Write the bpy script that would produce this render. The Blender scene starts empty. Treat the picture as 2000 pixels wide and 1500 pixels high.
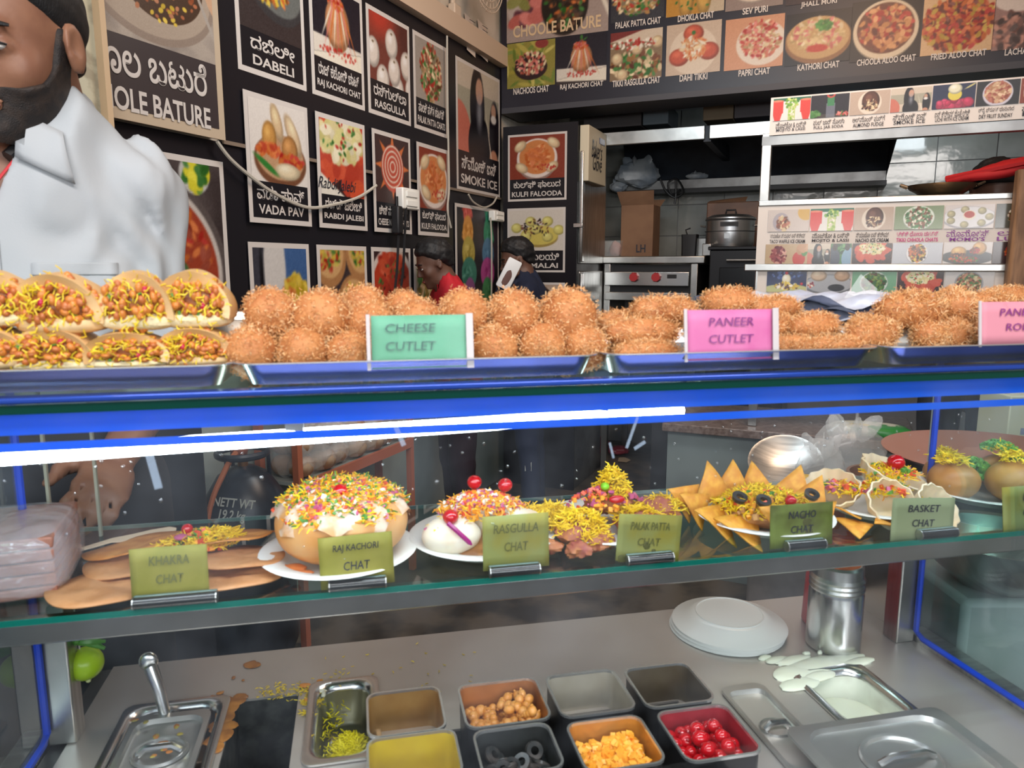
import bpy, math, random
import numpy as np
from mathutils import Vector, Matrix, Euler

SC = bpy.context.scene
C = SC.collection
RG = random.Random(11)
rad = math.radians

# ---------------------------------------------------------------- camera, world, lights, exposure
F = 1430.0                      # focal length in pixels of the 2000 x 1500 frame
PIT = rad(9.14)
CAMZ = 1.3
cd = bpy.data.cameras.new('camera'); cam = bpy.data.objects.new('camera', cd); C.objects.link(cam)
cam.location = (0, 0, CAMZ); cam.rotation_euler = (rad(90) - PIT, 0, 0)
cd.sensor_width = 36; cd.lens = F / 2000 * 36; cd.clip_start = .02; cd.clip_end = 60
cd.dof.use_dof = True; cd.dof.focus_distance = 2.6; cd.dof.aperture_fstop = 12.5
SC.camera = cam
SC.view_settings.view_transform = 'Standard'; SC.view_settings.look = 'None'
SC.view_settings.exposure = 0.0; SC.view_settings.gamma = 1; SC.view_settings.use_curve_mapping = False
SC.cycles.use_denoising = True
SC.cycles.max_bounces = 10; SC.cycles.transparent_max_bounces = 24
SC.cycles.sample_clamp_indirect = 4
SC.cycles.caustics_reflective = False; SC.cycles.caustics_refractive = False
wd = bpy.data.worlds.new('world'); SC.world = wd; wd.use_nodes = True
wd.node_tree.nodes['Background'].inputs[0].default_value = (.80, .86, 1, 1)
wd.node_tree.nodes['Background'].inputs[1].default_value = .28

def light(name, loc, target, size, power, col, size_y=None, kind='AREA'):
    l = bpy.data.lights.new(name, kind); o = bpy.data.objects.new(name, l); C.objects.link(o)
    l.energy = power; l.color = col
    if kind == 'AREA':
        l.shape = 'RECTANGLE'; l.size = size; l.size_y = size_y or size
    else: l.shadow_soft_size = size
    o.location = loc; o.rotation_euler = (Vector(target) - Vector(loc)).to_track_quat('-Z', 'Y').to_euler()
    return o
light('awning_light', (.2, -.15, 2.45), (.1, .9, 1.15), 2.2, 40, (1, .93, .88), .4)
light('street_light_left', (-.9, -1.2, 1.9), (-.5, 1.1, 1.3), 1.2, 6, (.88, .95, 1), .8)
light('street_light_right', (1.2, -1.2, 1.7), (.5, 1.1, 1.1), 1.2, 13, (.95, .97, 1), .8)
light('table_fill_light', (.1, -1.2, 1.5), (.1, 1.0, .78), 2.0, 19, (1, .98, .94), .35)  # added fill that brightens the steel table, no known lamp there
light('room_warm_light', (1.0, 2.1, 2.95), (.2, 3.4, 1.7), .9, 28, (1, .66, .44), .9)
light('kitchen_light', (2.0, 4.2, 2.15), (2.2, 5.0, .9), .7, 7, (.86, .95, 1), .2)
light('aisle_light', (.2, 2.2, 2.6), (.4, 3.4, .3), 1.2, 16, (.85, .95, 1), .3)

# ---------------------------------------------------------------- measuring helpers
cp, sp = math.cos(PIT), math.sin(PIT)
CAM = np.array([0, 0, CAMZ])
def ray(px, py):
    a, b = (px - 1000) / F, (750 - py) / F
    return np.array([a, cp + b * sp, -sp + b * cp])
def onz(px, py, z):
    d = ray(px, py); return CAM + d * (z - CAMZ) / d[2]
def atY(px, py, Y):
    d = ray(px, py); return CAM + d * Y / d[1]
def onpl(px, py, p0, n):
    d = ray(px, py); return CAM + d * (np.dot(np.array(p0) - CAM, n) / np.dot(d, n))
def optd(p): return p[1] * cp - (p[2] - CAMZ) * sp     # distance along the optical axis
# the counter's own frame: u along the counter, v away from the customer
CA = rad(12)
UV_U = np.array([math.cos(CA), math.sin(CA), 0]); UV_V = np.array([-math.sin(CA), math.cos(CA), 0])
C0 = np.array([0, .62, 0])
def cw(u, v, z): return C0 + UV_U * u + UV_V * v + np.array([0, 0, z])
def cuv(p): q = np.array(p) - C0; return float(q @ UV_U), float(q @ UV_V)
def cz(px, py, z): return cuv(onz(px, py, z))
def cv(px, py, v):                                        # on the upright plane at depth v -> u, z
    p = onpl(px, py, cw(0, v, 0), UV_V); return cuv(p)[0], float(p[2])
# the room's frame: a along the back wall, b into the room
RA = rad(-23.2)
W_A = np.array([math.cos(RA), math.sin(RA), 0]); W_B = np.array([-math.sin(RA), math.cos(RA), 0])
K0 = np.array([-.061, 4.39, 0])
def rw(a, b, z): return K0 + W_A * a + W_B * b + np.array([0, 0, z])
def rab(p): q = np.array(p) - K0; return float(q @ W_A), float(q @ W_B)
def rb(px, py, b):                                        # on the plane parallel to the back wall -> a, z
    p = onpl(px, py, rw(0, b, 0), W_B); return rab(p)[0], float(p[2])
def lw(px, py, a=0):                                      # on the left wall -> b, z
    p = onpl(px, py, rw(a, 0, 0), W_A); return rab(p)[1], float(p[2])

# ---------------------------------------------------------------- materials
def lin(c): return tuple((x / 255) ** 2.2 if x > 1 else x for x in c)
MATS = {}
def mat(name, col, rough=.5, metal=0, col2=None, scale=20, sharp=(.4, .6), bump=None, trans=0, em=None, coat=0, sss=0, alpha=1, spec=.5, tex='NOISE', stretch=None, ior=1.45, transl=0):
    if name in MATS: return MATS[name]
    m = bpy.data.materials.new(name); m.use_nodes = True; nt = m.node_tree; b = nt.nodes['Principled BSDF']
    c = (*lin(col), 1) if len(col) == 3 else col
    I = b.inputs
    I['Base Color'].default_value = c; I['Roughness'].default_value = rough; I['Metallic'].default_value = metal
    I['Transmission Weight'].default_value = trans; I['Coat Weight'].default_value = coat; I['Alpha'].default_value = alpha
    I['Specular IOR Level'].default_value = spec; I['IOR'].default_value = ior
    if sss: I['Subsurface Weight'].default_value = sss; I['Subsurface Radius'].default_value = (.02, .01, .005); I['Subsurface Scale'].default_value = .5
    if em: I['Emission Color'].default_value = (*em[0], 1); I['Emission Strength'].default_value = em[1]
    tc = nt.nodes.new('ShaderNodeTexCoord'); mp = nt.nodes.new('ShaderNodeMapping')
    nt.links.new(tc.outputs['Object'], mp.inputs[0])
    if stretch: mp.inputs['Scale'].default_value = stretch
    if col2 is not None:
        n = nt.nodes.new('ShaderNodeTexNoise' if tex == 'NOISE' else 'ShaderNodeTexVoronoi'); n.inputs['Scale'].default_value = scale
        if tex == 'NOISE': n.inputs['Detail'].default_value = 4
        nt.links.new(mp.outputs[0], n.inputs['Vector'])
        r = nt.nodes.new('ShaderNodeMapRange'); r.inputs[1].default_value = sharp[0]; r.inputs[2].default_value = sharp[1]
        nt.links.new(n.outputs[0], r.inputs[0])
        x = nt.nodes.new('ShaderNodeMix'); x.data_type = 'RGBA'
        x.inputs[6].default_value = c; x.inputs[7].default_value = (*lin(col2), 1)
        nt.links.new(r.outputs[0], x.inputs[0]); nt.links.new(x.outputs[2], I['Base Color'])
    if bump:
        n = nt.nodes.new('ShaderNodeTexNoise'); n.inputs['Scale'].default_value = bump[0]; n.inputs['Detail'].default_value = 3
        nt.links.new(mp.outputs[0], n.inputs['Vector'])
        k = nt.nodes.new('ShaderNodeBump'); k.inputs['Strength'].default_value = bump[1]; k.inputs['Distance'].default_value = bump[2] if len(bump) > 2 else .002
        nt.links.new(n.outputs[0], k.inputs['Height']); nt.links.new(k.outputs[0], I['Normal'])
    if transl:
        t = nt.nodes.new('ShaderNodeBsdfTranslucent'); t.inputs[0].default_value = c
        a = nt.nodes.new('ShaderNodeMixShader'); a.inputs[0].default_value = transl
        nt.links.new(b.outputs[0], a.inputs[1]); nt.links.new(t.outputs[0], a.inputs[2])
        nt.links.new(a.outputs[0], nt.nodes['Material Output'].inputs[0])
    MATS[name] = m; return m
def glass(name, tint=(.97, 1, .985), rough=.0, refl=.06, film=0.0):
    m = bpy.data.materials.new(name); m.use_nodes = True; nt = m.node_tree; nt.nodes.clear()
    o = nt.nodes.new('ShaderNodeOutputMaterial'); t = nt.nodes.new('ShaderNodeBsdfTransparent'); g = nt.nodes.new('ShaderNodeBsdfGlossy')
    t.inputs[0].default_value = (*tint, 1); g.inputs['Roughness'].default_value = rough
    fr = nt.nodes.new('ShaderNodeFresnel'); fr.inputs[0].default_value = 1.45
    ml = nt.nodes.new('ShaderNodeMath'); ml.operation = 'MULTIPLY'; ml.inputs[1].default_value = refl / .035 * .6
    x = nt.nodes.new('ShaderNodeMixShader'); nt.links.new(fr.outputs[0], ml.inputs[0]); nt.links.new(ml.outputs[0], x.inputs[0])
    ge = nt.nodes.new('ShaderNodeNewGeometry'); iv = nt.nodes.new('ShaderNodeMath'); iv.operation = 'SUBTRACT'; iv.inputs[0].default_value = 1
    nt.links.new(ge.outputs['Backfacing'], iv.inputs[1]); m2 = nt.nodes.new('ShaderNodeMath'); m2.operation = 'MULTIPLY'; m2.use_clamp = True
    nt.links.new(ml.outputs[0], m2.inputs[0]); nt.links.new(iv.outputs[0], m2.inputs[1]); nt.links.new(m2.outputs[0], x.inputs[0])
    nt.links.new(t.outputs[0], x.inputs[1]); nt.links.new(g.outputs[0], x.inputs[2])
    last = x
    if film:
        d = nt.nodes.new('ShaderNodeBsdfDiffuse'); d.inputs[0].default_value = (.75, .85, 1, 1)
        tc = nt.nodes.new('ShaderNodeTexCoord'); n = nt.nodes.new('ShaderNodeTexNoise'); n.inputs['Scale'].default_value = 9; n.inputs['Detail'].default_value = 5
        nt.links.new(tc.outputs['Object'], n.inputs[0]); r = nt.nodes.new('ShaderNodeMapRange'); r.inputs[1].default_value = .4; r.inputs[2].default_value = .8; r.inputs[4].default_value = film
        nt.links.new(n.outputs[0], r.inputs[0]); y = nt.nodes.new('ShaderNodeMixShader'); nt.links.new(r.outputs[0], y.inputs[0])
        nt.links.new(x.outputs[0], y.inputs[1]); nt.links.new(d.outputs[0], y.inputs[2]); last = y
    nt.links.new(last.outputs[0], o.inputs[0]); MATS[name] = m; return m
def vcol_mat(name, rough=.38, spec=.4):
    m = bpy.data.materials.new(name); m.use_nodes = True; nt = m.node_tree; b = nt.nodes['Principled BSDF']
    a = nt.nodes.new('ShaderNodeAttribute'); a.attribute_name = 'Col'
    nt.links.new(a.outputs['Color'], b.inputs['Base Color']); b.inputs['Roughness'].default_value = rough; b.inputs['Specular IOR Level'].default_value = spec
    MATS[name] = m; return m

# ---------------------------------------------------------------- mesh builder
def fn(P, freq, seed, oc=5):
    r = np.random.RandomState(seed); s = 0
    for i in range(oc * 3):
        k = r.normal(size=3); k /= np.linalg.norm(k); k *= freq * (1 + 1.2 * (i // 3))
        s = s + np.sin(P @ k + r.uniform(0, 6.28)) / (1 + .8 * (i // 3))
    return s / (oc * 1.1)
def rot(ax, ang): return np.array(Matrix.Rotation(ang, 3, ax))
class B:
    def __init__(s): s.v = []; s.f = []; s.m = []; s.n = 0
    def add(s, v, f, mi=0, T=None, o=None):
        v = np.asarray(v, float).reshape(-1, 3)
        if T is not None: v = v @ np.asarray(T).T
        if o is not None: v = v + np.asarray(o, float)
        s.v.append(v); n = s.n
        s.f += [tuple(int(i) + n for i in q) for q in f]; s.m += [mi] * len(f); s.n += len(v); return s
    def box(s, c, d, mi=0, T=None):
        x, y, z = (np.array(d) / 2)
        v = [(-x, -y, -z), (x, -y, -z), (x, y, -z), (-x, y, -z), (-x, -y, z), (x, -y, z), (x, y, z), (-x, y, z)]
        return s.add(v, [(0, 3, 2, 1), (4, 5, 6, 7), (0, 1, 5, 4), (1, 2, 6, 5), (2, 3, 7, 6), (3, 0, 4, 7)], mi, T, c)
    def bx(s, x0, x1, y0, y1, z0, z1, mi=0):
        return s.box(((x0 + x1) / 2, (y0 + y1) / 2, (z0 + z1) / 2), (abs(x1 - x0), abs(y1 - y0), abs(z1 - z0)), mi)
    def tube(s, pts, r, n=8, mi=0, cap=True):
        P = [Vector(p) for p in pts]; rr = r if hasattr(r, '__len__') else [r] * len(P)
        V = []; up = None
        for i, p in enumerate(P):
            d = (P[min(i + 1, len(P) - 1)] - P[max(i - 1, 0)]).normalized()
            if up is None: up = d.orthogonal().normalized()
            up = (up - d * up.dot(d)).normalized(); w = d.cross(up)
            for k in range(n):
                a = 2 * math.pi * k / n; V.append(p + (up * math.cos(a) + w * math.sin(a)) * rr[i])
        Fs = [(i * n + k, i * n + (k + 1) % n, (i + 1) * n + (k + 1) % n, (i + 1) * n + k) for i in range(len(P) - 1) for k in range(n)]
        if cap: Fs += [tuple(range(n))[::-1], tuple((len(P) - 1) * n + k for k in range(n))]
        return s.add([tuple(v) for v in V], Fs, mi)
    def cyl(s, a, b, r0, r1=None, n=20, mi=0): return s.tube([a, b], [r0, r0 if r1 is None else r1], n, mi)
    def lathe(s, prof, o=(0, 0, 0), n=28, mi=0, T=None, sq=(1, 1)):
        V = []; Fs = []; ids = []
        for r, z in prof:
            if r < 1e-6: ids.append([len(V)]); V.append((0, 0, z))
            else:
                ids.append(list(range(len(V), len(V) + n)))
                V += [(r * sq[0] * math.cos(2 * math.pi * k / n), r * sq[1] * math.sin(2 * math.pi * k / n), z) for k in range(n)]
        for A, D in zip(ids, ids[1:]):
            for k in range(n):
                q = (k + 1) % n
                if len(A) == 1 and len(D) == 1: continue
                if len(A) == 1: Fs.append((A[0], D[q], D[k]))
                elif len(D) == 1: Fs.append((A[k], A[q], D[0]))
                else: Fs.append((A[k], A[q], D[q], D[k]))
        return s.add(V, Fs, mi, T, o)
    def loft(s, loops, mi=0, cap0=True, cap1=True, mis=None):
        n = len(loops[0]); V = [p for L in loops for p in L]; base = s.n
        for i in range(len(loops) - 1):
            fs = [(i * n + k, i * n + (k + 1) % n, (i + 1) * n + (k + 1) % n, (i + 1) * n + k) for k in range(n)]
            if i == 0: s.add(V, fs, mis[0] if mis else mi)
            else:
                s.f += [tuple(j + base for j in q) for q in fs]; s.m += [mis[i] if mis else mi] * n
        if cap0: s.f.append(tuple(base + k for k in range(n))[::-1]); s.m.append(mis[0] if mis else mi)
        if cap1: s.f.append(tuple(base + (len(loops) - 1) * n + k for k in range(n))); s.m.append(mis[-1] if mis else mi)
        return s
    def lump(s, c, r, amp=.0, freq=3, seed=0, n=20, m=12, mi=0, T=None, pw=1):
        th = np.linspace(0, math.pi, m + 1); V = []
        for i in range(m + 1):
            for k in range(n):
                V.append((math.sin(th[i]) * math.cos(2 * math.pi * k / n), math.sin(th[i]) * math.sin(2 * math.pi * k / n), math.cos(th[i])))
                if i in (0, m): break
        V = np.array(V)
        if pw != 1: V = np.sign(V) * np.abs(V) ** pw
        if amp: V = V * (1 + amp * fn(V, freq, seed)[:, None])
        V = V * np.array(r if hasattr(r, '__len__') else (r, r, r))
        Fs = [(0, 1 + k, 1 + (k + 1) % n) for k in range(n)]
        for i in range(m - 2):
            a = 1 + i * n
            Fs += [(a + k, a + n + k, a + n + (k + 1) % n, a + (k + 1) % n) for k in range(n)]
        a = 1 + (m - 2) * n
        Fs += [(a + k, len(V) - 1, a + (k + 1) % n) for k in range(n)]
        return s.add(V, Fs, mi, T, c)
    def strand(s, p, d, L, w, mi=0, bend=.3, rg=RG):
        p = np.array(p); d = np.array(d) / (np.linalg.norm(d) + 1e-9)
        k = np.array([rg.uniform(-1, 1) for _ in range(3)]); k -= d * (k @ d); k /= np.linalg.norm(k) + 1e-9; q = np.cross(d, k)
        V = []
        for t in (0, .5, 1):
            c = p + d * L * t + k * L * bend * (t * (1 - t) * 2)
            for a in (0, 2.09, 4.19): V.append(c + (k * math.cos(a) + q * math.sin(a)) * w * (1 if t == .5 else .7))
        return s.add(V, [(0, 1, 4, 3), (1, 2, 5, 4), (2, 0, 3, 5), (3, 4, 7, 6), (4, 5, 8, 7), (5, 3, 6, 8), (0, 2, 1), (6, 7, 8)], mi)
    def mesh(s, name, mats, sharp=40, smooth=True):
        me = bpy.data.meshes.new(name); me.from_pydata(np.concatenate(s.v).tolist() if s.v else [], [], s.f)
        for m in (mats if isinstance(mats, (list, tuple)) else [mats]): me.materials.append(m)
        me.polygons.foreach_set('material_index', s.m)
        if smooth:
            me.polygons.foreach_set('use_smooth', [True] * len(s.f))
            me.set_sharp_from_angle(angle=rad(sharp))
        me.update(); return me
    def obj(s, name, mats, parent=None, loc=(0, 0, 0), rz=0, bev=0, sharp=40, smooth=True, seg=2):
        o = bpy.data.objects.new(name, s.mesh(name, mats, sharp, smooth)); C.objects.link(o)
        o.location = loc; o.rotation_euler = (0, 0, rz) if not hasattr(rz, '__len__') else rz
        if parent: o.parent = parent
        if bev:
            md = o.modifiers.new('bevel', 'BEVEL'); md.width = bev; md.segments = seg; md.limit_method = 'ANGLE'; md.angle_limit = rad(35)
        return o
def rr(w, d, r, z, n=4, cx=0, cy=0):
    P = []
    for qx, qy, a0 in ((1, 1, 0), (-1, 1, 90), (-1, -1, 180), (1, -1, 270)):
        for k in range(n + 1):
            a = rad(a0 + 90 * k / n); P.append((cx + qx * (w / 2 - r) + r * math.cos(a), cy + qy * (d / 2 - r) + r * math.sin(a), z))
    return P
LABELS = set()
def tag(o, label=None, cat=None, group=None, kind=None):
    if label: o['label'] = label
    if cat: o['category'] = cat
    if group: o['group'] = group
    if kind: o['kind'] = kind
    return o
def thing(name, label, cat, loc=(0, 0, 0), rz=0, group=None):
    o = bpy.data.objects.new(name, None); C.objects.link(o); o.empty_display_size = .05
    o.location = loc; o.rotation_euler = (0, 0, rz) if not hasattr(rz, '__len__') else rz
    return tag(o, label, cat, group)
def dup(root, loc, rz, label=None, group=None, sc=None):
    r = root.copy(); C.objects.link(r); r.location = loc
    r.rotation_euler = (0, 0, rz) if not hasattr(rz, '__len__') else rz
    if sc: r.scale = (sc,) * 3 if not hasattr(sc, '__len__') else sc
    if label: r['label'] = label
    if group: r['group'] = group
    for ch in list(root.children):
        c = ch.copy(); C.objects.link(c); c.parent = r
        for g in ch.children: d = g.copy(); C.objects.link(d); d.parent = c
    return r
def stuff(o, label=None, cat=None): o['kind'] = 'stuff'; return tag(o, label, cat)
def struct(o): o['kind'] = 'structure'; return o
TEXTS = []
def text(parent, body, x, z, w, h, m, y=-.003, bold=.022, kn=False, shear=0, name='lettering', rx=90, rzz=0):
    c = bpy.data.curves.new(name, 'FONT'); c.body = body; c.resolution_u = 2 if h < .03 else 4; c.size = 1
    c.align_x = 'CENTER'; c.space_line = .95
    if kn: c.bevel_depth = .022 if h > .03 else .0; c.bevel_resolution = 0
    else: c.offset = bold
    c.shear = shear
    c.materials.append(m); o = bpy.data.objects.new(name, c); C.objects.link(o)
    if parent: o.parent = parent
    o.location = (x, y, z); o.rotation_euler = (rad(rx), 0, rad(rzz)); TEXTS.append((o, w, h)); return o
def fit_texts():
    bpy.context.view_layer.update(); NEW = []
    for o, w, h in TEXTS:
        dx, dy = o.dimensions.x / o.scale[0], o.dimensions.y / o.scale[1]
        bb = o.bound_box; cx = (bb[0][0] + bb[6][0]) / 2; cy = (bb[0][1] + bb[6][1]) / 2
        sx, sy = w / max(dx, .01), h / max(dy, .01)
        o.scale = (sx, sy, min(sx, sy) * .1)
        M = o.rotation_euler.to_matrix(); o.location = Vector(o.location) - M @ Vector((cx * sx, cy * sy, 0))
    bpy.context.view_layer.update(); dg = bpy.context.evaluated_depsgraph_get()
    for o, w, h in TEXTS:                      # flat lettering becomes plain mesh
        me = bpy.data.meshes.new_from_object(o.evaluated_get(dg)); n = bpy.data.objects.new('lettering', me); C.objects.link(n)
        n.parent = o.parent; n.location = o.location; n.rotation_euler = o.rotation_euler; n.scale = o.scale; NEW.append(o)
    for o in NEW: c = o.data; bpy.data.objects.remove(o); bpy.data.curves.remove(c)
# ---- surface of an implicit body (one continuous skin)
def smin(a, b, k):
    h = np.clip(.5 + .5 * (b - a) / k, 0, 1); return b * (1 - h) + a * h - k * h * (1 - h)
def smax(a, b, k): return -smin(-a, -b, k)
def ell(P, c, r, T=None):
    q = P - np.array(c)
    if T is not None: q = q @ np.asarray(T)
    r = np.array(r); k0 = np.linalg.norm(q / r, axis=-1); k1 = np.linalg.norm(q / (r * r), axis=-1)
    return k0 * (k0 - 1) / (k1 + 1e-9)
def cap(P, a, b, r0, r1=None):
    a = np.array(a, float); b = np.array(b, float); r1 = r0 if r1 is None else r1
    d = b - a; t = np.clip(((P - a) @ d) / (d @ d), 0, 1)
    return np.linalg.norm(P - a - t[..., None] * d, axis=-1) - (r0 + (r1 - r0) * t)
def surfnet(f, lo, hi, h):
    ax = [np.arange(lo[i], hi[i] + h, h) for i in range(3)] if lo is not None else hi
    G = np.stack(np.meshgrid(*ax, indexing='ij'), -1); V = f(G); S = V < 0
    n = np.array(V.shape) - 1
    acc = np.zeros((*n, 3)); cnt = np.zeros(n)
    def sl(o): return tuple(slice(o[i], o[i] + n[i]) for i in range(3))
    for axi in range(3):
        for o in [(a, b) for a in (0, 1) for b in (0, 1)]:
            o0 = list(o); o0.insert(axi, 0); o1 = list(o); o1.insert(axi, 1)
            v0, v1 = V[sl(o0)], V[sl(o1)]; cr = (v0 < 0) != (v1 < 0)
            t = np.where(cr, v0 / np.where(cr, v0 - v1, 1), 0)
            p = np.broadcast_to(np.array(o0, float), (*n, 3)).copy(); p[..., axi] += t
            acc += p * cr[..., None]; cnt += cr
    m = cnt > 0; idx = -np.ones(n, int); idx[m] = np.arange(m.sum())
    I = np.stack(np.nonzero(m), -1); G2 = I + acc[m] / cnt[m][:, None]
    verts = np.stack([np.interp(G2[:, i], np.arange(len(ax[i])), ax[i]) for i in range(3)], -1)
    Fc = []
    for axi in range(3):
        a, b = [i for i in range(3) if i != axi]
        s0 = [slice(1, -1)] * 3; s0[axi] = slice(0, -1); s1 = list(s0); s1[axi] = slice(1, None)
        A, D = S[tuple(s0)], S[tuple(s1)]; e = np.stack(np.nonzero(A != D), -1)
        if not len(e): continue
        fl = A[tuple(e.T)]; e = e.copy(); e[:, a] += 1; e[:, b] += 1
        def cell(da, db):
            q = e.copy(); q[:, a] -= da; q[:, b] -= db; return idx[q[:, 0], q[:, 1], q[:, 2]]
        Q = np.stack([cell(1, 1), cell(0, 1), cell(0, 0), cell(1, 0)], -1)
        if axi == 1: fl = ~fl
        Q[~fl] = Q[~fl][:, ::-1]; Fc.append(Q)
    Q = np.concatenate(Fc); Q = Q[(Q >= 0).all(1)]
    return verts, Q
def sdf_obj(name, f, lo, hi, h, m, parent=None, loc=(0, 0, 0), rz=0, sm=1):
    v, q = surfnet(f, lo, hi, h)
    b = B(); b.add(v, q.tolist()); o = b.obj(name, m, parent, loc, rz, sharp=180)
    if sm: md = o.modifiers.new('smooth', 'SMOOTH'); md.factor = .5; md.iterations = sm
    return o

# ---------------------------------------------------------------- shared materials
STEEL = mat('brushed_steel', (.56, .56, .54), .3, 1, col2=(.40, .40, .39), scale=6, stretch=(1, 14, 1), bump=(60, .08))
STEEL_D = mat('dull_steel', (.32, .33, .33), .42, 1, col2=(.20, .2, .2), scale=5, bump=(40, .1))
STEEL_T = mat('table_steel', (.60, .57, .53), .34, .62, col2=(.50, .46, .43), scale=4, sharp=(.35, .65), bump=(90, .06))
STEEL_P = mat('polished_steel', (.66, .66, .65), .22, 1)
STEEL_L = mat('lid_steel', (.60, .60, .58), .30, .85, col2=(.50, .50, .49), scale=8)
CHROME_RIM = mat('rim_steel', (.75, .76, .76), .25, .9)
BLACK = mat('black_paint', (.012, .012, .014), .45)
DARK = mat('dark_grime', (.03, .032, .034), .6, col2=(.06, .055, .05), scale=12)
VINYL = mat('black_vinyl', (.010, .009, .012), .33, spec=.35)
WHITE_P = mat('print_white', (.55, .51, .48), .4)
WHITE_K = mat('print_cream', (.62, .56, .51), .4)
INK = mat('dark_ink', (.02, .02, .03), .5)
INK_M = mat('magenta_ink', (.55, .03, .22), .5)
INK_V = mat('violet_ink', (.25, .06, .30), .5)
CREAM_W = mat('cream_wall_paint', (.58, .52, .44), .7, col2=(.42, .37, .30), scale=5, bump=(30, .2))
PALE_W = mat('pale_green_wall', (.36, .42, .40), .6, col2=(.28, .33, .32), scale=3)
WOOD = mat('wood', (.30, .16, .08), .6, col2=(.14, .07, .035), scale=5, stretch=(8, 8, 1))
CARDB = mat('cardboard', (.27, .15, .085), .75, col2=(.22, .12, .07), scale=6)
CABLE_W = mat('pale_cable', (.45, .42, .36), .5)
PLAST_W = mat('white_plastic', (.78, .78, .74), .35)
PRINT = vcol_mat('printed_picture')

# ---------------------------------------------------------------- flat printed pictures (colour on a fine grid)
class Pic:
    def __init__(s, w, h, bg, n=78, seed=1, zoom=1.2):
        s.A = w / h; s.w, s.h = w, h
        ny = n; nx = max(8, int(n * s.A)); s.nx, s.ny = nx, ny
        s.X, s.Y = np.meshgrid(np.linspace(0, s.A, nx), np.linspace(0, 1, ny)); s.X0, s.Y0 = s.X, s.Y; s.X = (s.X - s.A / 2) / zoom + s.A / 2; s.Y = (s.Y - .5) / zoom + .5
        s.c = np.zeros((ny, nx, 3)) + np.array(bg, float); s.e = 1.2 / n; s.r = np.random.RandomState(seed)
    def mix(s, a, col): s.c = s.c * (1 - a[..., None]) + np.array(col, float) * a[..., None]; return s
    def ell(s, x, y, rx, ry, col, an=0, al=1, soft=1):
        x *= s.A; c, d = math.cos(an), math.sin(an); q = ((s.X - x) * c + (s.Y - y) * d) / rx; t = (-(s.X - x) * d + (s.Y - y) * c) / ry
        R = np.sqrt(q * q + t * t); return s.mix(np.clip((1 - R) * min(rx, ry) / (s.e * soft) + .5, 0, 1) * al, col)
    def orb(s, x, y, rx, ry, col, an=0):
        c = np.array(col, float); s.ell(x, y, rx, ry, c * .72, an); s.ell(x - rx * .08 / s.A, y + ry * .1, rx * .85, ry * .82, c, an, 1, 2.5)
        return s.ell(x - rx * .25 / s.A, y + ry * .35, rx * .35, ry * .3, np.minimum(c * 1.25 + 20, 255), an, .6, 3)
    def ring(s, x, y, rx, ry, t, col, an=0):
        x *= s.A; c, d = math.cos(an), math.sin(an); q = ((s.X - x) * c + (s.Y - y) * d) / rx; u = (-(s.X - x) * d + (s.Y - y) * c) / ry
        R = np.abs(np.sqrt(q * q + u * u) - 1) * min(rx, ry); return s.mix(np.clip((t - R) / s.e + .5, 0, 1), col)
    def rect(s, x0, y0, x1, y1, col, al=1):
        m = (s.X >= x0 * s.A) & (s.X <= x1 * s.A) & (s.Y >= y0) & (s.Y <= y1); return s.mix(m * float(al), col)
    def tri(s, pts, col):
        m = np.ones_like(s.X); P = [(x * s.A, y) for x, y in pts]
        sg = np.sign((P[1][0] - P[0][0]) * (P[2][1] - P[0][1]) - (P[1][1] - P[0][1]) * (P[2][0] - P[0][0]))
        for i in range(3):
            a, b = P[i], P[(i + 1) % 3]; L = math.hypot(b[0] - a[0], b[1] - a[1])
            dd = ((b[0] - a[0]) * (s.Y - a[1]) - (b[1] - a[1]) * (s.X - a[0])) * sg / L; m = np.minimum(m, np.clip(dd / s.e + .5, 0, 1))
        return s.mix(m, col)
    def bits(s, x, y, rx, ry, n, sz, cols, el=1.6, jit=22, orb=False):
        if sz < .07: n = int(n * 1.7); sz *= .85
        for i in range(n):
            a = s.r.uniform(0, 6.28); q = math.sqrt(s.r.uniform(0, 1)); c = np.clip(np.array(cols[s.r.randint(len(cols))], float) + s.r.uniform(-jit, jit), 0, 255)
            z = sz * s.r.uniform(.7, 1.3)
            (s.orb if orb else s.ell)(x + q * rx * math.cos(a) / s.A, y + q * ry * math.sin(a), z * el, z, c, s.r.uniform(0, 3.1))
        return s
    def grain(s, a): s.c = s.c + s.r.uniform(-a, a, s.X.shape)[..., None]; return s
    def blot(s, col, al, fr=6, seed=3):
        P = np.stack([s.X, s.Y, s.X * 0], -1).reshape(-1, 3); m = np.clip(fn(P, fr, seed).reshape(s.X.shape) * 1.2 + .4, 0, 1) * al
        return s.mix(m, col)
    def put(s, parent, x0, z0, y=-.002, name='picture', m=None):
        V = np.stack([s.X0 / s.A * s.w + x0, np.full_like(s.X, y), s.Y0 * s.h + z0], -1).reshape(-1, 3)
        i = np.arange((s.ny - 1) * s.nx).reshape(s.ny - 1, s.nx)[:, :-1].ravel()
        Q = np.stack([i, i + 1, i + s.nx + 1, i + s.nx], -1)
        me = bpy.data.meshes.new(name); me.from_pydata(V.tolist(), [], Q.tolist())
        ca = me.color_attributes.new('Col', 'FLOAT_COLOR', 'POINT'); g = s.c.mean(-1, keepdims=True); c = np.clip((s.c * .86 + g * .10) / 255, 0, 1) ** 2.2 * .85
        ca.data.foreach_set('color', np.concatenate([c.reshape(-1, 3), np.ones((c.size // 3, 1))], 1).ravel().astype(np.float32))
        me.materials.append(m or PRINT); o = bpy.data.objects.new(name, me); C.objects.link(o); o.parent = parent; return o
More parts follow.
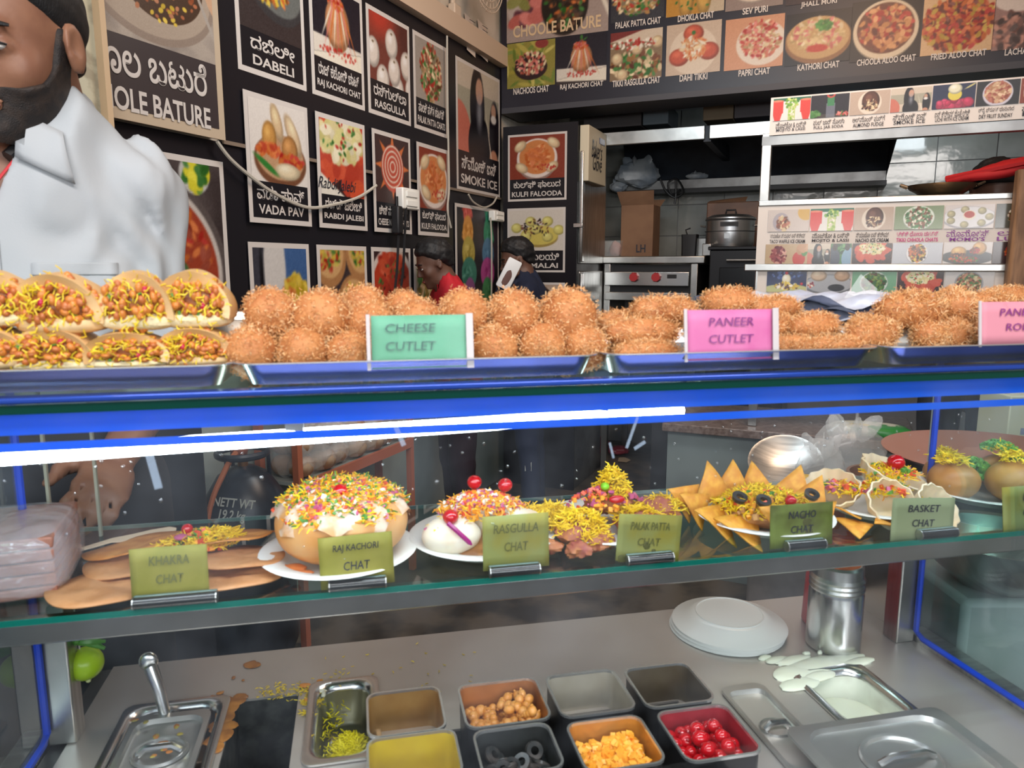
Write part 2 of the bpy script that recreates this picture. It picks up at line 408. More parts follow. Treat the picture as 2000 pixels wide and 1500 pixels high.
RED, ORG, YEL, GRN, WHT, BRN, DRK, CRM, PNK = (190, 50, 40), (215, 110, 50), (225, 190, 60), (60, 120, 50), (235, 225, 205), (110, 60, 35), (40, 28, 26), (230, 205, 160), (220, 120, 110)
def p_thali(p):
    p.blot((130, 120, 115), .6, 9); p.ell(.45, .62, .75, .52, (150, 132, 118)).ell(.45, .64, .70, .47, (178, 160, 142)).ell(.52, .72, .50, .40, (75, 50, 32))
    p.bits(.52, .60, .45, .28, 40, .022, [(190, 120, 80), (170, 90, 50), YEL], 1.3).bits(.5, .78, .34, .14, 40, .03, [GRN, (80, 150, 80)], 1.6)
    p.ell(.93, .8, .14, .3, (210, 165, 130), .3).ell(.14, .86, .12, .14, (215, 205, 190)); p.ell(.86, .5, .02, .4, (175, 165, 155), .5)
def p_redcurry(p):
    p.blot((150, 140, 138), .5); p.ell(.1, .35, .62, .55, (90, 80, 78)).ell(.1, .35, .58, .51, (200, 190, 182)).ell(.1, .35, .55, .48, (165, 60, 35)); p.bits(.2, .4, .42, .38, 120, .02, [RED, ORG, (150, 60, 40)], 2).bits(.3, .35, .22, .28, 50, .02, [GRN, (50, 90, 40)], 2)
    p.ell(.68, .86, .1, .1, (190, 190, 185)).bits(.68, .86, .08, .08, 12, .03, [GRN, (220, 210, 40)], 1.4).bits(.6, .1, .3, .2, 30, .006, [GRN], 2)
def p_dabeli(p):
    p.ell(.55, .62, .48, .36, (60, 58, 60), -.4).ell(.55, .66, .44, .31, (105, 108, 105), -.4).bits(.5, .6, .3, .2, 90, .022, [RED, ORG, (150, 90, 50), YEL], 1.8); p.orb(.35, .85, .12, .1, (190, 150, 110)).orb(.62, .9, .13, .1, (200, 160, 120))
def p_kachori(p):
    p.rect(0, .25, 1, 1, (38, 33, 44)).tri([(-.1, .1), (1.1, .02), (1.1, .32)], WHT).tri([(-.1, .35), (-.1, .1), (1.1, .32)], (225, 215, 200)); p.orb(.5, .52, .24, .3, (205, 140, 95))
    for i in range(9): p.ell(.32 + i * .045, .55, .012, .2 + .03 * (i % 3), [WHT, PNK, ORG][i % 3], .12 * (i - 4))
    p.bits(.48, .78, .17, .08, 40, .02, [PNK, RED, ORG], 1.5).bits(.5, .2, .36, .06, 22, .018, [RED, (210, 70, 60)], 1.2).ell(.5, .94, .03, .05, GRN).ell(.57, .9, .05, .015, GRN, .6)
def p_eggs(p):
    p.rect(0, 0, 1, 1, (120, 60, 50)).ell(.3, .9, .3, .22, (190, 60, 45), 0, 1, 14).ell(.9, .8, .25, .4, (90, 45, 40), 0, 1, 12)
    for x, y in ((.15, .42), (.55, .62), (.88, .42), (.35, .12), (.68, .05), (.98, .1), (.6, .28)): p.orb(x, y, .15, .19, (225, 212, 200)); p.ell(x, y + .13, .022, .014, (110, 90, 60))
def p_mix(p, bg=(150, 140, 130), cols=(RED, ORG, CRM, BRN, GRN), rx=.36, ry=.34, plate=None, n=170, sz=.03, cy=.5):
    p.rect(0, 0, 1, 1, bg)
    if plate: p.ell(.5, cy - .02, rx + .09, ry + .07, np.array(plate) * .7).ell(.5, cy, rx + .08, ry + .06, plate)
    p.ell(.5, cy, rx * .95, ry * .95, np.array(cols[0]) * .6); p.bits(.5, cy, rx, ry, n, sz, cols, 1.7, 25)
def p_girls(p):
    p.rect(0, 0, 1, 1, (205, 190, 170)).rect(0, .35, 1, .7, (150, 150, 130), .7).ell(.12, .25, .25, .32, (205, 110, 90), .3)
    p.ell(.46, .55, .17, .4, (25, 20, 28)).ell(.5, .18, .26, .32, (22, 20, 28)).ell(.5, .72, .085, .13, (200, 150, 125)).ell(.5, .5, .06, .15, (150, 155, 165), 0, .8, 4)
    p.ell(.82, .35, .13, .34, (30, 26, 34)).ell(.8, .58, .06, .08, (190, 145, 120)).ell(.8, .5, .07, .045, (225, 220, 215)).ell(.8, .08, .1, .1, (200, 140, 110)).ell(.72, .2, .01, .25, WHT, .3)
def p_vada(p):
    p.rect(0, 0, 1, 1, (228, 220, 212)).ell(.52, .32, .42, .28, (120, 75, 50)).ell(.52, .36, .38, .24, (195, 150, 110)); p.orb(.48, .72, .08, .2, (220, 185, 140), .3).orb(.72, .62, .09, .24, (222, 190, 150), .5)
    p.orb(.36, .55, .11, .17, (205, 145, 70)).orb(.66, .45, .13, .16, (190, 130, 70)); p.bits(.35, .42, .18, .06, 30, .03, [ORG, (205, 80, 50)]).bits(.68, .34, .2, .06, 30, .03, [ORG, RED]); p.orb(.62, .22, .2, .09, (230, 210, 170)); p.ell(.3, .26, .2, .035, (50, 130, 50), -.5)
def p_rabdi(p, txt=True):
    p.rect(0, 0, 1, 1, (60, 35, 35)).bits(.5, .6, .6, .42, 60, .1, [(215, 80, 50), (200, 70, 50)], 1.6, 12).bits(.5, .72, .42, .22, 70, .06, [(225, 210, 150), (215, 205, 130), (235, 225, 190)], 1.8, 15).bits(.5, .7, .4, .25, 20, .02, [GRN, RED])
    if txt: p.tri([(-.1, -.05), (.75, -.05), (-.1, .42)], (232, 226, 212)).ell(.8, .1, .18, .2, (215, 80, 45))
def p_flower(p):
    p.rect(0, 0, 1, 1, (70, 50, 48))
    for i in range(8): a = i * .785; p.tri([(.5 + .2 * math.cos(a + .3) / p.A, .55 + .2 * math.sin(a + .3)), (.5 + .2 * math.cos(a - .3) / p.A, .55 + .2 * math.sin(a - .3)), (.5 + .42 * math.cos(a) / p.A, .55 + .42 * math.sin(a))], (220, 115, 60))
    p.ell(.5, .53, .27, .3, (200, 80, 60)); [p.ring(.5, .55, .06 * k, .065 * k, .009, WHT) for k in (1, 2, 3, 4)]
def p_kulfi(p):
    p.rect(0, 0, 1, 1, (140, 55, 35)).ell(.5, .45, .44, .4, (150, 120, 110)).ell(.5, .48, .43, .38, (232, 215, 205)).ell(.5, .5, .38, .33, (215, 130, 70)).bits(.5, .5, .26, .24, 60, .03, [ORG, (225, 150, 90), (210, 110, 60)], 2)
    for x, y, a in ((.25, .72, .6), (.75, .76, -.5), (.27, .3, -.5), (.73, .3, .5)): p.orb(x, y, .14, .09, (228, 195, 150), a)
    p.bits(.65, .3, .2, .06, 12, .014, [RED])
def p_corn(p):
    p.rect(0, 0, 1, 1, (60, 60, 70)).rect(.33, 0, 1, 1, (60, 95, 150)).ell(.4, .75, .12, .4, (210, 205, 200)).ell(.2, .7, .02, .2, (20, 20, 25)).ell(.2, .25, .14, .14, ORG); p.bits(.72, .45, .18, .25, 90, .025, [YEL, (200, 170, 40), ORG], 2).bits(.55, .2, .15, .15, 50, .025, [YEL, (150, 130, 50)], 2)
def p_tarts(p):
    p.rect(0, 0, 1, 1, (60, 50, 52))
    for x, y in ((.25, .86), (.85, .9), (.15, .35), (.68, .45), (.4, .0)): p.ell(x, y, .23, .26, (180, 125, 75)); p.ell(x, y + .02, .19, .2, (215, 165, 105)); p.bits(x, y + .03, .15, .15, 40, .018, [YEL, RED, GRN, (190, 170, 60)], 2)
def p_roast(p):
    p.rect(0, 0, 1, 1, (60, 40, 40)).ell(.5, .45, .44, .52, (215, 200, 190)).ell(.5, .45, .38, .47, (190, 60, 35)); p.bits(.5, .45, .32, .42, 46, .06, [(200, 70, 45), (215, 90, 60), (170, 50, 35)], 2.2, 12).bits(.5, .45, .3, .4, 40, .012, [GRN, DRK])
def p_cones(p):
    p.rect(-1, -1, 2, 2, (35, 30, 38)).ell(.85, .8, .3, .3, (60, 50, 60), 0, 1, 10)
    for x, cs in ((.28, [(225, 90, 80), (225, 150, 60), (190, 170, 70), (60, 130, 110), (150, 80, 140)]), (.72, [(60, 150, 120), (50, 150, 110), (80, 130, 170), (190, 70, 150), (70, 150, 90)])):
        for k, c in enumerate(cs): p.ell(x + (.01 if x < .5 else -.01) * k, .90 - .14 * k, .062 + .018 * min(k, 3) - (.03 if k == 4 else 0), .11, c); p.bits(x, .88 - .14 * k, .07, .07, 22, .010, [c], 2.4, 45)
def p_drinks(p):
    p.rect(0, 0, 1, 1, (225, 222, 215)).rect(0, .8, 1, 1, (40, 110, 80)).bits(.5, .72, .25, .2, 22, .05, [(120, 170, 60), GRN, (200, 215, 110)], 1.2)
    for x in (.18, .82): p.rect(x - .13, .35, x + .13, .82, (225, 60, 50)).tri([(x - .13, .5), (x + .13, .5), (x, -.3)], (225, 60, 50)).ell(x, .82, .13 * p.A, .04, (240, 130, 100))
    p.rect(.42, .05, .58, .6, (190, 205, 120)).bits(.5, .3, .1, .25, 14, .04, [(150, 190, 70), WHT])
def p_soda(p):
    p.rect(0, 0, 1, 1, (34, 28, 38)).rect(0, 0, 1, .2, (70, 60, 55)).bits(.15, .22, .25, .12, 40, .04, [GRN, (90, 140, 70)]).bits(.8, .2, .25, .07, 26, .03, [RED, GRN, PNK]); p.rect(.42, .05, .62, .6, (120, 125, 140), .8).rect(.44, .5, .6, .85, (60, 130, 80)).ring(.52, .92, .12, .1, .03, (200, 70, 60))
def p_fudge(p): p.rect(0, 0, 1, 1, (190, 165, 145)).ell(.5, .5, .4, .42, (225, 210, 190)).orb(.52, .56, .3, .36, (95, 55, 40)).bits(.5, .4, .28, .2, 46, .03, [(60, 32, 26), (130, 80, 55), CRM], 2)
def p_lichi(p): p.rect(0, 0, 1, 1, (30, 40, 75)).bits(.5, .22, .5, .16, 16, .13, [(200, 50, 90), (180, 40, 80)], 1.1, 14, True).ell(.52, .55, .22, .2, (225, 205, 70)); p.orb(.52, .75, .22, .18, (228, 225, 190)); p.ell(.82, .82, .2, .03, (200, 190, 120), .5)
def p_momos(p):
    p.rect(0, 0, 1, 1, (215, 205, 200)).ell(.5, .45, .46 * p.A / 1.0 if p.A < 1 else .46 * p.A, .4, (160, 158, 165)).ell(.5, .48, .44 * p.A, .36, (225, 225, 228))
    for i in range(7): a = i * .9; p.orb(.5 + .34 * math.cos(a), .48 + .27 * math.sin(a), .13, .12, (175, 165, 120))
    p.ell(.5, .55, .2, .17, WHT).ell(.5, .57, .16, .12, (190, 55, 40))
def p_burger(p):
    p.rect(0, 0, 1, 1, (210, 202, 198)).ell(.5, .33, .46 * p.A, .28, (75, 75, 78)).bits(.45, .25, .5, .1, 70, .03, [BRN, RED, ORG, GRN]); p.orb(.35, .55, .26, .2, (215, 165, 95)).orb(.7, .68, .24, .24, (210, 155, 85), -.7); p.bits(.35, .42, .25, .06, 50, .03, [BRN, DRK, ORG]).bits(.62, .6, .15, .12, 36, .03, [BRN, RED])
def p_bhatura(p): p.rect(0, 0, 1, 1, (190, 182, 178)).ell(.5, .4, .5 * p.A, .4, (110, 112, 118)).ell(.5, .43, .46 * p.A, .35, (165, 168, 174)); p.orb(.3, .75, .3, .22, (205, 175, 145)).orb(.75, .75, .28, .22, (190, 150, 115)); p.ell(.65, .28, .3, .14, (50, 52, 60)).bits(.15, .4, .12, .1, 24, .03, [RED, WHT, (120, 60, 80)])
def p_sundae(p): p.rect(0, 0, 1, 1, (40, 50, 90)).bits(.5, .8, .6, .2, 24, .05, [(90, 120, 180), (60, 80, 140)], 1, 30).ell(.5, .2, .5 * p.A, .2, (190, 190, 120)); p.orb(.5, .6, .17, .22, (235, 225, 190)); p.bits(.5, .34, .42, .12, 40, .05, [YEL, (90, 50, 30), WHT]).orb(.5, .85, .06, .06, (220, 40, 50)).orb(.82, .42, .05, .05, (220, 40, 50))
def p_people(p): p.rect(0, 0, 1, 1, (60, 120, 70)).bits(.5, .7, .6, .4, 40, .08, [(40, 90, 50), (90, 150, 80)]).ell(.15, .3, .3, .45, (60, 70, 90)).ell(.85, .3, .3, .45, (120, 160, 190)).ell(.25, .78, .1, .15, (60, 40, 35)).ell(.75, .78, .1, .15, (55, 38, 32))
def p_bowl(c, food, cols, bg, n=120, sz=.035, r=.42): return lambda p: (p.rect(0, 0, 1, 1, bg), p.ell(.5, .48, r, r * .97, np.array(c) * .65), p.ell(.5, .5, r, r * .95, c), p.ell(.5, .52, r * .88, r * .82, food), p.bits(.5, .52, r * .8, r * .74, n, sz, cols, 1.5, 25))
def p_tikki(p): p.rect(0, 0, 1, 1, (205, 180, 155)).ell(.5, .45, .47, .45, (225, 205, 180)); [p.orb(x, y, .2, .17, (205, 85, 55)) for x, y in ((.5, .78), (.25, .35), (.78, .42))]; p.bits(.5, .52, .24, .22, 90, .022, [CRM, (215, 150, 90), ORG, WHT], 2.4).ell(.5, .8, .04, .04, GRN)
def p_rasg(p): p.rect(0, 0, 1, 1, (140, 115, 85)).rect(0, .8, 1, 1, (130, 50, 45)).tri([(0, .8), (1, 1.1), (1, .75)], (215, 195, 170)); p.bits(.5, .3, .55, .3, 90, .045, [BRN, (160, 110, 60), GRN, CRM]); [p.orb(x, y, .12, .12, (222, 190, 145)) for x, y in ((.15, .45), (.52, .62), (.9, .72), (.25, .12))]; p.bits(.45, .72, .5, .1, 40, .024, [RED, WHT])
def p_malai(p): p.rect(0, 0, 1, 1, (215, 205, 192)).ell(.55, .35, .42, .2, (165, 140, 70)).ell(.55, .4, .42, .2, (215, 195, 90)); [p.orb(x, y, .12, .1, (218, 205, 110)) for x, y in ((.2, .55), (.42, .68), (.68, .68), (.85, .5), (.5, .52), (.35, .38), (.68, .36))]; p.bits(.5, .55, .33, .18, 26, .016, [(110, 60, 40), DRK], 2)

# ---------------------------------------------------------------- room shell
def rbox(b, a0, a1, b0, b1, z0, z1, mi=0):
    s = B().bx(a0, a1, b0, b1, z0, z1); b.add(s.v[0], s.f, mi); return b
ROOM = dict(loc=tuple(K0), rz=RA)
FLOORM = mat('grimy_floor', (.045, .04, .036), .35, col2=(.11, .09, .07), scale=6, bump=(25, .25))
struct(rbox(B(), -2.5, 5, -6.5, 2, -.06, 0).obj('floor', FLOORM, **ROOM))
struct(rbox(B(), -.1, 5, -4, 2, 3.2, 3.3).obj('ceiling', mat('ceiling_paint', (.30, .26, .22), .8), **ROOM))
wl = B(); rbox(wl, -.1, -.012, -4, 2, 1.02, 3.2, 0); rbox(wl, -.1, -.012, -4, 2, 0, 1.02, 1)
struct(wl.obj('wall_left', [CREAM_W, PALE_W], **ROOM))
TB = 1.25                                                   # tiled back wall of the kitchen alcove
struct(rbox(B(), -.1, 5, TB, TB + .1, 0, 3.2).obj('wall_back', mat('grout', (.20, .20, .20), .8), **ROOM))
wb = [o for o in C.objects if o.name == 'wall_back'][0]
TILE = mat('glazed_tile', (.30, .31, .29), .10, col2=(.23, .24, .22), scale=4, bump=(7, .25, .01), coat=.4)
tm = None; k = 0
a_ref, _ = rb(1413, 440, TB); _, zj = rb(1440, 459, TB)
for i in range(-4, 9):
    for j in range(-3, 4):
        bt = B().bx(.003, .307, 0, .010, .003, .207)
        if tm is None: tm = bt.mesh('tile', TILE)
        o = bpy.data.objects.new('tile', tm); C.objects.link(o); o.parent = wb
        o.location = (a_ref + i * .31, TB - .010, zj + j * .21)
        if k % 7 == 3: o.rotation_euler = (0, 0, rad(.15))
        k += 1
struct(rbox(B(), 4.2, 4.3, -4, 2, 0, 3.2).obj('wall_right', CREAM_W, **ROOM))

# cream pillar left of the menu boards
bL, _ = lw(178, 120)
pl = B().bx(-.16, .05, -.3, 0, 0, 3.2); pil = struct(pl.obj('wall_pillar', mat('flaking_cream_paint', (.50, .48, .36), .7, col2=(.33, .30, .22), scale=14, sharp=(.5, .62), bump=(40, .4)), loc=tuple(rw(0, bL - .015, 0)), rz=RA))
cw_ = rbox(B(), -.06, .075, -.012, .004, 0, 3.2).obj('trim_1', mat('tan_strip', (.55, .40, .25), .6), loc=tuple(rw(0, bL - .012, 0)), rz=RA); struct(cw_)

# ---------------------------------------------------------------- menu boards on the left wall (local x runs along the wall)
LWR = rad(90 - 23.2)
def wallthing(name, label, cat, a=0, b=0): return thing(name, label, cat, tuple(rw(a, b, 0)), LWR)
def framed(root, x0, x1, z0, z1, pfun, en, kn, lf=.33, seed=1, y=-.004, bd=.018, small=1.0, plain=False, knfrac=.5, white=None):
    wth, hh = x1 - x0, z1 - z0
    fr = B().bx(x0, x1, y - .0008, y + .0008, z0, z1).obj('picture_frame', white or WHITE_P, root, smooth=False)
    lz = z0 + hh * lf
    B().bx(x0 + bd, x1 - bd, y - .0016, y - .0009, z0 + bd, lz).obj('caption_panel', VINYL, fr, smooth=False) if en else None
    b0 = lz if en else z0 + bd
    p = Pic(wth - 2 * bd, z1 - bd - b0, (60, 50, 50), n=int(min(110, 64 * small)), seed=seed); pfun(p); p.grain(5); p.put(fr, x0 + bd, b0, y - .0018)
    if en:
        W = wth - 2 * bd; ih = lz - z0 - bd; xm = (x0 + x1) / 2
        text(fr, kn, xm, z0 + bd + ih * .70, W * (.86 if len(kn) > 6 else .72), ih * .40, WHITE_P, y - .0024, kn=True)
        if en.strip(): text(fr, en, xm, z0 + bd + ih * .24, W * min(.92, .22 + .075 * len(en)), ih * .26, WHITE_P, y - .0024)
    return fr
r1b, r1t = lw(712, 5)[1], 0; R1T = lw(712, 5)[1]; R1B = lw(720, 220)[1]; R2T = lw(468, 174)[1]; R2B = lw(604, 443)[1]; R3T = lw(482, 472)[1]; R3B = R3T - (R2T - R2B)
def X(px, py): return lw(px, py)[0]
SEAM = lw(700, 332)[1]
xb0 = X(428, 200); xb1 = X(978, 300)
up = wallthing('menu_banner', 'upper black vinyl menu banner with dabeli, rasgulla and smoke ice pictures on left wall', 'banner')
B().bx(xb0, xb1, -.004, .006, SEAM, R1T + .06).obj('vinyl_sheet', VINYL, up, smooth=False)
B().bx(xb0, xb1, -.010, -.003, SEAM - .006, SEAM + .006).obj('seam_strip', mat('seam_metal', (.35, .28, .22), .4, .6), up, smooth=False)
lo = wallthing('menu_banner', 'lower black vinyl menu banner below the seam, with coloured ice cones and tart pictures', 'banner')
xl0 = X(200, 300)
B().bx(xl0, xb1, .002, .010, .98, SEAM).obj('vinyl_sheet', VINYL, lo, smooth=False)
Q = framed
# pictures that straddle the seam belong to the upper banner
Q(up, X(453, -45), X(597, 179), R1B, R1T, p_dabeli, 'DABELI', 'ದಬೆಲೀ', seed=2)
Q(up, X(605, 100), X(711, 218), R1B, R1T, p_kachori, 'RAJ KACHORI CHAT', 'ರಾಜ್ ಕಚೋರಿ ಚಾಟ್', seed=3)
Q(up, X(712, 5), X(801, 249), R1B, R1T, p_eggs, 'RASGULLA', 'ರಸ್‌ಗುಲ್ಲಾ', seed=4)
Q(up, X(804, 60), X(873, 271), R1B, R1T, lambda p: p_mix(p, (160, 150, 140), (CRM, (190, 150, 110), RED, BRN, GRN), .3, .4), 'PALAK PATTA CHATS', 'ಪಾಲಕ್ ಪತ್ತ ಚಾಟ್ಸ್', seed=5)
Q(up, X(888, 108), X(975, 387), lw(893, 370)[1], lw(888, 108)[1], p_girls, 'SMOKE ICE', 'ಸ್ಮೋಕ್ ಐಸ್', .31, seed=6)
Q(up, X(468, 174), X(604, 443), R2B, R2T, p_vada, 'VADA PAV', 'ವಡಾ ಪಾವ್', seed=7, y=-.012)
rf = Q(up, X(610, 219), X(713, 452), R2B, R2T, p_rabdi, 'RABDI JALEBI', 'ರಬ್‌ಡಿ ಜಲೇಬಿ', .30, seed=8, y=-.012)
xr = X(640, 350); text(rf, 'Rabdi Jalebi', (X(613, 350) + X(690, 350)) / 2, lw(640, 362)[1], .24, .055, INK, -.016, bold=.0, shear=.35)
Q(up, X(721, 252), X(800, 458), R2B, R2T, p_flower, 'CHEESE NACHO CHATS', 'ಚೀಸ್ ನಾಚೊ ಚಾಟ್ಸ್', .30, seed=9, y=-.012)
Q(up, X(809, 278), X(873, 463), R2B, R2T, p_kulfi, 'KULFI FALOODA', 'ಕುಲ್ಫಿ ಫಾಲುದ', .30, seed=10, y=-.012)
Q(lo, X(482, 472), X(606, 600), R3B, R3T, p_corn, '', '', seed=11)
Q(lo, X(616, 477), X(717, 600), R3B, R3T, p_tarts, '', '', seed=12)
Q(lo, X(723, 484), X(802, 600), R3B, R3T, p_roast, '', '', seed=13)
Q(lo, X(806, 490), X(874, 600), R3B, R3T, lambda p: p_mix(p, (190, 180, 150), (GRN, CRM, (160, 140, 70)), .3, .4), '', '', seed=14)
cz0 = lw(887, 396)[1]
Q(lo, X(887, 396), X(973, 600), cz0 - .95, cz0, p_cones, ' ', 'ಐಸ್ ಗೋಲಾ', .3, seed=15, small=1.4)
Q(lo, X(215, 272), X(452, 632), lw(450, 640)[1], lw(434, 317)[1], p_redcurry, '', '', seed=16, small=1.6)
tb = wallthing('menu_board', 'framed chole bature menu board at far left above the vendor', 'menu board', .03)
def X3(px, py): return lw(px, py, .03)
x0, zt = X3(160, -170); x1, zb = X3(437, 275); tz = X3(300, 90)[1]
B().bx(x0, x1, -.008, .0, zb, zt).obj('backing', mat('board_edge', (.45, .36, .26), .5), tb, smooth=False)
B().bx(x0 + .02, x1 - .025, -.0095, -.0085, zb + .03, tz).obj('caption_panel', mat('dark_brown_print', (.035, .026, .028), .4), tb, smooth=False)
p = Pic(x1 - x0 - .045, zt - tz - .02, (178, 165, 152), n=130, seed=20); p_thali(p); p.grain(6); p.put(tb, x0 + .02, tz, -.0097)
ax, az = X3(270, 155); e0, e1 = X3(188, 150)[0], X3(398, 150)[0]
hK = X3(300, 118)[1] - X3(300, 172)[1]
text(tb, 'ೂಲ ಬಟುರೆ', (e0 + e1) / 2, X3(300, 132)[1], e1 - e0, (X3(300, 100)[1] - X3(300, 168)[1]), WHITE_P, -.011, kn=True)
text(tb, 'HOLE BATURE', (X3(190, 180)[0] + X3(406, 230)[0]) / 2, X3(298, 208)[1], X3(406, 230)[0] - X3(190, 180)[0], X3(298, 186)[1] - X3(298, 230)[1], WHITE_P, -.011)
# ledge pipe along the top of the banners, loose cables, sockets
tr = struct(B().bx(xb0 + .35, xb1, -.05, .0, R1T + .06, R1T + .16).obj('trim_2', mat('tan_ledge', (.52, .40, .30), .55), loc=tuple(rw(0, 0, 0)), rz=LWR))
def lpt(px, py, a=.03): b_, z_ = lw(px, py, a); return tuple(rw(a, b_, z_))
def sag(pts, n=6):
    P = [Vector(p) for p in pts]; out = []
    for i in range(len(P) - 1):
        p0, p1, p2, p3 = P[max(i - 1, 0)], P[i], P[i + 1], P[min(i + 2, len(P) - 1)]
        for k in range(n):
            t = k / n; out.append(.5 * ((2 * p1) + (p2 - p0) * t + (2 * p0 - 5 * p1 + 4 * p2 - p3) * t * t + (3 * p1 - p0 - 3 * p2 + p3) * t ** 3))
    return out + [P[-1]]
def cable(pts, r, m, label, name='cable'): return tag(B().tube(sag(pts), r, 6).obj(name, m), label, 'cable')
cable([lpt(x, y) for x, y in ((424, 276), (450, 310), (490, 345), (540, 380), (600, 405), (650, 400), (700, 385), (735, 362))], .006, CABLE_W, 'pale cable sagging across the vada pav and rabdi jalebi pictures')
cable([lpt(x, y) for x, y in ((873, 70), (874, 200), (876, 300), (877, 370), (874, 410), (881, 445))], .005, CABLE_W, 'thin pale cable running straight down beside the kulfi falooda picture')
cable([lpt(x, y) for x, y in ((915, 380), (925, 395), (945, 405), (962, 398), (970, 385))], .005, CABLE_W, 'short pale cable loop under the smoke ice picture')
cable([lpt(x, y) for x, y in ((958, 425), (960, 470), (960, 560), (958, 610))], .005, CABLE_W, 'pale cable hanging from the socket over the ice cone picture')
for i, (x0_, x1_) in enumerate(((783, 771), (795, 782))):
    cable([lpt(x, y, .05) for x, y in ((x0_ - 2, 405), (x0_ - 5, 470), (x0_ - 8, 530), (x1_ - 2, 585))], .006, BLACK, ['left one of two black leads hanging from the wall socket', 'right one of two black leads hanging from the wall socket'][i], 'power_lead')
def socket(px0, py0, px1, py1, label):
    b0, z1 = lw(px0, py0); b1, z0 = lw(px1, py1); t = wallthing('switch_socket', label, 'socket', .005, (b0 + b1) / 2)
    t.location = tuple(rw(.014, (b0 + b1) / 2, (z0 + z1) / 2)); w, h = b1 - b0, z1 - z0
    B().bx(-w / 2, w / 2, -.04, 0, -h / 2, h / 2).obj('box', PLAST_W, t, bev=.006)
    for k in (-1, 1): B().bx(-w * .32, w * .32, -.046, -.04, k * h * .22 - h * .14, k * h * .22 + h * .14).obj('switch', PLAST_W, t, bev=.002)
    return t
socket(766, 366, 800, 412, 'white switch and socket box on the cheese nacho picture')
socket(949, 411, 969, 434, 'small white socket box over the green ice cone')
b_, z_ = lw(772, 430, .04); pp = thing('power_plug', 'black plug adapter hanging from the white socket box', 'plug', tuple(rw(.05, b_, z_)), LWR)
B().bx(-.02, .02, -.02, .02, -.06, .06).obj('body', BLACK, pp, bev=.008); B().tube([(0, 0, .05), (0, .0, .10)], .007).obj('lead', BLACK, pp)
# fan, papers and switch at the very top of the left wall
fb, fz = lw(935, 0, .1)
fan = thing('wall_fan', 'cream wall fan cut off by the top edge above the smoke ice picture', 'fan', tuple(rw(.12, fb, fz + .13)), LWR)
FANM = mat('fan_plastic', (.55, .44, .34), .5)
B().lathe([(.0, -.03), (.05, -.03), (.06, 0), (.0, .01)], T=rot('X', rad(90)), n=20).obj('hub', FANM, fan)
b = B()
for rr_ in (.06, .1, .14, .17, .19): b.tube([(rr_ * math.cos(k * math.pi / 18), -.03, rr_ * math.sin(k * math.pi / 18)) for k in range(37)], .003, 5)
for k in range(24): a = k * math.pi / 12; b.tube([(.05 * math.cos(a), -.04, .05 * math.sin(a)), (.19 * math.cos(a), -.02, .19 * math.sin(a))], .002, 4)
b.obj('grille', FANM, fan)
for k in range(3):
    a = k * 2.094 + .4; B().lump((.09 * math.cos(a), .0, .09 * math.sin(a)), (.07, .004, .035), T=rot('Y', -a), n=12, m=6).obj('blade', FANM, fan)
B().bx(-.03, .03, .0, .12, -.03, .03).obj('bracket', FANM, fan, bev=.005)
for i, (x, y, l) in enumerate(((915, 30, 'left one of two papers pinned beneath the wall fan'), (940, 42, 'right one of two papers pinned beneath the wall fan'))):
    b_, z_ = lw(x, y, .0); t = thing('pinned_paper', l, 'paper', tuple(rw(.002, b_, z_)), LWR)
    V = [(-.05, -.012 * math.sin(k / 5 * 1.5), -k * .036) for k in range(6)] + [(.05, -.012 * math.sin(k / 5 * 1.5), -k * .036 - .015) for k in range(6)]
    B().add(V, [(k, k + 6, k + 7, k + 1) for k in range(5)]).obj('sheet', mat('paper', (.62, .52, .44), .7), t); [B().bx(-.035, .03, -.022, -.021, -.03 - q * .02, -.033 - q * .02).obj('ruled_line', INK, t) for q in range(6)]
b_, z_ = lw(888, 35, .02); t = thing('wall_switch', 'cream switch block with conduit left of the pinned papers', 'switch', tuple(rw(0, b_, z_)), LWR)
B().bx(-.035, .035, -.04, 0, -.06, .06).obj('box', FANM, t, bev=.006); B().tube([(0, -.01, .06), (0, -.01, .35)], .012).obj('conduit', FANM, t)

# ---------------------------------------------------------------- big board over the kitchen opening
bd = thing('menu_board', 'wide dark menu board over the kitchen with chat pictures and names', 'menu board', tuple(K0), RA)
def bb(px, py): return rb(px, py, -.02)
zb0 = bb(1250, 187)[1]; zt0 = bb(1000, -170)[1]
B().bx(0.01, 3.6, -.02, .0, zb0, zt0 + .4).obj('backing', mat('board_vinyl', (.014, .013, .022), .38), bd, smooth=False)
B().bx(0.01, 3.6, -.02, .25, zb0 - .03, zb0).obj('underside', mat('board_under', (.05, .05, .06), .5), bd, smooth=False)
def bpic(x0, y0, x1, y1, pf, en, seed, tw=None, tcy=None, th=11, nf=56):
    (a0, z1), (a1, z0) = bb(x0, y0), bb(x1, y1); p = Pic(a1 - a0, z1 - z0, (60, 50, 50), n=nf, seed=seed, zoom=1.02); pf(p); p.grain(5)
    o = p.put(bd, a0, z0, -.0225)
    if en:
        cx, cy = (x0 + x1) / 2, (tcy if tcy else y1 + 14); ax, az = bb(cx, cy); h = bb(cx, cy - th / 2 - 1)[1] - bb(cx, cy + th / 2 + 1)[1]
        w = bb(cx + tw / 2, cy)[0] - bb(cx - tw / 2, cy)[0]; text(o, en, ax, az, w, h, WHITE_K, -.024)
    return o
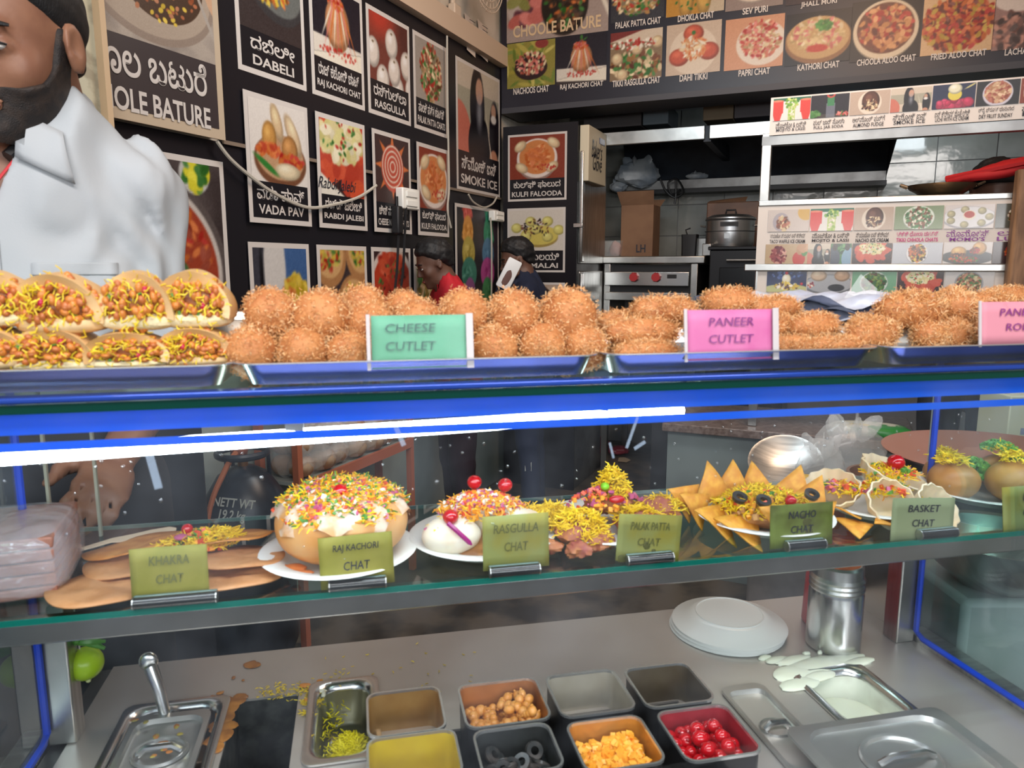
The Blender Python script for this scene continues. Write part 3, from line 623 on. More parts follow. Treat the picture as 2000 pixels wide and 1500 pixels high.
co = bpic(990, -60, 1188, 60, lambda p: (p.rect(0, 0, 1, 1, (170, 150, 140)), p.ell(.2, .55, .3, .4, (200, 180, 170)), p.bits(.2, .45, .2, .3, 14, .08, [(110, 60, 70), PNK, (150, 150, 80)]), p.ell(.58, .42, .34, .4, (45, 35, 30)), p.bits(.58, .42, .3, .32, 70, .03, [(60, 45, 35), GRN, ORG, (90, 60, 40)]), p.ell(.92, .5, .03, .4, WHT, .4)), None, 30)
(a0, z0), (a1, z1) = bb(1003, 52), bb(1174, 50)
text(co, 'CHOOLE BATURE', (a0 + a1) / 2, bb(1089, 52)[1], a1 - a0, bb(1089, 40)[1] - bb(1089, 64)[1], mat('print_gold', (.60, .43, .26), .4), -.025)
bpic(991, 87, 1084, 165, lambda p: (p.rect(0, 0, 1, 1, (150, 140, 60)), p.bits(.5, .5, .7, .6, 30, .05, [(110, 130, 50), (190, 175, 80)], 4), p.ell(.5, .42, .4, .26, (50, 28, 30)), p.bits(.5, .52, .38, .24, 120, .03, [(190, 90, 70), PNK, DRK, CRM], 1.6), p.ell(.72, .92, .16, .1, (150, 60, 55))), 'NACHOOS CHAT', 31, 69, 176)
bpic(1088, 74, 1184, 158, p_kachori, 'RAJ KACHORI CHAT', 32, 84, 168)
bpic(1193, 66, 1292, 150, p_rasg, 'TIKKI RASGULLA CHAT', 33, 93, 160)
bpic(1303, 51, 1406, 139, p_tikki, 'DAHI TIKKI', 34, 54, 151)
bpic(1418, 40, 1528, 128, lambda p: (p.rect(0, 0, 1, 1, (215, 150, 110)), p.ell(.62, .48, .48, .42, (232, 215, 195)), p.bits(.6, .55, .4, .36, 170, .03, [(220, 120, 90), RED, CRM, PNK, (190, 150, 100)], 1.5)), 'PAPRI CHAT', 35, 61, 141)
bpic(1537, 30, 1659, 118, lambda p: (p.rect(0, 0, 1, 1, (16, 15, 24)), p.ell(.5, .45, .62, .44, (150, 100, 55)), p.ell(.5, .5, .58, .4, (205, 160, 100)), p.bits(.5, .55, .5, .3, 120, .03, [CRM, (225, 190, 130), (205, 170, 110), PNK], 2), p.ell(.5, .3, .2, .07, (205, 60, 40)), p.bits(.58, .72, .13, .09, 24, .03, [GRN, (80, 150, 60)])), 'KATHORI CHAT', 36, 81, 129)
bpic(1666, 6, 1794, 110, lambda p: p_bowl((228, 205, 170), (110, 60, 40), [(205, 130, 75), (220, 150, 90), (120, 50, 35), RED], (16, 15, 24), 130, .04, .5)(p), 'CHOOLA ALOO CHAT', 37, 114, 118, nf=66)
bpic(1806, -5, 1937, 97, lambda p: p_mix(p, (225, 180, 130), (RED, ORG, (200, 90, 50), (200, 160, 60), (120, 60, 50)), .55, .44, None, 190, .035), 'FRIED ALOO CHAT', 38, 107, 107, nf=66)
bpic(1946, -12, 2062, 88, lambda p: (p.rect(0, 0, 1, 1, (160, 120, 110)), p.ell(.4, .85, .4, .2, (225, 205, 190)), p.bits(.5, .3, .6, .35, 90, .05, [(80, 60, 55), (190, 130, 110), (120, 80, 70)])), 'LACHA CHAT', 39, 84, 99)
bpic(1195, -55, 1297, 33, lambda p: p_mix(p, (60, 60, 66), (CRM, (200, 150, 90), RED, (170, 140, 80), GRN), .5, .4, None, 130), 'PALAK PATTA CHAT', 40, 88, 45)
bpic(1304, -65, 1414, 20, lambda p: (p.rect(0, 0, 1, 1, (200, 180, 150)), p.ell(.3, .4, .4, .7, (200, 140, 50)), p.orb(.35, .4, .16, .5, (215, 160, 70)), p.orb(.65, .45, .16, .5, (220, 170, 80)), p.bits(.5, .3, .4, .2, 20, .02, [GRN])), 'DHOKLA CHAT', 41, 70, 33)
bpic(1421, -80, 1529, 9, lambda p: p_mix(p, (150, 130, 120), (CRM, BRN, ORG), .4, .3, (225, 205, 185)), 'SEV PURI', 42, 49, 20)
bpic(1540, -95, 1658, -4, lambda p: p_mix(p, (60, 45, 50), (CRM, ORG, YEL), .4, .4), 'JHALL MURI', 43, 70, 7)

# ---------------------------------------------------------------- cold cabinet clad with black menu panels
def rthing(name, label, cat, a, b, z=0, group=None): return thing(name, label, cat, tuple(rw(a, b, z)), RA, group)
KB = -.06
(ka0, kz1), (ka1, _) = rb(980, 249, KB), rb(1129, 300, KB)
cc = thing('cold_cabinet', 'tall cabinet clad in black kulfi falooda and rasmalai menu panel, steel side door', 'cabinet', tuple(K0), RA)
B().bx(ka0 + .02, ka1 - .004, KB + .01, KB + .56, 0, kz1 - .01).obj('body', STEEL_D, cc, bev=.005)
B().bx(ka0 + .01, ka1, KB - .004, KB + .008, 0, kz1).obj('front_panel', VINYL, cc, smooth=False)
def kz(y, x=1050): return rb(x, y, KB)[1]
def ca(px, py=400): return rb(px, py, KB)[0]
kp = thing('x', 'x', 'x'); bpy.data.objects.remove(kp)
hold = cc
def framed_at(x0p, y0p, x1p, y1p, *a, **k):
    (a0, z1), (a1, z0) = rb(x0p, y0p, KB), rb(x1p, y1p, KB); return framed(hold, a0, a1, z0, z1, *a, y=KB - .006, bd=.012, **k)
framed_at(993, 265, 1107, 390, p_kulfi, 'KULFI FALOODA', 'ಕುಲ್ಫಿ ಫಾಲುದ', .33, seed=50)
framed_at(992, 408, 1104, 532, p_malai, 'RASMALAI', 'ರಸ್ ಮಲಯಿ', .34, seed=51)
framed_at(992, 551, 1103, 672, p_fudge, '', '', seed=52)
# side door in the b direction
for (y0, y1) in ((290, 515), (530, 640)):
    z1, z0 = rb(1140, y0, KB)[1], rb(1140, y1, KB)[1]
    d = B().bx(ka1 - .004, ka1 + .012, KB + .03, KB + .52, z0, z1).obj('door', STEEL, cc, bev=.004)
    B().bx(ka1 + .012, ka1 + .03, KB + .005, KB + .045, z0 + .01, z1 - .01).obj('edge_handle', STEEL_P, d, bev=.004)
z = rb(1140, 440, KB)[1]; d_ = B().bx(ka1 - .02, ka1 + .035, KB - .01, KB + .03, z - .012, z + .012).obj('latch', STEEL_P, cc, bev=.003)
# the cream box with brush lettering fixed high on its side
z1, z0 = rb(1131, 243, KB)[1], rb(1131, 353, KB)[1]; bw = rb(1147, 300, KB)[0] - ka1
bx_ = rthing('sign_box', 'cream glove carton with brush lettering high beside the black menu panel', 'box', ka1 + .002, KB + .02, z0)
B().bx(0, bw, 0, .34, 0, z1 - z0).obj('carton', mat('cream_card', (.60, .54, .40), .5), bx_, bev=.004)
text(bx_, "Baker's", bw + .003, (z1 - z0) * .62, .2, .10, INK, .15, bold=0, shear=.3, rzz=90); text(bx_, 'Glove', bw + .003, (z1 - z0) * .38, .17, .09, INK, .16, bold=0, shear=.3, rzz=90)
B().bx(bw, bw + .003, .2, .3, (z1 - z0) * .76, (z1 - z0) * .87).obj('blue_label', mat('navy_print', (.03, .04, .12), .4), bx_)

# ---------------------------------------------------------------- extraction hood and what lies on it
HB = .30
h0, hz0 = rb(1150, 280, HB); h1 = rb(1760, 240, HB)[0]; hz1 = rb(1300, 250, HB)[1]; hz0 = rb(1300, 277, HB)[1]
hood = thing('extraction_hood', 'long steel extraction hood with dark inside over the kitchen burners', 'hood', tuple(K0), RA)
hm = rb(1381, 255, HB)[0]
for (q0, q1) in ((h0, hm - .012), (hm + .012, h1)): B().bx(q0, q1, HB, HB + .015, hz0, hz1).obj('front_panel', STEEL, hood, bev=.004)
HOOD_IN = mat('hood_inside', (.018, .024, .034), .5, col2=(.03, .04, .055), scale=6)  # dark blue-grey shared by the inner faces of the hood
zl = rb(1300, 366, TB - .06)[1]
V = [(h0, HB + .015, hz1), (h1, HB + .015, hz1), (h1, TB - .16, hz1 + .05), (h0, TB - .16, hz1 + .05), (h0, TB - .02, zl), (h1, TB - .02, zl)]
B().add(V, [(0, 1, 2, 3), (3, 2, 5, 4)]).obj('dark_lining', HOOD_IN, hood, smooth=False)
B().add([(h1, HB + .015, hz0), (h1, HB, hz1), (h1, TB - .16, hz1 + .05), (h1, TB - .02, zl)], [(0, 1, 2, 3)]).obj('side_panel', HOOD_IN, hood, smooth=False)
B().bx(hm - .02, hm + .02, HB + .02, TB - .05, hz0 - .01, hz1).obj('divider', HOOD_IN, hood)
B().bx(h0, h1, TB - .10, TB - .012, zl - .02, zl + .045).obj('grease_gutter', STEEL_D, hood, bev=.004)
B().bx(h0, h1, TB - .17, TB - .012, zl - .05, zl - .022).obj('shelf_rail', BLACK, hood)
def plastic_bag(label, p, r, seed, m=None, T=None):
    t = thing('plastic_bag', label, 'bag', tuple(p))
    B().lump((0, 0, r[2]), r, .3, 3.5, seed, 26, 18, T=T).obj('film', m or BAGM, t, sharp=25)
    b = B()
    for k in range(5): a = k * 1.3 + seed; b.lump((r[0] * .5 * math.cos(a), r[1] * .4 * math.sin(a), r[2] * 1.8), (r[0] * .25, r[0] * .07, r[2] * .5), .3, 4, k + seed, 10, 8, T=rot('Z', a) @ rot('Y', .5))
    b.obj('knot', m or BAGM, t, sharp=25); return t
BAGM = mat('bag_film', (.62, .68, .72), .3, col2=(.35, .42, .50), scale=9, alpha=.85)
CLEAR = mat('clear_film', (.8, .85, .85), .15, alpha=.28, spec=.8, col2=(.95, .95, .95), scale=12)
a, z = rb(1250, 362, TB - .1); plastic_bag('crumpled white and blue bag hanging from the hood gutter', rw(a, TB - .16, z - .02), (.14, .06, .09), 3)
a, z = rb(1212, 372, TB - .1); plastic_bag('small white bag on the gutter left of the crumpled blue one', rw(a, TB - .16, z - .02), (.06, .04, .04), 6)
a, z = rb(1362, 352, TB - .1); plastic_bag('grey folded bag lying on the hood gutter beside the black cables', rw(a, TB - .05, z - .0), (.08, .03, .03), 9)
cab = lambda pts: [tuple(rw(*rb(x, y, TB - .2)[:1], TB - .2, rb(x, y, TB - .2)[1])) for x, y in pts]
cable(cab([(1290, 350), (1300, 372), (1318, 386), (1335, 374), (1322, 350), (1305, 358), (1312, 380), (1330, 370)]), .007, BLACK, 'black cable looped under the hood gutter')
cable(cab([(1320, 352), (1320, 380), (1318, 398)]), .007, BLACK, 'black cable end dangling from the hood gutter', 'power_lead')
for i, (x0, y0, x1, y1, m, l) in enumerate(((1140, 208, 1252, 238, (.10, .09, .09), 'dusty flat carton on top of the hood, left'), (1256, 212, 1305, 236, (.16, .20, .23), 'pale blue packet on top of the hood'), (1374, 203, 1432, 228, (.26, .20, .13), 'tan carton on top of the hood'), (1435, 200, 1512, 226, (.13, .12, .13), 'grey carton on top of the hood beside the tan one'))):
    (a0, z1), (a1, z0) = rb(x0, y0, HB + .15), rb(x1, y1, HB + .15)
    t = rthing('storage_carton', l, 'carton', (a0 + a1) / 2, HB + .3, hz1 + .052); w = a1 - a0; h = z1 - z0 + .03
    B().bx(-w / 2, w / 2, -.15, .15, 0, h).obj('box', mat('carton%d' % i, m, .7), t, bev=.004); B().bx(-w / 2 - .001, w / 2 + .001, -.025, .025, h, h + .002).obj('tape', mat('tape', (.35, .30, .2), .3), t)

# ---------------------------------------------------------------- burner bench, cartons, pot
GB = .42
g0 = rb(1176, 520, GB)[0]; g1 = rb(1376, 520, GB)[0]; gz = rb(1280, 500, GB)[1]
bench = thing('burner_bench', 'steel burner bench with two red knobs below the tall cardboard box', 'bench', tuple(K0), RA)
B().bx(g0, g1, GB, GB + .6, gz - .045, gz).obj('worktop', STEEL, bench, bev=.006)
B().bx(rb(1300, 500, GB)[0], g1 + .03, GB + .5, GB + .53, gz, gz + .12).obj('splash_rail', STEEL, bench, bev=.004)
B().bx(g1 - .02, g1 + .03, GB + .02, GB + .53, gz, gz + .07).obj('end_rail', STEEL, bench, bev=.004)
pz1, pz0 = rb(1250, 531, GB)[1], rb(1250, 558, GB)[1]; p0, p1 = rb(1182, 545, GB)[0], rb(1346, 545, GB)[0]
fp = B().bx(p0, p1, GB - .01, GB + .02, pz0, pz1).obj('control_panel', STEEL_P, bench, bev=.003)
for x in (1240, 1283): a = rb(x, 541, GB)[0]; B().lathe([(0, -.03), (.026, -.03), (.03, -.012), (.03, 0)], (a, GB - .012, (pz0 + pz1) / 2 + .01), 8, T=rot('X', rad(90)) @ rot('Z', .3) * np.array([1, 1, -1])).obj('knob', mat('red_knob', (.42, .03, .035), .4), fp)
a = rb(1313, 541, GB)[0]; B().bx(a - .028, a + .028, GB - .013, GB - .009, pz0 + .045, pz1 - .015).obj('black_window', BLACK, fp)
B().bx(p0, p1, GB + .0, GB + .02, pz0 - .09, pz0 - .04).obj('lower_rail', STEEL, bench, bev=.003)
B().bx(p0, g1 - .04, GB + .04, GB + .5, pz0 - .06, gz - .05).obj('burner_box', BLACK, bench)
for (x, y) in ((g0 + .03, GB + .03), (g1 - .06, GB + .03), (g0 + .03, GB + .55), (g1 - .06, GB + .55)): B().bx(x - .02, x + .02, y - .02, y + .02, 0, gz - .045).obj('leg', STEEL, bench, bev=.003)
B().bx(g0 + .02, g1 - .05, GB + .05, GB + .55, .35, .37).obj('undershelf', STEEL_D, bench)
a, _ = rb(1320, 570, GB); t = rthing('blue_crate', 'dark blue crate under the burner bench', 'crate', a, GB + .25, .372)
B().bx(-.16, .16, -.15, .15, 0, .012).bx(-.16, .16, -.15, -.14, 0, .22).bx(-.16, .16, .14, .15, 0, .22).bx(-.16, -.15, -.15, .15, 0, .22).bx(.15, .16, -.15, .15, 0, .22).obj('tub', mat('navy_plastic', (.01, .03, .13), .4), t, bev=.004)
B().bx(-.17, .17, -.16, .16, .22, .24).obj('rim', mat('navy_plastic', (.01, .03, .13), .4), t, bev=.006)
(a0, z1), (a1, _) = rb(1211, 376, GB + .25), rb(1280, 400, GB + .25)
t = rthing('cardboard_box', 'tall plain brown cardboard box standing on the burner bench', 'box', (a0 + a1) / 2, GB + .35, gz + .001); w = a1 - a0 - .02; h = z1 - gz
B().bx(-w / 2, w / 2, -.1, .1, 0, h * .8).obj('carton', CARDB, t, bev=.003)
B().add([(-w / 2, -.1, h * .8), (w / 2, -.1, h * .8), (w / 2 + .01, -.15, h), (-w / 2 - .02, -.14, h), (-w / 2, .1, h * .8), (w / 2, .1, h * .8), (w / 2 + .02, .15, h * .92), (-w / 2, .16, h * .92)], [(0, 1, 2, 3), (4, 7, 6, 5)]).obj('flap', CARDB, t, smooth=False)
text(t, 'LH', .03, .05, .06, .05, INK, -.102)
a, z = rb(1192, 485, GB + .2); t = rthing('plastic_tub', 'clear plastic tub beside the tall cardboard box', 'tub', a, GB + .25, gz + .001)
b = B(); b.loft([rr(.12, .12, .015, 0), rr(.14, .14, .015, .10)], cap1=False); b.obj('tub', CLEAR, t); B().lump((.02, 0, .05), (.04, .04, .05), .3, 3, 4).obj('pink_wrap', mat('pink_wrap', (.45, .25, .22), .6), t)
# black cabinet right of bench
c0, c1 = rb(1386, 500, GB)[0], rb(1545, 500, GB)[0]; czt = rb(1430, 481, GB)[1]
t = thing('low_cabinet', 'black steel cabinet carrying the brown carton and the steamer pot', 'cabinet', tuple(K0), RA)
B().bx(c0, c1, GB, GB + .7, .05, czt - .02).obj('body', mat('black_steel', (.02, .021, .024), .35, .5), t, bev=.006); B().bx(c0 - .01, c1 + .01, GB - .01, GB + .71, czt - .02, czt).obj('top', mat('black_steel', (.02, .02, .02)), t, bev=.004)
B().bx(c0 + .06, c1 - .06, GB - .012, GB - .001, .15, czt - .12).obj('door', mat('dark_glass', (.008, .009, .011), .2), t, bev=.004)
for x in (c0 + .04, c1 - .04): B().bx(x - .02, x + .02, GB + .02, GB + .06, 0, .06).obj('leg', BLACK, t)
B().tube([(c0 + .1, GB - .03, czt - .08), (c1 - .1, GB - .03, czt - .08)], .008).obj('handle', STEEL_D, t)
(a0, z1), (a1, _) = rb(1378, 398, GB + .45), rb(1478, 400, GB + .45)
t = rthing('cardboard_box', 'wide taped brown carton behind the steamer pot', 'box', (a0 + a1) / 2 + .02, GB + .52, czt + .001); w = a1 - a0; h = z1 - czt
B().bx(-w / 2, w / 2, -.14, .14, 0, h).obj('carton', mat('brown_card', (.15, .075, .045), .45, col2=(.10, .05, .03), scale=8), t, bev=.006); B().add([(-w / 2, -.14, h), (w / 2 - .08, -.14, h), (w / 2 - .08, -.02, h + .04), (-w / 2, -.02, h + .02)], [(0, 1, 2, 3)]).obj('flap', CARDB, t, smooth=False)
a, _ = rb(1424, 470, GB + .15); pr = .14
t = rthing('steamer_pot', 'aluminium steamer pot with stacked tiers and lid on the black cabinet', 'pot', a, GB + .18, czt + .001)
AL = mat('aluminium', (.52, .54, .56), .32, .95, bump=(40, .1))
B().lathe([(0, 0), (pr * .95, 0), (pr, .02), (pr, .085), (pr + .008, .09), (0, .09)], n=32).obj('lower_tier', AL, t)
B().lathe([(0, .09), (pr, .09), (pr, .15), (pr + .008, .157), (pr, .16), (0, .16)], n=32).obj('upper_tier', AL, t)
l_ = B().lathe([(pr + .004, .16), (pr + .004, .168), (pr * .8, .185), (pr * .4, .19), (0, .192)], n=32).obj('lid', AL, t); B().tube([(-.03, 0, .19), (-.025, 0, .215), (.025, 0, .215), (.03, 0, .19)], .006).obj('lid_handle', BLACK, l_)
for k in (-1, 1): B().tube([(k * pr, -.03, .12), (k * (pr + .03), -.02, .125), (k * (pr + .03), .02, .125), (k * pr, .03, .12)], .005).obj('side_handle', AL, t)
B().bx(-.04, .06, -pr - .004, -pr + .01, .115, .14).obj('maker_plate', BLACK, t); B().bx(-.015, .015, -pr - .006, -pr + .01, .045, .075).obj('clasp', STEEL_P, t)
a, _ = rb(1352, 470, TB - .3); t = rthing('black_jug', 'small black square jug against the tiles', 'jug', a, GB + .45, gz + .001)
B().loft([rr(.09, .08, .01, 0), rr(.1, .09, .01, .14)]).obj('body', BLACK, t); B().tube([(-.02, 0, .14), (-.03, 0, .17), (.0, 0, .18)], .005).obj('wire', BLACK, t)

# ---------------------------------------------------------------- menu kiosk on the right
MB = -.95
def mk(px, py): return rb(px, py, MB)
kiosk = thing('menu_kiosk', 'steel framed kiosk on the right with drink and snack picture panels', 'kiosk', tuple(K0), RA)
m0 = mk(1507, 230)[0]; m1 = mk(2060, 230)[0]
zh1, zh0 = mk(1507, 192)[1], mk(1507, 265)[1]
for x in (m0 - .012, m1): B().bx(x - .018, x + .018, MB, MB + .035, rb(1400, 832, -1.0)[1] + .001, zh0 + .01).obj('post', STEEL, kiosk, bev=.003)
B().bx(m0 - .03, m1 + .03, MB - .002, MB + .04, zh0 - .035, zh0 - .002).obj('header_rail', STEEL_D, kiosk)
hs = B().bx(m0 - .005, m1, MB - .008, MB - .001, zh0, zh1).obj('header_panel', WHITE_K, kiosk, smooth=False)
cells = [(1510, 1582, p_drinks, 'MOJITO & LASSI', 'ಮೊಜಿತೋ & ಲಸ್ಸಿ'), (1583, 1657, p_soda, 'FULL JAR SODA', 'ಫುಲ್ ಜಾರ್ ಸೋಡಾ'), (1659, 1736, p_fudge, 'ALMOND FUDGE', 'ಅಲ್ಮೊಂಡ್ ಫುಡ್ಗೆ'), (1738, 1817, p_girls, 'SMOKE ICE', 'ಸ್ಮೋಕ್ ಐಸ್'), (1819, 1902, p_lichi, 'LICHI WITH ICE CREAM', 'ಐಸ್ ಕ್ರೀಮ್ ಜೊತೆ ಲಿಚಿ'), (1904, 1988, lambda p: p_bowl((205, 200, 215), (170, 110, 80), [(200, 150, 110), (225, 190, 150), (170, 90, 70)], (30, 28, 34), 90, .05, .46)(p), 'DRY FRUIT SUNDAY', 'ಡ್ರೈ ಫ್ರೂಟ್ ಭಾನುವಾರ'), (1990, 2060, p_kulfi, 'MILK', 'ಹಾಲು')]
zp0 = mk(1507, 238)[1]; zk = mk(1507, 246)[1]; ze = mk(1507, 257)[1]; hk = (zh1 - zh0)
for i, (x0, x1, pf, en, kn) in enumerate(cells):
    a0 = mk(x0, 230 - (x0 - 1507) * .06)[0]; a1 = mk(x1, 230 - (x1 - 1507) * .06)[0]; p = Pic(a1 - a0, zh1 - zp0 - .006, (90, 80, 80), n=52, seed=60 + i); pf(p); p.grain(4); p.put(hs, a0, zp0, MB - .0105)
    text(hs, kn, (a0 + a1) / 2, zk - .002, (a1 - a0) * .82, hk * .16, INK, MB - .011, kn=True, name='kannada_lettering'); text(hs, en, (a0 + a1) / 2, ze, (a1 - a0) * .78, hk * .10, INK, MB - .011, bold=.01)
zt_, zb_, zc_ = mk(1500, 403)[1], mk(1490, 523)[1], mk(1490, 640)[1]
B().bx(m0 - .03, m1, MB - .01, MB + .03, zt_, zt_ + .022).obj('top_rail', STEEL, kiosk, bev=.003); B().bx(m0 - .07, m1 + .03, MB - .02, MB + .03, zb_ - .012, zb_ + .014).obj('middle_rail', STEEL, kiosk, bev=.003)
pu = B().bx(m0 - .03, m1, MB - .006, MB + .004, zb_ + .014, zt_).obj('upper_menu_panel', WHITE_K, kiosk, smooth=False)
pd = B().bx(m0 - .02, m1, MB - .006, MB + .004, zc_ - .1, zb_ - .012).obj('lower_menu_panel', WHITE_K, kiosk, smooth=False)
GL = vcol_mat('glossy_print', .16, .6)
def zz(y): return mk(1500, y)[1]
row = [(1500, 1580, lambda p: (p.rect(0, 0, 1, 1, (205, 190, 180)), p.ell(.35, .45, .3, .35, (170, 160, 165)), p.ell(.85, .8, .3, .3, (215, 170, 80)), p.bits(.4, .4, .2, .25, 40, .06, [(190, 110, 80), CRM, BRN])), 'TACO WAFFLE ICE CREAM', 'ಟ್ಯಾಕೋ ವ್ಯಫಲ್ ಐಸ್ ಕ್ರೀಮ್', INK), (1582, 1666, p_drinks, 'MOJITO & LASSI', 'ಮೊಜಿತೋ & ಲಸ್ಸಿ', INK), (1668, 1743, p_fudge, 'NACHO ICE CREAM', 'ನ್ಯಾಚೋ ಐಸ್ ಕ್ರೀಮ್', INK), (1746, 1841, lambda p: p_mix(p, (130, 150, 110), (GRN, BRN, (150, 90, 60), (90, 140, 90), WHT), .42, .36, (220, 230, 215), 150, .04), 'TIKKI CHHOLA CHATS', 'ಟಿಕ್ಕಿ ಛೋಲಾ ಚಾಟ್ಸ್', INK_M), (1843, 1940, p_momos, "MOMO'S", "ಮೊಮೋ'ಸ್", INK_V), (1942, 2040, lambda p: p_mix(p, (90, 90, 80), (WHT, GRN, BRN)), 'LUCHI', 'ಲುಚಿ', INK_V)]
for i, (x0, x1, pf, en, kn, im) in enumerate(row):
    a0, a1 = mk(x0, 440)[0], mk(x1, 440 - (x1 - 1500) * .02)[0]; p = Pic(a1 - a0, zz(411) - zz(453), (90, 80, 80), n=52, seed=70 + i); pf(p); p.grain(4); p.put(pu, a0, zz(453), MB - .009, m=GL)
    big = en == "MOMO'S"; text(pu, kn, (a0 + a1) / 2, zz(461.5), (a1 - a0) * .86, (zz(455) - zz(466)) * (1.1 if big else .9), im, MB - .010, kn=True, name='kannada_lettering'); text(pu, en, (a0 + a1) / 2, zz(472), (a1 - a0) * (.72 if big else .86), zz(468) - zz(475), im, MB - .010, bold=.015)
row2 = [(1495, 1577, lambda p: (p.rect(0, 0, 1, 1, (190, 160, 120)), p.ell(.75, .3, .25, .3, (200, 50, 40)), p.bits(.35, .45, .3, .35, 60, .06, [(120, 30, 40), (150, 60, 60), (210, 150, 130)]), p.bits(.8, .75, .25, .2, 12, .1, [(200, 150, 110), (90, 150, 80)]))), (1577, 1621, p_girls), (1622, 1662, p_people), (1664, 1741, lambda p: p_rabdi(p, False)), (1742, 1839, lambda p: p_mix(p, (190, 195, 205), (DRK, BRN, (120, 70, 40), YEL, ORG), .30, .34, (225, 225, 230), 110, .045)), (1841, 1936, p_burger), (1937, 2030, lambda p: p_mix(p, (70, 50, 50), (ORG, RED, CRM)))]
for i, (x0, x1, pf) in enumerate(row2):
    a0, a1 = mk(x0, 500)[0], mk(x1, 500)[0]; p = Pic(a1 - a0, zz(477) - zb_ - .016, (90, 80, 80), n=52, seed=80 + i); pf(p); p.grain(4); p.put(pu, a0, zb_ + .015, MB - .009, m=GL)
row3 = [(1498, 1575, p_sundae, 'ಬನಾನ ಸ್ಪ್ಲಿಟ್ ಡಕ್', INK), (1577, 1661, p_bhatura, 'ಚೋಲೆ ಬಟುರೆ', INK_M), (1664, 1750, lambda p: p_mix(p, (110, 170, 130), (GRN, (40, 90, 40), BRN, (120, 150, 60)), .40, .36, (205, 220, 210), 130, .05), '', INK), (1752, 1842, lambda p: p_rabdi(p, False), '', INK), (1844, 1940, lambda p: p_bowl((150, 155, 160), (110, 70, 45), [(190, 120, 80), GRN, (205, 190, 140), (120, 60, 40)], (205, 200, 196), 140, .04, .46)(p), '', INK)]
z3 = zz(570)
for i, (x0, x1, pf, kn, im) in enumerate(row3):
    a0, a1 = mk(x0, 550)[0], mk(x1, 550)[0]; p = Pic(a1 - a0, zb_ - .014 - z3, (90, 80, 80), n=52, seed=90 + i); pf(p); p.grain(4); p.put(pd, a0, z3, MB - .009, m=GL)
    if kn: text(pd, kn, (a0 + a1) / 2, zz(579), (a1 - a0) * .8, zz(573) - zz(585), im, MB - .010, kn=True, name='kannada_lettering')
B().bx(m0 - .03, m1, MB + .031, MB + .30, zt_ + .0, zt_ + .02).obj('counter_top', STEEL, kiosk)
# wok, wooden post, person with red cloth
a, z = rb(1838, 385, MB + .15); t = rthing('wok', 'dark bronze wok resting on the kiosk counter', 'wok', a, MB + .17, zt_ + .0205)
WOKM = mat('bronzed_steel', (.16, .11, .07), .3, .9, col2=(.30, .22, .14), scale=5)
b = B(); b.lathe([(0, 0), (.06, .006), (.10, .035), (.112, .050), (.118, .050), (.105, .035), (.06, .012), (0, .008)], n=36); b.obj('bowl', WOKM, t)
for k in (-1, 1): B().tube([(k * .112, -.02, .045), (k * .135, -.015, .055), (k * .135, .015, .055), (k * .112, .02, .045)], .005).obj('handle', WOKM, t)
a, z = rb(1985, 335, MB - .02); t = rthing('wooden_post', 'rough wooden post at the right edge beside the menu panels', 'post', a + .05, MB - .05, 0)
b = B(); b.loft([rr(.12, .08, .01, 0), rr(.115, .08, .012, z * .5, cx=.005), rr(.11, .075, .015, z)]); b.obj('timber', WOOD, t); B().bx(-.061, .061, -.042, .042, z * .7, z * .72).obj('wire_band', STEEL_D, t)

# granite platform and bits under the kiosk
PB = -1.0
q0 = rb(1303, 880, PB)[0]; qz = rb(1400, 832, PB)[1]; q1 = rb(1795, 880, PB)[0]
t = thing('granite_platform', 'low granite-topped platform with pale grey panel below the menu kiosk', 'platform', tuple(K0), RA)
GRAN = mat('granite', (.12, .08, .065), .3, col2=(.20, .15, .13), scale=60)
B().bx(q0 - .02, q1, PB - .03, PB + .5, qz - .035, qz).obj('granite_slab', GRAN, t, bev=.004)
B().bx(q0, q1, PB, PB + .46, .0, qz - .035).obj('grey_panel', mat('grey_panel', (.20, .24, .235), .4, col2=(.15, .18, .18), scale=3), t)
B().bx(q0 - .07, q0 - .005, PB + .01, PB + .06, 0, qz + .1).obj('dark_post', BLACK, t)

# ---------------------------------------------------------------- people
def Rz(a): return rot('Z', a)
def nrm(v): v = np.array(v, float); return v / np.linalg.norm(v)
def hand_sdf(P, w, d, n, side, curl=.5, r=.0085, spread=.019):
    d = nrm(d); n = np.array(n, float); n = nrm(n - d * (n @ d)); s = np.cross(d, n) * side
    M = np.stack([s, n, d], 1)
    v = ell(P, w + d * .05, (.040, .017, .052), M)
    for i, L in enumerate((.066, .076, .070, .054)):
        b = w + d * .085 + s * (i - 1.5) * spread; c = curl * (1 + .12 * i)
        e = b + (d * math.cos(c) + n * math.sin(c)) * L * .55; g = e + (d * math.cos(2.2 * c) + n * math.sin(2.2 * c)) * L * .5
        v = smin(v, cap(P, b - d * .02, b, r * 1.1), .006); v = np.minimum(v, smin(cap(P, b, e, r * 1.08, r), cap(P, e, g, r, r * .82), .003))
    b = w + d * .025 - s * .030; e = b + nrm(d * .7 - s * .6 + n * .35) * .042; g = e + nrm(d * .9 - s * .1 + n * .5) * .034
    return smin(v, smin(cap(P, b, e, .013, .011), cap(P, e, g, .0105, .0085), .004), .008)
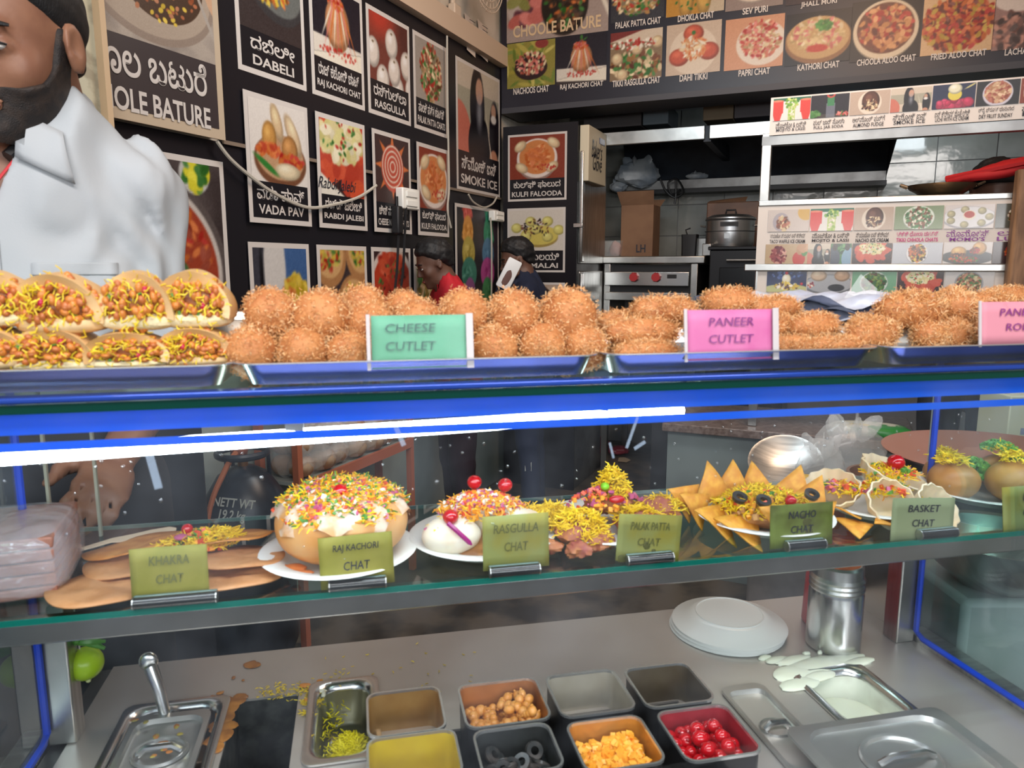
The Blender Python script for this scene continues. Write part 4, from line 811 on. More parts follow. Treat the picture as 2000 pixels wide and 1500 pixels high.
class Fig:
    def __init__(s, yaw=0, pitch=0, arms=None, legs=None, nk=(0, 0, 0), lean=0, roll=0):
        s.R = Rz(yaw) @ rot('Y', roll) @ rot('X', pitch); s.nk = np.array([0, .005 - lean, 1.50]) + nk; s.hc = s.nk + s.R @ np.array([0, -.012, .105]); s.lean = lean
        s.arms = arms or {}; s.legs = legs or {1: ((.09, 0, .92), (.095, -.01, .49), (.10, .02, .08)), -1: ((-.09, 0, .92), (-.095, -.01, .49), (-.10, .02, .08))}
    def q(s, P): return (P - s.hc) @ s.R
    def head(s, P):
        q = s.q(P)
        v = ell(q, (0, .012, .035), (.074, .094, .085)); v = smin(v, ell(q, (0, -.022, -.035), (.060, .066, .078)), .03); v = smin(v, ell(q, (0, -.030, -.075), (.049, .054, .040)), .02)
        v = smin(v, cap(q, (-.032, -.080, .024), (.032, -.080, .024), .010), .014)
        for k in (-1, 1):
            v = smax(v, -(np.linalg.norm(q - np.array([k * .032, -.103, .002]), axis=-1) - .017), .012); v = smin(v, ell(q, (k * .032, -.078, .002), (.016, .012, .010)), .003)
            v = smin(v, ell(q, (k * .040, -.058, -.030), (.022, .024, .024)), .02)
            e = smax(ell(q, (k * .080, .006, -.004), (.009, .021, .033)), -ell(q, (k * .089, .001, .000), (.008, .011, .019)), .004); v = smin(v, e, .006); v = smin(v, ell(q, (k * .079, .002, -.030), (.006, .010, .011)), .006)
            v = smin(v, np.linalg.norm(q - np.array([k * .011, -.094, -.034]), axis=-1) - .008, .005)
        v = smin(v, cap(q, (0, -.086, .010), (0, -.106, -.030), .007, .012), .008)
        v = smin(v, ell(q, (0, -.090, -.064), (.024, .009, .0055)), .003); v = smin(v, ell(q, (0, -.088, -.074), (.020, .010, .0065)), .003); v = smin(v, np.linalg.norm(q - np.array([0, -.074, -.102]), axis=-1) - .020, .02)
        return v
    def torso(s, P):
        L = s.lean
        v = ell(P, (0, -L * .5, 1.25), (.165, .110, .23)); v = smin(v, ell(P, (0, 0, 1.04), (.148, .108, .18)), .06); v = smin(v, cap(P, (-.145, -L * .8, 1.395), (.145, -L * .8, 1.395), .050), .06)
        v = smin(v, cap(P, (-.13, -L * .8, 1.40), s.nk + (-.02, .01, -.01), .035, .045), .05); v = smin(v, cap(P, (.13, -L * .8, 1.40), s.nk + (.02, .01, -.01), .035, .045), .05)
        return smin(v, ell(P, (0, .005, .92), (.158, .112, .13)), .05)
    def neck(s, P): return cap(P, (0, .015 - s.lean, 1.40), s.hc + s.R @ np.array([0, .025, -.05]), .060, .055)
    def arm(s, P, k, ex=0, upto=2):
        sh, el, wr = [np.array(p, float) for p in s.arms[k][:3]]
        v = cap(P, sh, el, .050 + ex, .040 + ex)
        if upto > 1: v = smin(v, cap(P, el, wr, .038 + ex, .027 + ex), .02)
        return v
    def leg(s, P, k, ex=0): a, b, c = [np.array(p, float) for p in s.legs[k]]; return smin(cap(P, a, b, .080 + ex, .055 + ex), cap(P, b, c, .052 + ex, .036 + ex), .02)
    def body(s, P):
        v = smin(s.torso(P), s.neck(P), .04); v = smin(v, s.head(P), .02)
        for k in s.arms:
            v = smin(v, s.arm(P, k), .03); a = s.arms[k]
            v = smin(v, hand_sdf(P, np.array(a[2], float), a[3], a[4], k * (a[6] if len(a) > 6 else 1), a[5]), .012)
        for k in s.legs:
            v = smin(v, s.leg(P, k), .03); c = np.array(s.legs[k][2], float); v = smin(v, cap(P, c + (0, .03, -.045), c + (0, -.13, -.055), .034, .028), .03)
        return v
    def hair(s, P, th=.010, hl=((-.10, .078), (-.05, .060), (-.015, .025), (.02, -.005), (.06, -.045), (.12, -.06)), amp=.002):
        q = s.q(P); cut = np.interp(q[..., 1], [a for a, _ in hl], [b for _, b in hl]) - q[..., 2]; tp = np.clip(-cut / .08, 0, 1); tp = .08 + .92 * tp * (2 - tp)
        v = ell(q, (0, .012, .036), (.0745, .0945, .0855)); v = np.minimum(v, ell(q, (0, .026, -.02), (.060, .074, .075))) - .002 - th * tp * 1.15
        return smax(v + fn(P.reshape(-1, 3), 130, 5).reshape(v.shape) * amp, cut, .012)
    def beard(s, P, th=.006):
        q = s.q(P); v = s.head_noear(q) - th
        top = np.interp(q[..., 1], [-.11, -.092, -.08, -.055, -.03, -.012, .015, .03], [-.046, -.044, -.050, -.046, -.030, .02, .02, -.08])
        v = smax(v, q[..., 2] - top, .004); v = smax(v, q[..., 1] - .014 - .0 * v, .004)
        lips = ell(q, (0, -.095, -.069), (.021, .02, .009)); v = smax(v, -lips, .002); v = smax(v, -(q[..., 2] + .125), .01)
        return v + fn(P.reshape(-1, 3), 300, 8).reshape(v.shape) * .0012
    def head_noear(s, q):
        v = smin(ell(q, (0, .012, .035), (.074, .094, .085)), ell(q, (0, -.022, -.035), (.060, .066, .078)), .03); v = smin(v, ell(q, (0, -.030, -.075), (.049, .054, .040)), .02)
        for k in (-1, 1): v = smin(v, ell(q, (k * .040, -.058, -.030), (.022, .024, .024)), .02)
        return smin(v, np.linalg.norm(q - np.array([0, -.074, -.102]), axis=-1) - .020, .02)
def axz(lo, hi, h, fine=None):
    ax = [np.arange(lo[i], hi[i] + h, h) for i in range(3)]
    if fine: ax[2] = np.concatenate([np.arange(lo[2], fine[0], fine[1]), np.arange(fine[0], hi[2] + h, h)])
    return ax
def folds(P, amp, seed, sx=(9, 9, 4)):
    r = np.random.RandomState(seed); Q = P.reshape(-1, 3) * np.array(sx); s = fn(Q, 2.2, seed, 3); t = fn(Q + s[:, None] * .5, 4.5, seed + 1, 2)
    return ((1 - np.abs(s)) ** 2 * .7 + t * .5).reshape(P.shape[:-1]) * amp
def net(name, f, ax, m, parent, sm=1):
    v, q = surfnet(f, None, ax, None); b = B(); b.add(v, q.tolist()); o = b.obj(name, m, parent, sharp=180)
    if sm: md = o.modifiers.new('smooth', 'SMOOTH'); md.factor = .5; md.iterations = sm
    return o
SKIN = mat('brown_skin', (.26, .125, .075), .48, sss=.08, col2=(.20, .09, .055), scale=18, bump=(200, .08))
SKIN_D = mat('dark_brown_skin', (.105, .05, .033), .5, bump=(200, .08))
HAIR = mat('black_hair', (.008, .008, .009), .55, bump=(500, .5), stretch=(1, 1, .3))
BEARD = mat('beard_hair', (.013, .010, .010), .65, bump=(600, .6), col2=(.03, .02, .016), scale=60)
EYEW = mat('eye_white', (.45, .42, .40), .25); EYEB = mat('eye_iris', (.01, .007, .006), .15)
def face_bits(root, F_, brow=HAIR, lipc=(.20, .06, .05)):
    def w(p): return tuple(F_.hc + F_.R @ np.array(p))
    for k in (-1, 1):
        e = B().lump(w((k * .032, -.0805, .0)), (.0125, .011, .0055), T=F_.R, n=14, m=8).obj('eye', EYEW, root); B().lump(w((k * .032, -.0885, -.001)), (.0055, .004, .0045), T=F_.R, n=10, m=6).obj('iris', EYEB, e)
        B().tube([w((k * .014, -.088, .024)), w((k * .032, -.0885, .029)), w((k * .050, -.0775, .024))], [.004, .0045, .002], 6).obj('eyebrow', brow, root)
        B().tube([w((k * .019, -.0905, .003)), w((k * .032, -.0945, .0075)), w((k * .046, -.086, .002))], [.0012, .002, .0012], 5).obj('eyelid', brow, root)
    B().lump(w((0, -.0955, -.069)), (.022, .006, .007), T=F_.R, n=14, m=8).obj('lips', mat('lip%d' % int(lipc[0] * 100), lipc, .4), root)

# the vendor in the white shirt
vx = atY(14, 500, 1.10)
VL = (float(vx[0]), 1.12, .02)
ven = thing('person', 'bearded vendor in white shirt behind the counter at far left, looking down', 'person', VL, rad(20))
V_ = Fig(yaw=rad(-21), pitch=rad(17), nk=(.056, -.015, -.016), lean=.02, arms={1: ((.170, -.01, 1.385), (.192, .02, 1.10), (.13, -.14, 1.00), (-.05, -.9, -.15), (-.5, 0, -.8), .5), -1: ((-.175, -.01, 1.385), (-.20, .02, 1.10), (-.13, -.16, .98), (.2, -.9, -.1), (.5, 0, -.8), .5)})
net('body', V_.body, axz((-.34, -.34, -.01), (.34, .22, 1.78), .0062, (1.30, .016)), SKIN, ven)
net('hair', lambda P: V_.hair(P, .009), axz(V_.hc - .13, V_.hc + .15, .0045), HAIR, ven)
net('beard', V_.beard, axz(V_.hc - .14, V_.hc + .10, .004), BEARD, ven)
face_bits(ven, V_)
def vshirt(P, ex=.014, fo=.016):
    f = folds(P, fo, 4, (12, 12, 5)) + .006 * np.clip(1 - np.abs(np.abs(P[..., 0]) - .165) / .05, 0, 1) * np.sin(P[..., 2] * 70 + P[..., 0] * 90)
    v = V_.torso(P) - ex
    for k in (1, -1):
        sh, el, wr = [np.array(p, float) for p in V_.arms[k][:3]]; v = smin(v, cap(P, sh, el, .060, .054), .03); v = np.minimum(v, cap(P, el, el + (wr - el) * .35, .054, .052))
    v = v - f
    v = smax(v, -(P[..., 2] - 1.05), .005)
    c = np.array([0, .0, 0]); x, y, z = P[..., 0], P[..., 1], P[..., 2]
    nk = np.sqrt(x ** 2 + (y + .005) ** 2) - .058; v = smax(v, -np.maximum(nk, 1.455 - z), .004)          # neck hole
    vee = np.maximum(np.maximum(np.abs(x + .012) - (z - 1.315) * .42, y + .0), 1.315 - z); return smax(v, -vee, .004)
SHIRT = mat('white_cotton', (.43, .46, .49), .75, bump=(350, .12), col2=(.38, .42, .45), scale=3)
sh = net('shirt', vshirt, axz((-.33, -.26, 1.03), (.33, .19, 1.56), .0068), SHIRT, ven)
def onshirt(x, z, off=.002):
    x, z = np.atleast_1d(x), np.atleast_1d(z); y = np.full(x.shape, -.22)
    for _ in range(30): y += vshirt(np.stack([x, y, z], -1)) * .8
    return np.stack([x, y - off, z], -1)
def patch(name, x0, x1, z0, z1, m, off=.002, n=10, skew=0, parent=sh):
    gx, gz = np.meshgrid(np.linspace(x0, x1, n), np.linspace(z0, z1, n)); P = onshirt((gx + skew * (gz - z0)).ravel(), gz.ravel(), off)
    fs = [(i * n + k, i * n + k + 1, (i + 1) * n + k + 1, (i + 1) * n + k) for i in range(n - 1) for k in range(n - 1)]
    o = B().add(P, fs).obj(name, m, parent, sharp=60); md = o.modifiers.new('thickness', 'SOLIDIFY'); md.thickness = .002; return o
patch('placket', -.020, .014, 1.07, 1.315, SHIRT, .003)
patch('chest_pocket', .050, .150, 1.165, 1.285, SHIRT, .003)
patch('pocket_hem', .050, .150, 1.268, 1.285, SHIRT, .005)
for z in (1.30, 1.225, 1.14):
    p = onshirt(-.002, z, .005)[0]; B().lathe([(0, -.0015), (.0055, -.0015), (.006, 0), (.0035, .001), (0, .0005)], p, 14, T=rot('X', rad(90))).obj('button', mat('button', (.55, .58, .6), .25), sh)
# collar: a folded band round the neck with two points
def collar():
    b = B(); n = 25; rows = []
    for i in range(n):
        t = i / (n - 1); a = rad(-90 + 74 + t * (360 - 148)); fr = max(0, math.cos(a + rad(90))) ** 1.2
        cx, cy = -.006, -.012; d = np.array([math.cos(a), math.sin(a)]); bk = (1 - math.cos(a + rad(90))) / 2
        r0, r1, r2 = .060, .070, .085 + .028 * fr; z0, z1, z2 = 1.462 + .02 * bk - .035 * fr, 1.508 + .020 * bk - .058 * fr, 1.478 + .01 * bk - .120 * fr ** 3 - .03 * fr
        e = np.array([cx, cy - .02 * fr])
        rows.append([(*(e + d * r), z) for r, z in ((r0, z0), (r1 - .004, z1), (r1 + .002, z1 + .002), ((r1 + r2) / 2, (z1 + z2) / 2 + .006), (r2, z2))])
    V = [p for r_ in rows for p in r_]; b.add(V, [(i * 5 + k, (i + 1) * 5 + k, (i + 1) * 5 + k + 1, i * 5 + k + 1) for i in range(n - 1) for k in range(4)])
    o = b.obj('collar', SHIRT, sh, sharp=80); md = o.modifiers.new('thickness', 'SOLIDIFY'); md.thickness = .003; return o
collar()
def leaf(sg, A_, B_, C_, D_):
    n = 7; V = []
    for i in range(n):
        for j in range(n):
            a, b_ = i / (n - 1), j / (n - 1); p = (np.array(A_) * (1 - a) + np.array(B_) * a) * (1 - b_) + (np.array(D_) * (1 - a) + np.array(C_) * a) * b_
            q = onshirt(p[0], p[1], .007 + .004 * math.sin(b_ * 3.1))[0]; V.append((q[0], min(q[1], -.03), q[2]))
    o = B().add(V, [(i * n + k, i * n + k + 1, (i + 1) * n + k + 1, (i + 1) * n + k) for i in range(n - 1) for k in range(n - 1)]).obj('collar_leaf', SHIRT, sh, sharp=60); md = o.modifiers.new('thickness', 'SOLIDIFY'); md.thickness = .0025
leaf(1, (.050, 1.485), (.098, 1.462), (.108, 1.392), (.040, 1.425)); leaf(-1, (-.058, 1.485), (-.106, 1.462), (-.114, 1.392), (-.052, 1.425))
B().tube(sag([(.055, -.06, 1.475), (.045, -.095, 1.44), (.012, -.122, 1.385), (-.012, -.128, 1.335)]), .0022, 5).obj('red_thread', mat('red_thread', (.55, .03, .04), .6), ven)
B().tube(sag([(.062, -.045, 1.485), (.052, -.085, 1.455), (.030, -.105, 1.425)]), .011, 8).obj('black_cord', BLACK, ven)
trousers = lambda F_, top=.99: (lambda P: smax(smin(ell(P, (0, .005, .92), (.172, .126, .15)), np.minimum(F_.leg(P, 1, .018), F_.leg(P, -1, .018)), .03) - folds(P, .006, 9), np.maximum(P[..., 2] - top, .075 - P[..., 2]), .004))
net('trousers', trousers(V_, 1.0), axz((-.26, -.2, .05), (.26, .2, 1.02), .014), mat('dark_trousers', (.015, .016, .02), .8), ven)
for k in (-1, 1): B().lump((k * .10, -.03, .03), (.045, .125, .032), pw=.8, n=16, m=8).obj('shoe', BLACK, ven)

net('dark_apron', lambda P: smax(V_.torso(P) - .020, np.maximum(P[..., 2] - 1.075, .70 - P[..., 2]), .004), axz((-.24, -.17, .68), (.24, .17, 1.1), .012), mat('apron', (.02, .022, .028), .8), ven)
# man in the red shirt, looking down
def man(label, loc, rz, F_, skin, shirtm, pantm, sc, sleeve=1, extra=None, h=.0115, collar_m=None, neck=.06):
    r = thing('person', label, 'person', loc, rz); r.scale = (sc,) * 3
    lo, hi = (-.46, -.44, -.01), (.46, .26, 1.78)
    net('body', F_.body, axz(lo, hi, .0105, (1.15, .02)), skin, r)
    net('hair', lambda P: F_.hair(P, .015, amp=.009), axz(F_.hc - .14, F_.hc + .16, .007), HAIR, r)
    def shirt(P):
        v = F_.torso(P) - .013
        for k in F_.arms:
            s_, e_, w_ = [np.array(p, float) for p in F_.arms[k][:3]]; v = smin(v, cap(P, s_, e_, .060, .054), .03)
            if sleeve > 1: v = smin(v, cap(P, e_, w_, .052, .040), .02)
        v = v - folds(P, .010, 14); v = smax(v, .88 - P[..., 2], .005)
        return smax(v, -np.maximum(np.linalg.norm(P[..., :2] - F_.nk[:2], axis=-1) - neck, 1.44 - P[..., 2]), .004)
    s = net('shirt', shirt, axz((-.40, -.34, .86), (.40, .2, 1.56), .012), shirtm, r)
    if collar_m:
        b = B(); V = []; n = 21
        for i in range(n):
            a = rad(-90 + 15 + i / (n - 1) * 330); fr = max(0, math.cos(a + rad(90)))
            for q, z in ((.060, 1.455), (.062, 1.505 - .03 * fr), (.085 + .02 * fr, 1.465 - .05 * fr)): V.append((F_.nk[0] + q * math.cos(a), F_.nk[1] + q * math.sin(a) - .01 * fr, z))
        o = b.add(V, [(i * 3 + k, i * 3 + 3 + k, i * 3 + 4 + k, i * 3 + 1 + k) for i in range(n - 1) for k in range(2)]).obj('collar', collar_m, s, sharp=80); md = o.modifiers.new('thickness', 'SOLIDIFY'); md.thickness = .005
    net('trousers', trousers(F_), axz((-.28, -.3, .05), (.28, .22, 1.02), .016), pantm, r)
    for k in (-1, 1): c = F_.legs[k][2]; B().lump((c[0], c[1] - .05, .03), (.045, .125, .032), pw=.8, n=16, m=8).obj('shoe', BLACK, r)
    face_bits(r, F_); return r
def feetpos(px, Y): p = atY(px, 520, Y); return float(p[0]), Y
x, Y = feetpos(892, 3.35); S1 = .825
REDS = mat('red_cotton', (.50, .012, .022), .7, col2=(.36, .01, .02), scale=4)
M1 = Fig(yaw=rad(0), pitch=rad(24), nk=(0, -.03, 0), lean=.05, arms={1: ((.18, -.04, 1.385), (.20, -.06, 1.12), (.07, -.24, 1.18), (-.5, -.7, .4), (-.6, .1, -.6), .6), -1: ((-.18, -.04, 1.385), (-.20, -.06, 1.12), (-.07, -.24, 1.16), (.5, -.7, .4), (.6, .1, -.6), .6)})
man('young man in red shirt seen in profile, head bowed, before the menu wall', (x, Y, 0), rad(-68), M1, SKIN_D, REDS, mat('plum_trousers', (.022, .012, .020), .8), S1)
x, Y = feetpos(1040, 3.75)
M2 = Fig(yaw=rad(22), pitch=rad(18), nk=(-.0, -.03, 0), lean=.03, arms={-1: ((-.18, -.03, 1.385), (-.20, -.05, 1.12), (-.12, -.22, 1.05), (.5, -.8, .1), (.5, 0, -.8), .6), 1: ((.18, -.03, 1.385), (.28, -.20, 1.20), (.150, -.13, 1.47), (-.15, .15, 1), (-.9, .1, 0), .35)})
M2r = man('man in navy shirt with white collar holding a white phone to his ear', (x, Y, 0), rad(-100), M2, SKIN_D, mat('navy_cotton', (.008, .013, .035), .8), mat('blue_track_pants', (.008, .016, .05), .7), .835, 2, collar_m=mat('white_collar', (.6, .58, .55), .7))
# light stripe down his trouser leg
B().add([(.148 + .012 * math.sin(z * 23), y, z) for z in np.linspace(.12, .88, 16) for y in (-.018, .022)], [(2 * i, 2 * i + 1, 2 * i + 3, 2 * i + 2) for i in range(15)]).obj('white_stripe', mat('stripe_white', (.55, .58, .55), .7), M2r, sharp=80)
B().add([(-.158 - .010 * math.sin(z * 23), y, z) for z in np.linspace(.12, .88, 16) for y in (-.018, .022)], [(2 * i, 2 * i + 1, 2 * i + 3, 2 * i + 2) for i in range(15)]).obj('white_stripe', mat('stripe_white', (.55, .58, .55), .7), M2r, sharp=80)
php = atY(994, 535, 3.52)
ph = thing('mobile_phone', 'white phone with camera cluster held to the ear of the navy-shirted man', 'phone', tuple(php), (rad(8), rad(26), rad(8)))
B().loft([rr(.062, .010, .004, -.074), rr(.070, .012, .005, -.068), rr(.070, .012, .005, .068), rr(.062, .010, .004, .074)]).obj('case', mat('phone_white', (.70, .72, .72), .3), ph)
for (a, c) in ((-.018, .055), (.0, .060), (-.018, .033), (.018, .040), (.004, .028)): B().lathe([(0, -.003), (.008, -.003), (.009, 0)], (a, -.006, c), 12, T=rot('X', rad(-90)) * np.array([1, 1, -1])).obj('lens', BLACK, ph)
B().lump((-.0, -.006, -.02), (.018, .001, .035), .3, 3, 5, 12, 8).obj('printed_motif', mat('motif', (.12, .06, .05), .5), ph)
# person behind the kiosk under a red cloth
px_, pY = feetpos(1925, 3.30)
M3 = Fig(yaw=rad(10), pitch=rad(25), nk=(0, -.03, 0), lean=.05, arms={1: ((.18, -.04, 1.385), (.20, -.0, 1.12), (.10, -.20, 1.08), (-.3, -.8, .1), (-.5, 0, -.8), .6), -1: ((-.18, -.04, 1.385), (-.20, -.0, 1.12), (-.10, -.20, 1.08), (.3, -.8, .1), (.5, 0, -.8), .6)})
zt = rb(1925, 300, -.55)[1]
m3a, m3b = rb(1922, 400, -.36)[0], -.36
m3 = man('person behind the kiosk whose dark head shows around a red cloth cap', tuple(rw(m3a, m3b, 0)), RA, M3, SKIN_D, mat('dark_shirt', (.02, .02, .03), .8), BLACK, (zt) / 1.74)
bpy.context.view_layer.update(); c_ = bpy.data.objects.new('cap', None); C.objects.link(c_); c_['label'] = 'wide flat red cloth cap'; c_.parent = m3; c_.matrix_parent_inverse = m3.matrix_world.inverted(); c_.location = tuple(rw(m3a + .13, m3b - .20, zt * .930)); c_.rotation_euler = (0, 0, RA)
b = B(); n = 22; V = []
for i in range(n):
    t = i / (n - 1)
    for j in range(9):
        w = (j / 8 - .5); x = -.30 + .64 * t; hw = .17 * (math.sin(min(t * 1.3 + .06, 1) * math.pi * .5)) ; V.append((x, w * 2 * hw, .02 + .10 * t + .045 * (1 - (2 * w) ** 2) * math.sin(t * 3.0) + .008 * math.sin(x * 30 + w * 9)))
b.add(V, [(i * 9 + j, (i + 1) * 9 + j, (i + 1) * 9 + j + 1, i * 9 + j + 1) for i in range(n - 1) for j in range(8)])
o = b.obj('cloth', mat('red_cloth', (.55, .02, .025), .6), c_, sharp=80); md = o.modifiers.new('thickness', 'SOLIDIFY'); md.thickness = .03
B().tube([(-.30, 0, .03), (0, -.165, .075), (.34, -.165, .13)], .012, 6).obj('hem', mat('red_cloth', (.55, .02, .025), .6), c_)

# ---------------------------------------------------------------- floor level things behind the counter
gy = 2.2; gp = atY(480, 1000, gy); gx = float(gp[0])
gz_ = atY(470, 884, gy)[2]
gas = thing('gas_cylinder', 'black gas cylinder with collar ring and stencilled weight on the floor', 'gas cylinder', (gx, gy, 0), rad(-15))
GASM = mat('black_enamel', (.010, .014, .022), .35, col2=(.03, .04, .055), scale=9)
B().lathe([(.0, .04), (.14, .045), (.165, .09), (.168, .38), (.15, .46), (.09, .53), (.04, .55), (0, .555)], n=40).obj('tank', GASM, gas)
B().lathe([(.13, .0), (.135, .0), (.135, .06), (.13, .06)], n=32).obj('foot_ring', GASM, gas)
gas.scale = (.86, .86, 1.25); zr = gz_ / 1.25
cr_ = B().tube([(.088 * math.cos(k * math.pi / 16), .088 * math.sin(k * math.pi / 16), zr) for k in range(33)], .009, 8).obj('collar_ring', GASM, gas)
for k in range(3): a = k * 2.09 + .5; B().tube([(.088 * math.cos(a), .088 * math.sin(a), zr), (.09 * math.cos(a), .09 * math.sin(a), .52)], .007).obj('collar_stay', GASM, gas)
v_ = B().cyl((0, 0, .55), (0, 0, .60), .018).obj('valve', mat('brass', (.4, .2, .08), .4, .8), gas); B().lump((.01, -.03, .60), (.03, .035, .022), .1, 3, 2).obj('regulator', mat('regulator_red', (.25, .07, .04), .5), v_)
B().tube(sag([(.02, -.05, .60), (.0, -.10, .56), (-.03, -.17, .45), (-.05, -.2, .2), (-.06, -.22, .02)]), .009, 8).obj('hose', mat('orange_hose', (.38, .12, .05), .5), gas)
text(gas, 'NETT WT\n19.2 kg', .06, .475, .14, .07, mat('stencil', (.40, .42, .38), .6), -.155, rx=55)
B().tube(sag([(-.07, -.12, .53), (-.11, -.14, .47), (-.13, -.16, .40)]), .003, 5).obj('seal_wire', CABLE_W, gas); B().lathe([(.012, -.004), (.02, -.004), (.02, .004), (.012, .004)], (-.13, -.165, .385), 14, T=rot('X', rad(90))).obj('seal_tag', CABLE_W, gas)

# orange rack with bread bags along the left wall
ra_ = .20; RB0 = rab(onpl(583, 945, rw(ra_, 0, 0), W_A))[1]
def lr(px, py): return lw(px, py, ra_)
r0, rz1 = lr(583, 945); r1, _ = lr(800, 845)
rack = thing('bread_rack', 'orange angle-iron rack holding bagged bread along the pale wall', 'rack', tuple(rw(ra_, 0, 0)), LWR)
OR = mat('orange_iron', (.42, .13, .07), .5)
for x in (r0, r1):
    for y in (0, .16): B().bx(x - .012, x + .012, y - .012, y + .012, 0, .98).obj('upright', OR, rack)
for z in (rz1, .98):
    s_ = B().bx(r0, r1, .0, .17, z - .012, z).obj('shelf', mat('rack_board', (.32, .34, .32), .5), rack); B().bx(r0, r1, -.014, .0, z - .035, z + .003).obj('shelf_edge', OR, s_)
BREAD = mat('bread_crust', (.30, .15, .07), .6, col2=(.42, .30, .20), scale=14)
b0 = None
for k in range(6):
    x = r0 + .11 + k * (r1 - r0 - .2) / 5.0
    lbl = 'clear bag of brown buns on the orange rack, %s' % ('nearest the gas cylinder', 'second from the gas cylinder', 'third from the gas cylinder', 'fourth from the gas cylinder', 'fifth from the gas cylinder', 'farthest from the gas cylinder')[k]
    p = rw(ra_, x, rz1 + .002) - W_A * -.02
    if b0 is None:
        b0 = thing('bread_bag', lbl, 'bread', tuple(p - W_A * .09), LWR, 'bagged bread on the rack')
        b = B(); [b.lump((dx, dy, .04 + dz), (.05, .045, .04), .05, 3, int(9 * dx + dz * 50), 14, 8) for dx in (-.05, .05) for dy in (-.035, .035) for dz in (0, .075)]; b.obj('buns', BREAD, b0)
        B().lump((0, 0, .085), (.112, .085, .092), .16, 5, 8, 30, 20, pw=.75).obj('wrapper', CLEAR, b0, sharp=20)
    else: dup(b0, tuple(p - W_A * .09), LWR + .2 * math.sin(k * 2), lbl, 'bagged bread on the rack')

# dark cupboard behind the vendor and bits on the floor
dpa, dpb = rab(atY(405, 900, 2.05)); dw = dpa - .03
t = thing('dark_cupboard', 'dark cupboard with steel edge strip behind the vendor at lower left', 'cupboard', tuple(rw(dpa, dpb - .29, 0)), RA)
B().bx(-dw, 0, 0, .28, 0, 1.06).obj('body', mat('dark_laminate', (.018, .022, .030), .35), t, bev=.005)
B().bx(-dw * .80, -dw * .80 + .012, -.006, .0, .1, 1.0).obj('edge_strip', STEEL_D, t); B().bx(-dw * .78, -.02, -.012, -.001, .08, .55).obj('door', mat('dark_laminate2', (.03, .028, .026), .4), t, bev=.003); B().cyl((-.1, -.03, .3), (-.1, -.03, .42), .008).obj('handle', STEEL, t)
plp = onz(385, 1255, .02); plastic_bag('white crumpled bag on the floor by the gas hose', (plp[0], plp[1], .0), (.11, .06, .06), 12)
hp = [onz(x, y, .03) for x, y in ((405, 1225), (395, 1250), (370, 1275))]; cable([tuple(p) for p in hp], .012, mat('brown_hose', (.10, .05, .035), .5), 'brown hose end beside the white bag on the floor', 'gas_hose')
b = B(); r = random.Random(5)
for (x, y, s) in ((1105, 878, .05), (1113, 892, .06), (1218, 900, .05), (1196, 942, .045), (1182, 921, .02), (1205, 924, .02), (1203, 872, .03), (870, 1000, .02)):
    p = onz(x, y, .004); V = [(p[0] + s * r.uniform(.6, 1) * math.cos(a) , p[1] + s * 1.6 * r.uniform(.6, 1) * math.sin(a), .006 + r.uniform(0, .01)) for a in (0, 1.2, 2.4, 3.6, 5)]; b.add(V, [(0, 1, 2, 3, 4)])
stuff(b.obj('floor_litter', mat('scrap_paper', (.40, .30, .20), .8)), 'torn scraps of pale paper scattered on the dark floor', 'litter')
pp_ = onz(1165, 880, .03)
t = thing('crumpled_wrapper', 'crumpled red wrapper on the dark floor', 'wrapper', (pp_[0], pp_[1], 0)); WR = mat('red_wrap', (.32, .03, .05), .4)
B().lump((0, 0, .07), (.09, .08, .07), .35, 3, 4, 18, 12).obj('ball', WR, t, sharp=15); B().lump((.16, 0, .03), (.08, .05, .03), .35, 3, 7, 16, 10).obj('tail', WR, t, sharp=15)
# rubbish crate and kitchen bits on the platform
cp0 = onz(1345, 962, .0); t = thing('scrap_crate', 'dark crate heaped with grey shredded scraps in front of the grey panel', 'crate', (cp0[0] + .05, cp0[1], 0), RA)
b = B(); b.bx(-.22, .22, -.15, -.14, 0, .14).bx(-.22, .22, .14, .15, 0, .17).bx(-.22, -.21, -.15, .15, 0, .15).bx(.21, .22, -.15, .15, 0, .15).bx(-.22, .22, -.15, .15, 0, .01); b.obj('crate', BLACK, t)
b = B(); r = random.Random(3)
for k in range(500): b.strand((r.uniform(-.19, .19), r.uniform(-.12, .12), .10 + r.uniform(0, .07)), (r.uniform(-1, 1), r.uniform(-1, 1), r.uniform(-.5, .8)), .05, .006, rg=r)
o = b.obj('shredded_scraps', mat('scraps', (.42, .36, .38), .7), t); o['kind'] = 'stuff'

# ---------------------------------------------------------------- the glass counter (local x = u, y = v)
CF = dict(loc=tuple(C0), rz=CA)
TZ, SZ, GZ, RZ_ = .75, .975, 1.197, .80          # table, glass shelf, glass top, tin rims
uL, vS = cz(103, 1440, TZ); uR, vS2 = cz(1805, 1265, TZ); vS = (vS + vS2) / 2
vB = cz(1000, 1222, TZ)[1]
def z0(y, v=0, x=1000): return cv(x, y, v)[1]
case = thing('display_counter', 'glass and steel snack counter with blue taped front glass and lit shelf', 'display counter', tuple(C0), CA)
G_F = glass('front_glass', (.97, .99, 1), .0, .035, .03); G_S = glass('shelf_glass_m', (.82, .95, .91), .02, .09); G_SIDE = glass('side_glass', (.88, .95, .95), .02, .07, .06)
G_EDGE = mat('green_glass_edge', (.005, .16, .12), .15, trans=.2); G_EDGE2 = mat('dark_green_edge', (.0, .035, .025), .12)
BLUE = mat('blue_tape', (.004, .13, .78), .32, transl=.35, coat=.3); BLUE_S = mat('blue_sealant', (.006, .05, .50), .4)
uA, uB = uL - .42, uR + .62
B().bx(uA, uB, -.003, .003, .60, GZ - .002).obj('front_glass', G_F, case, smooth=False)
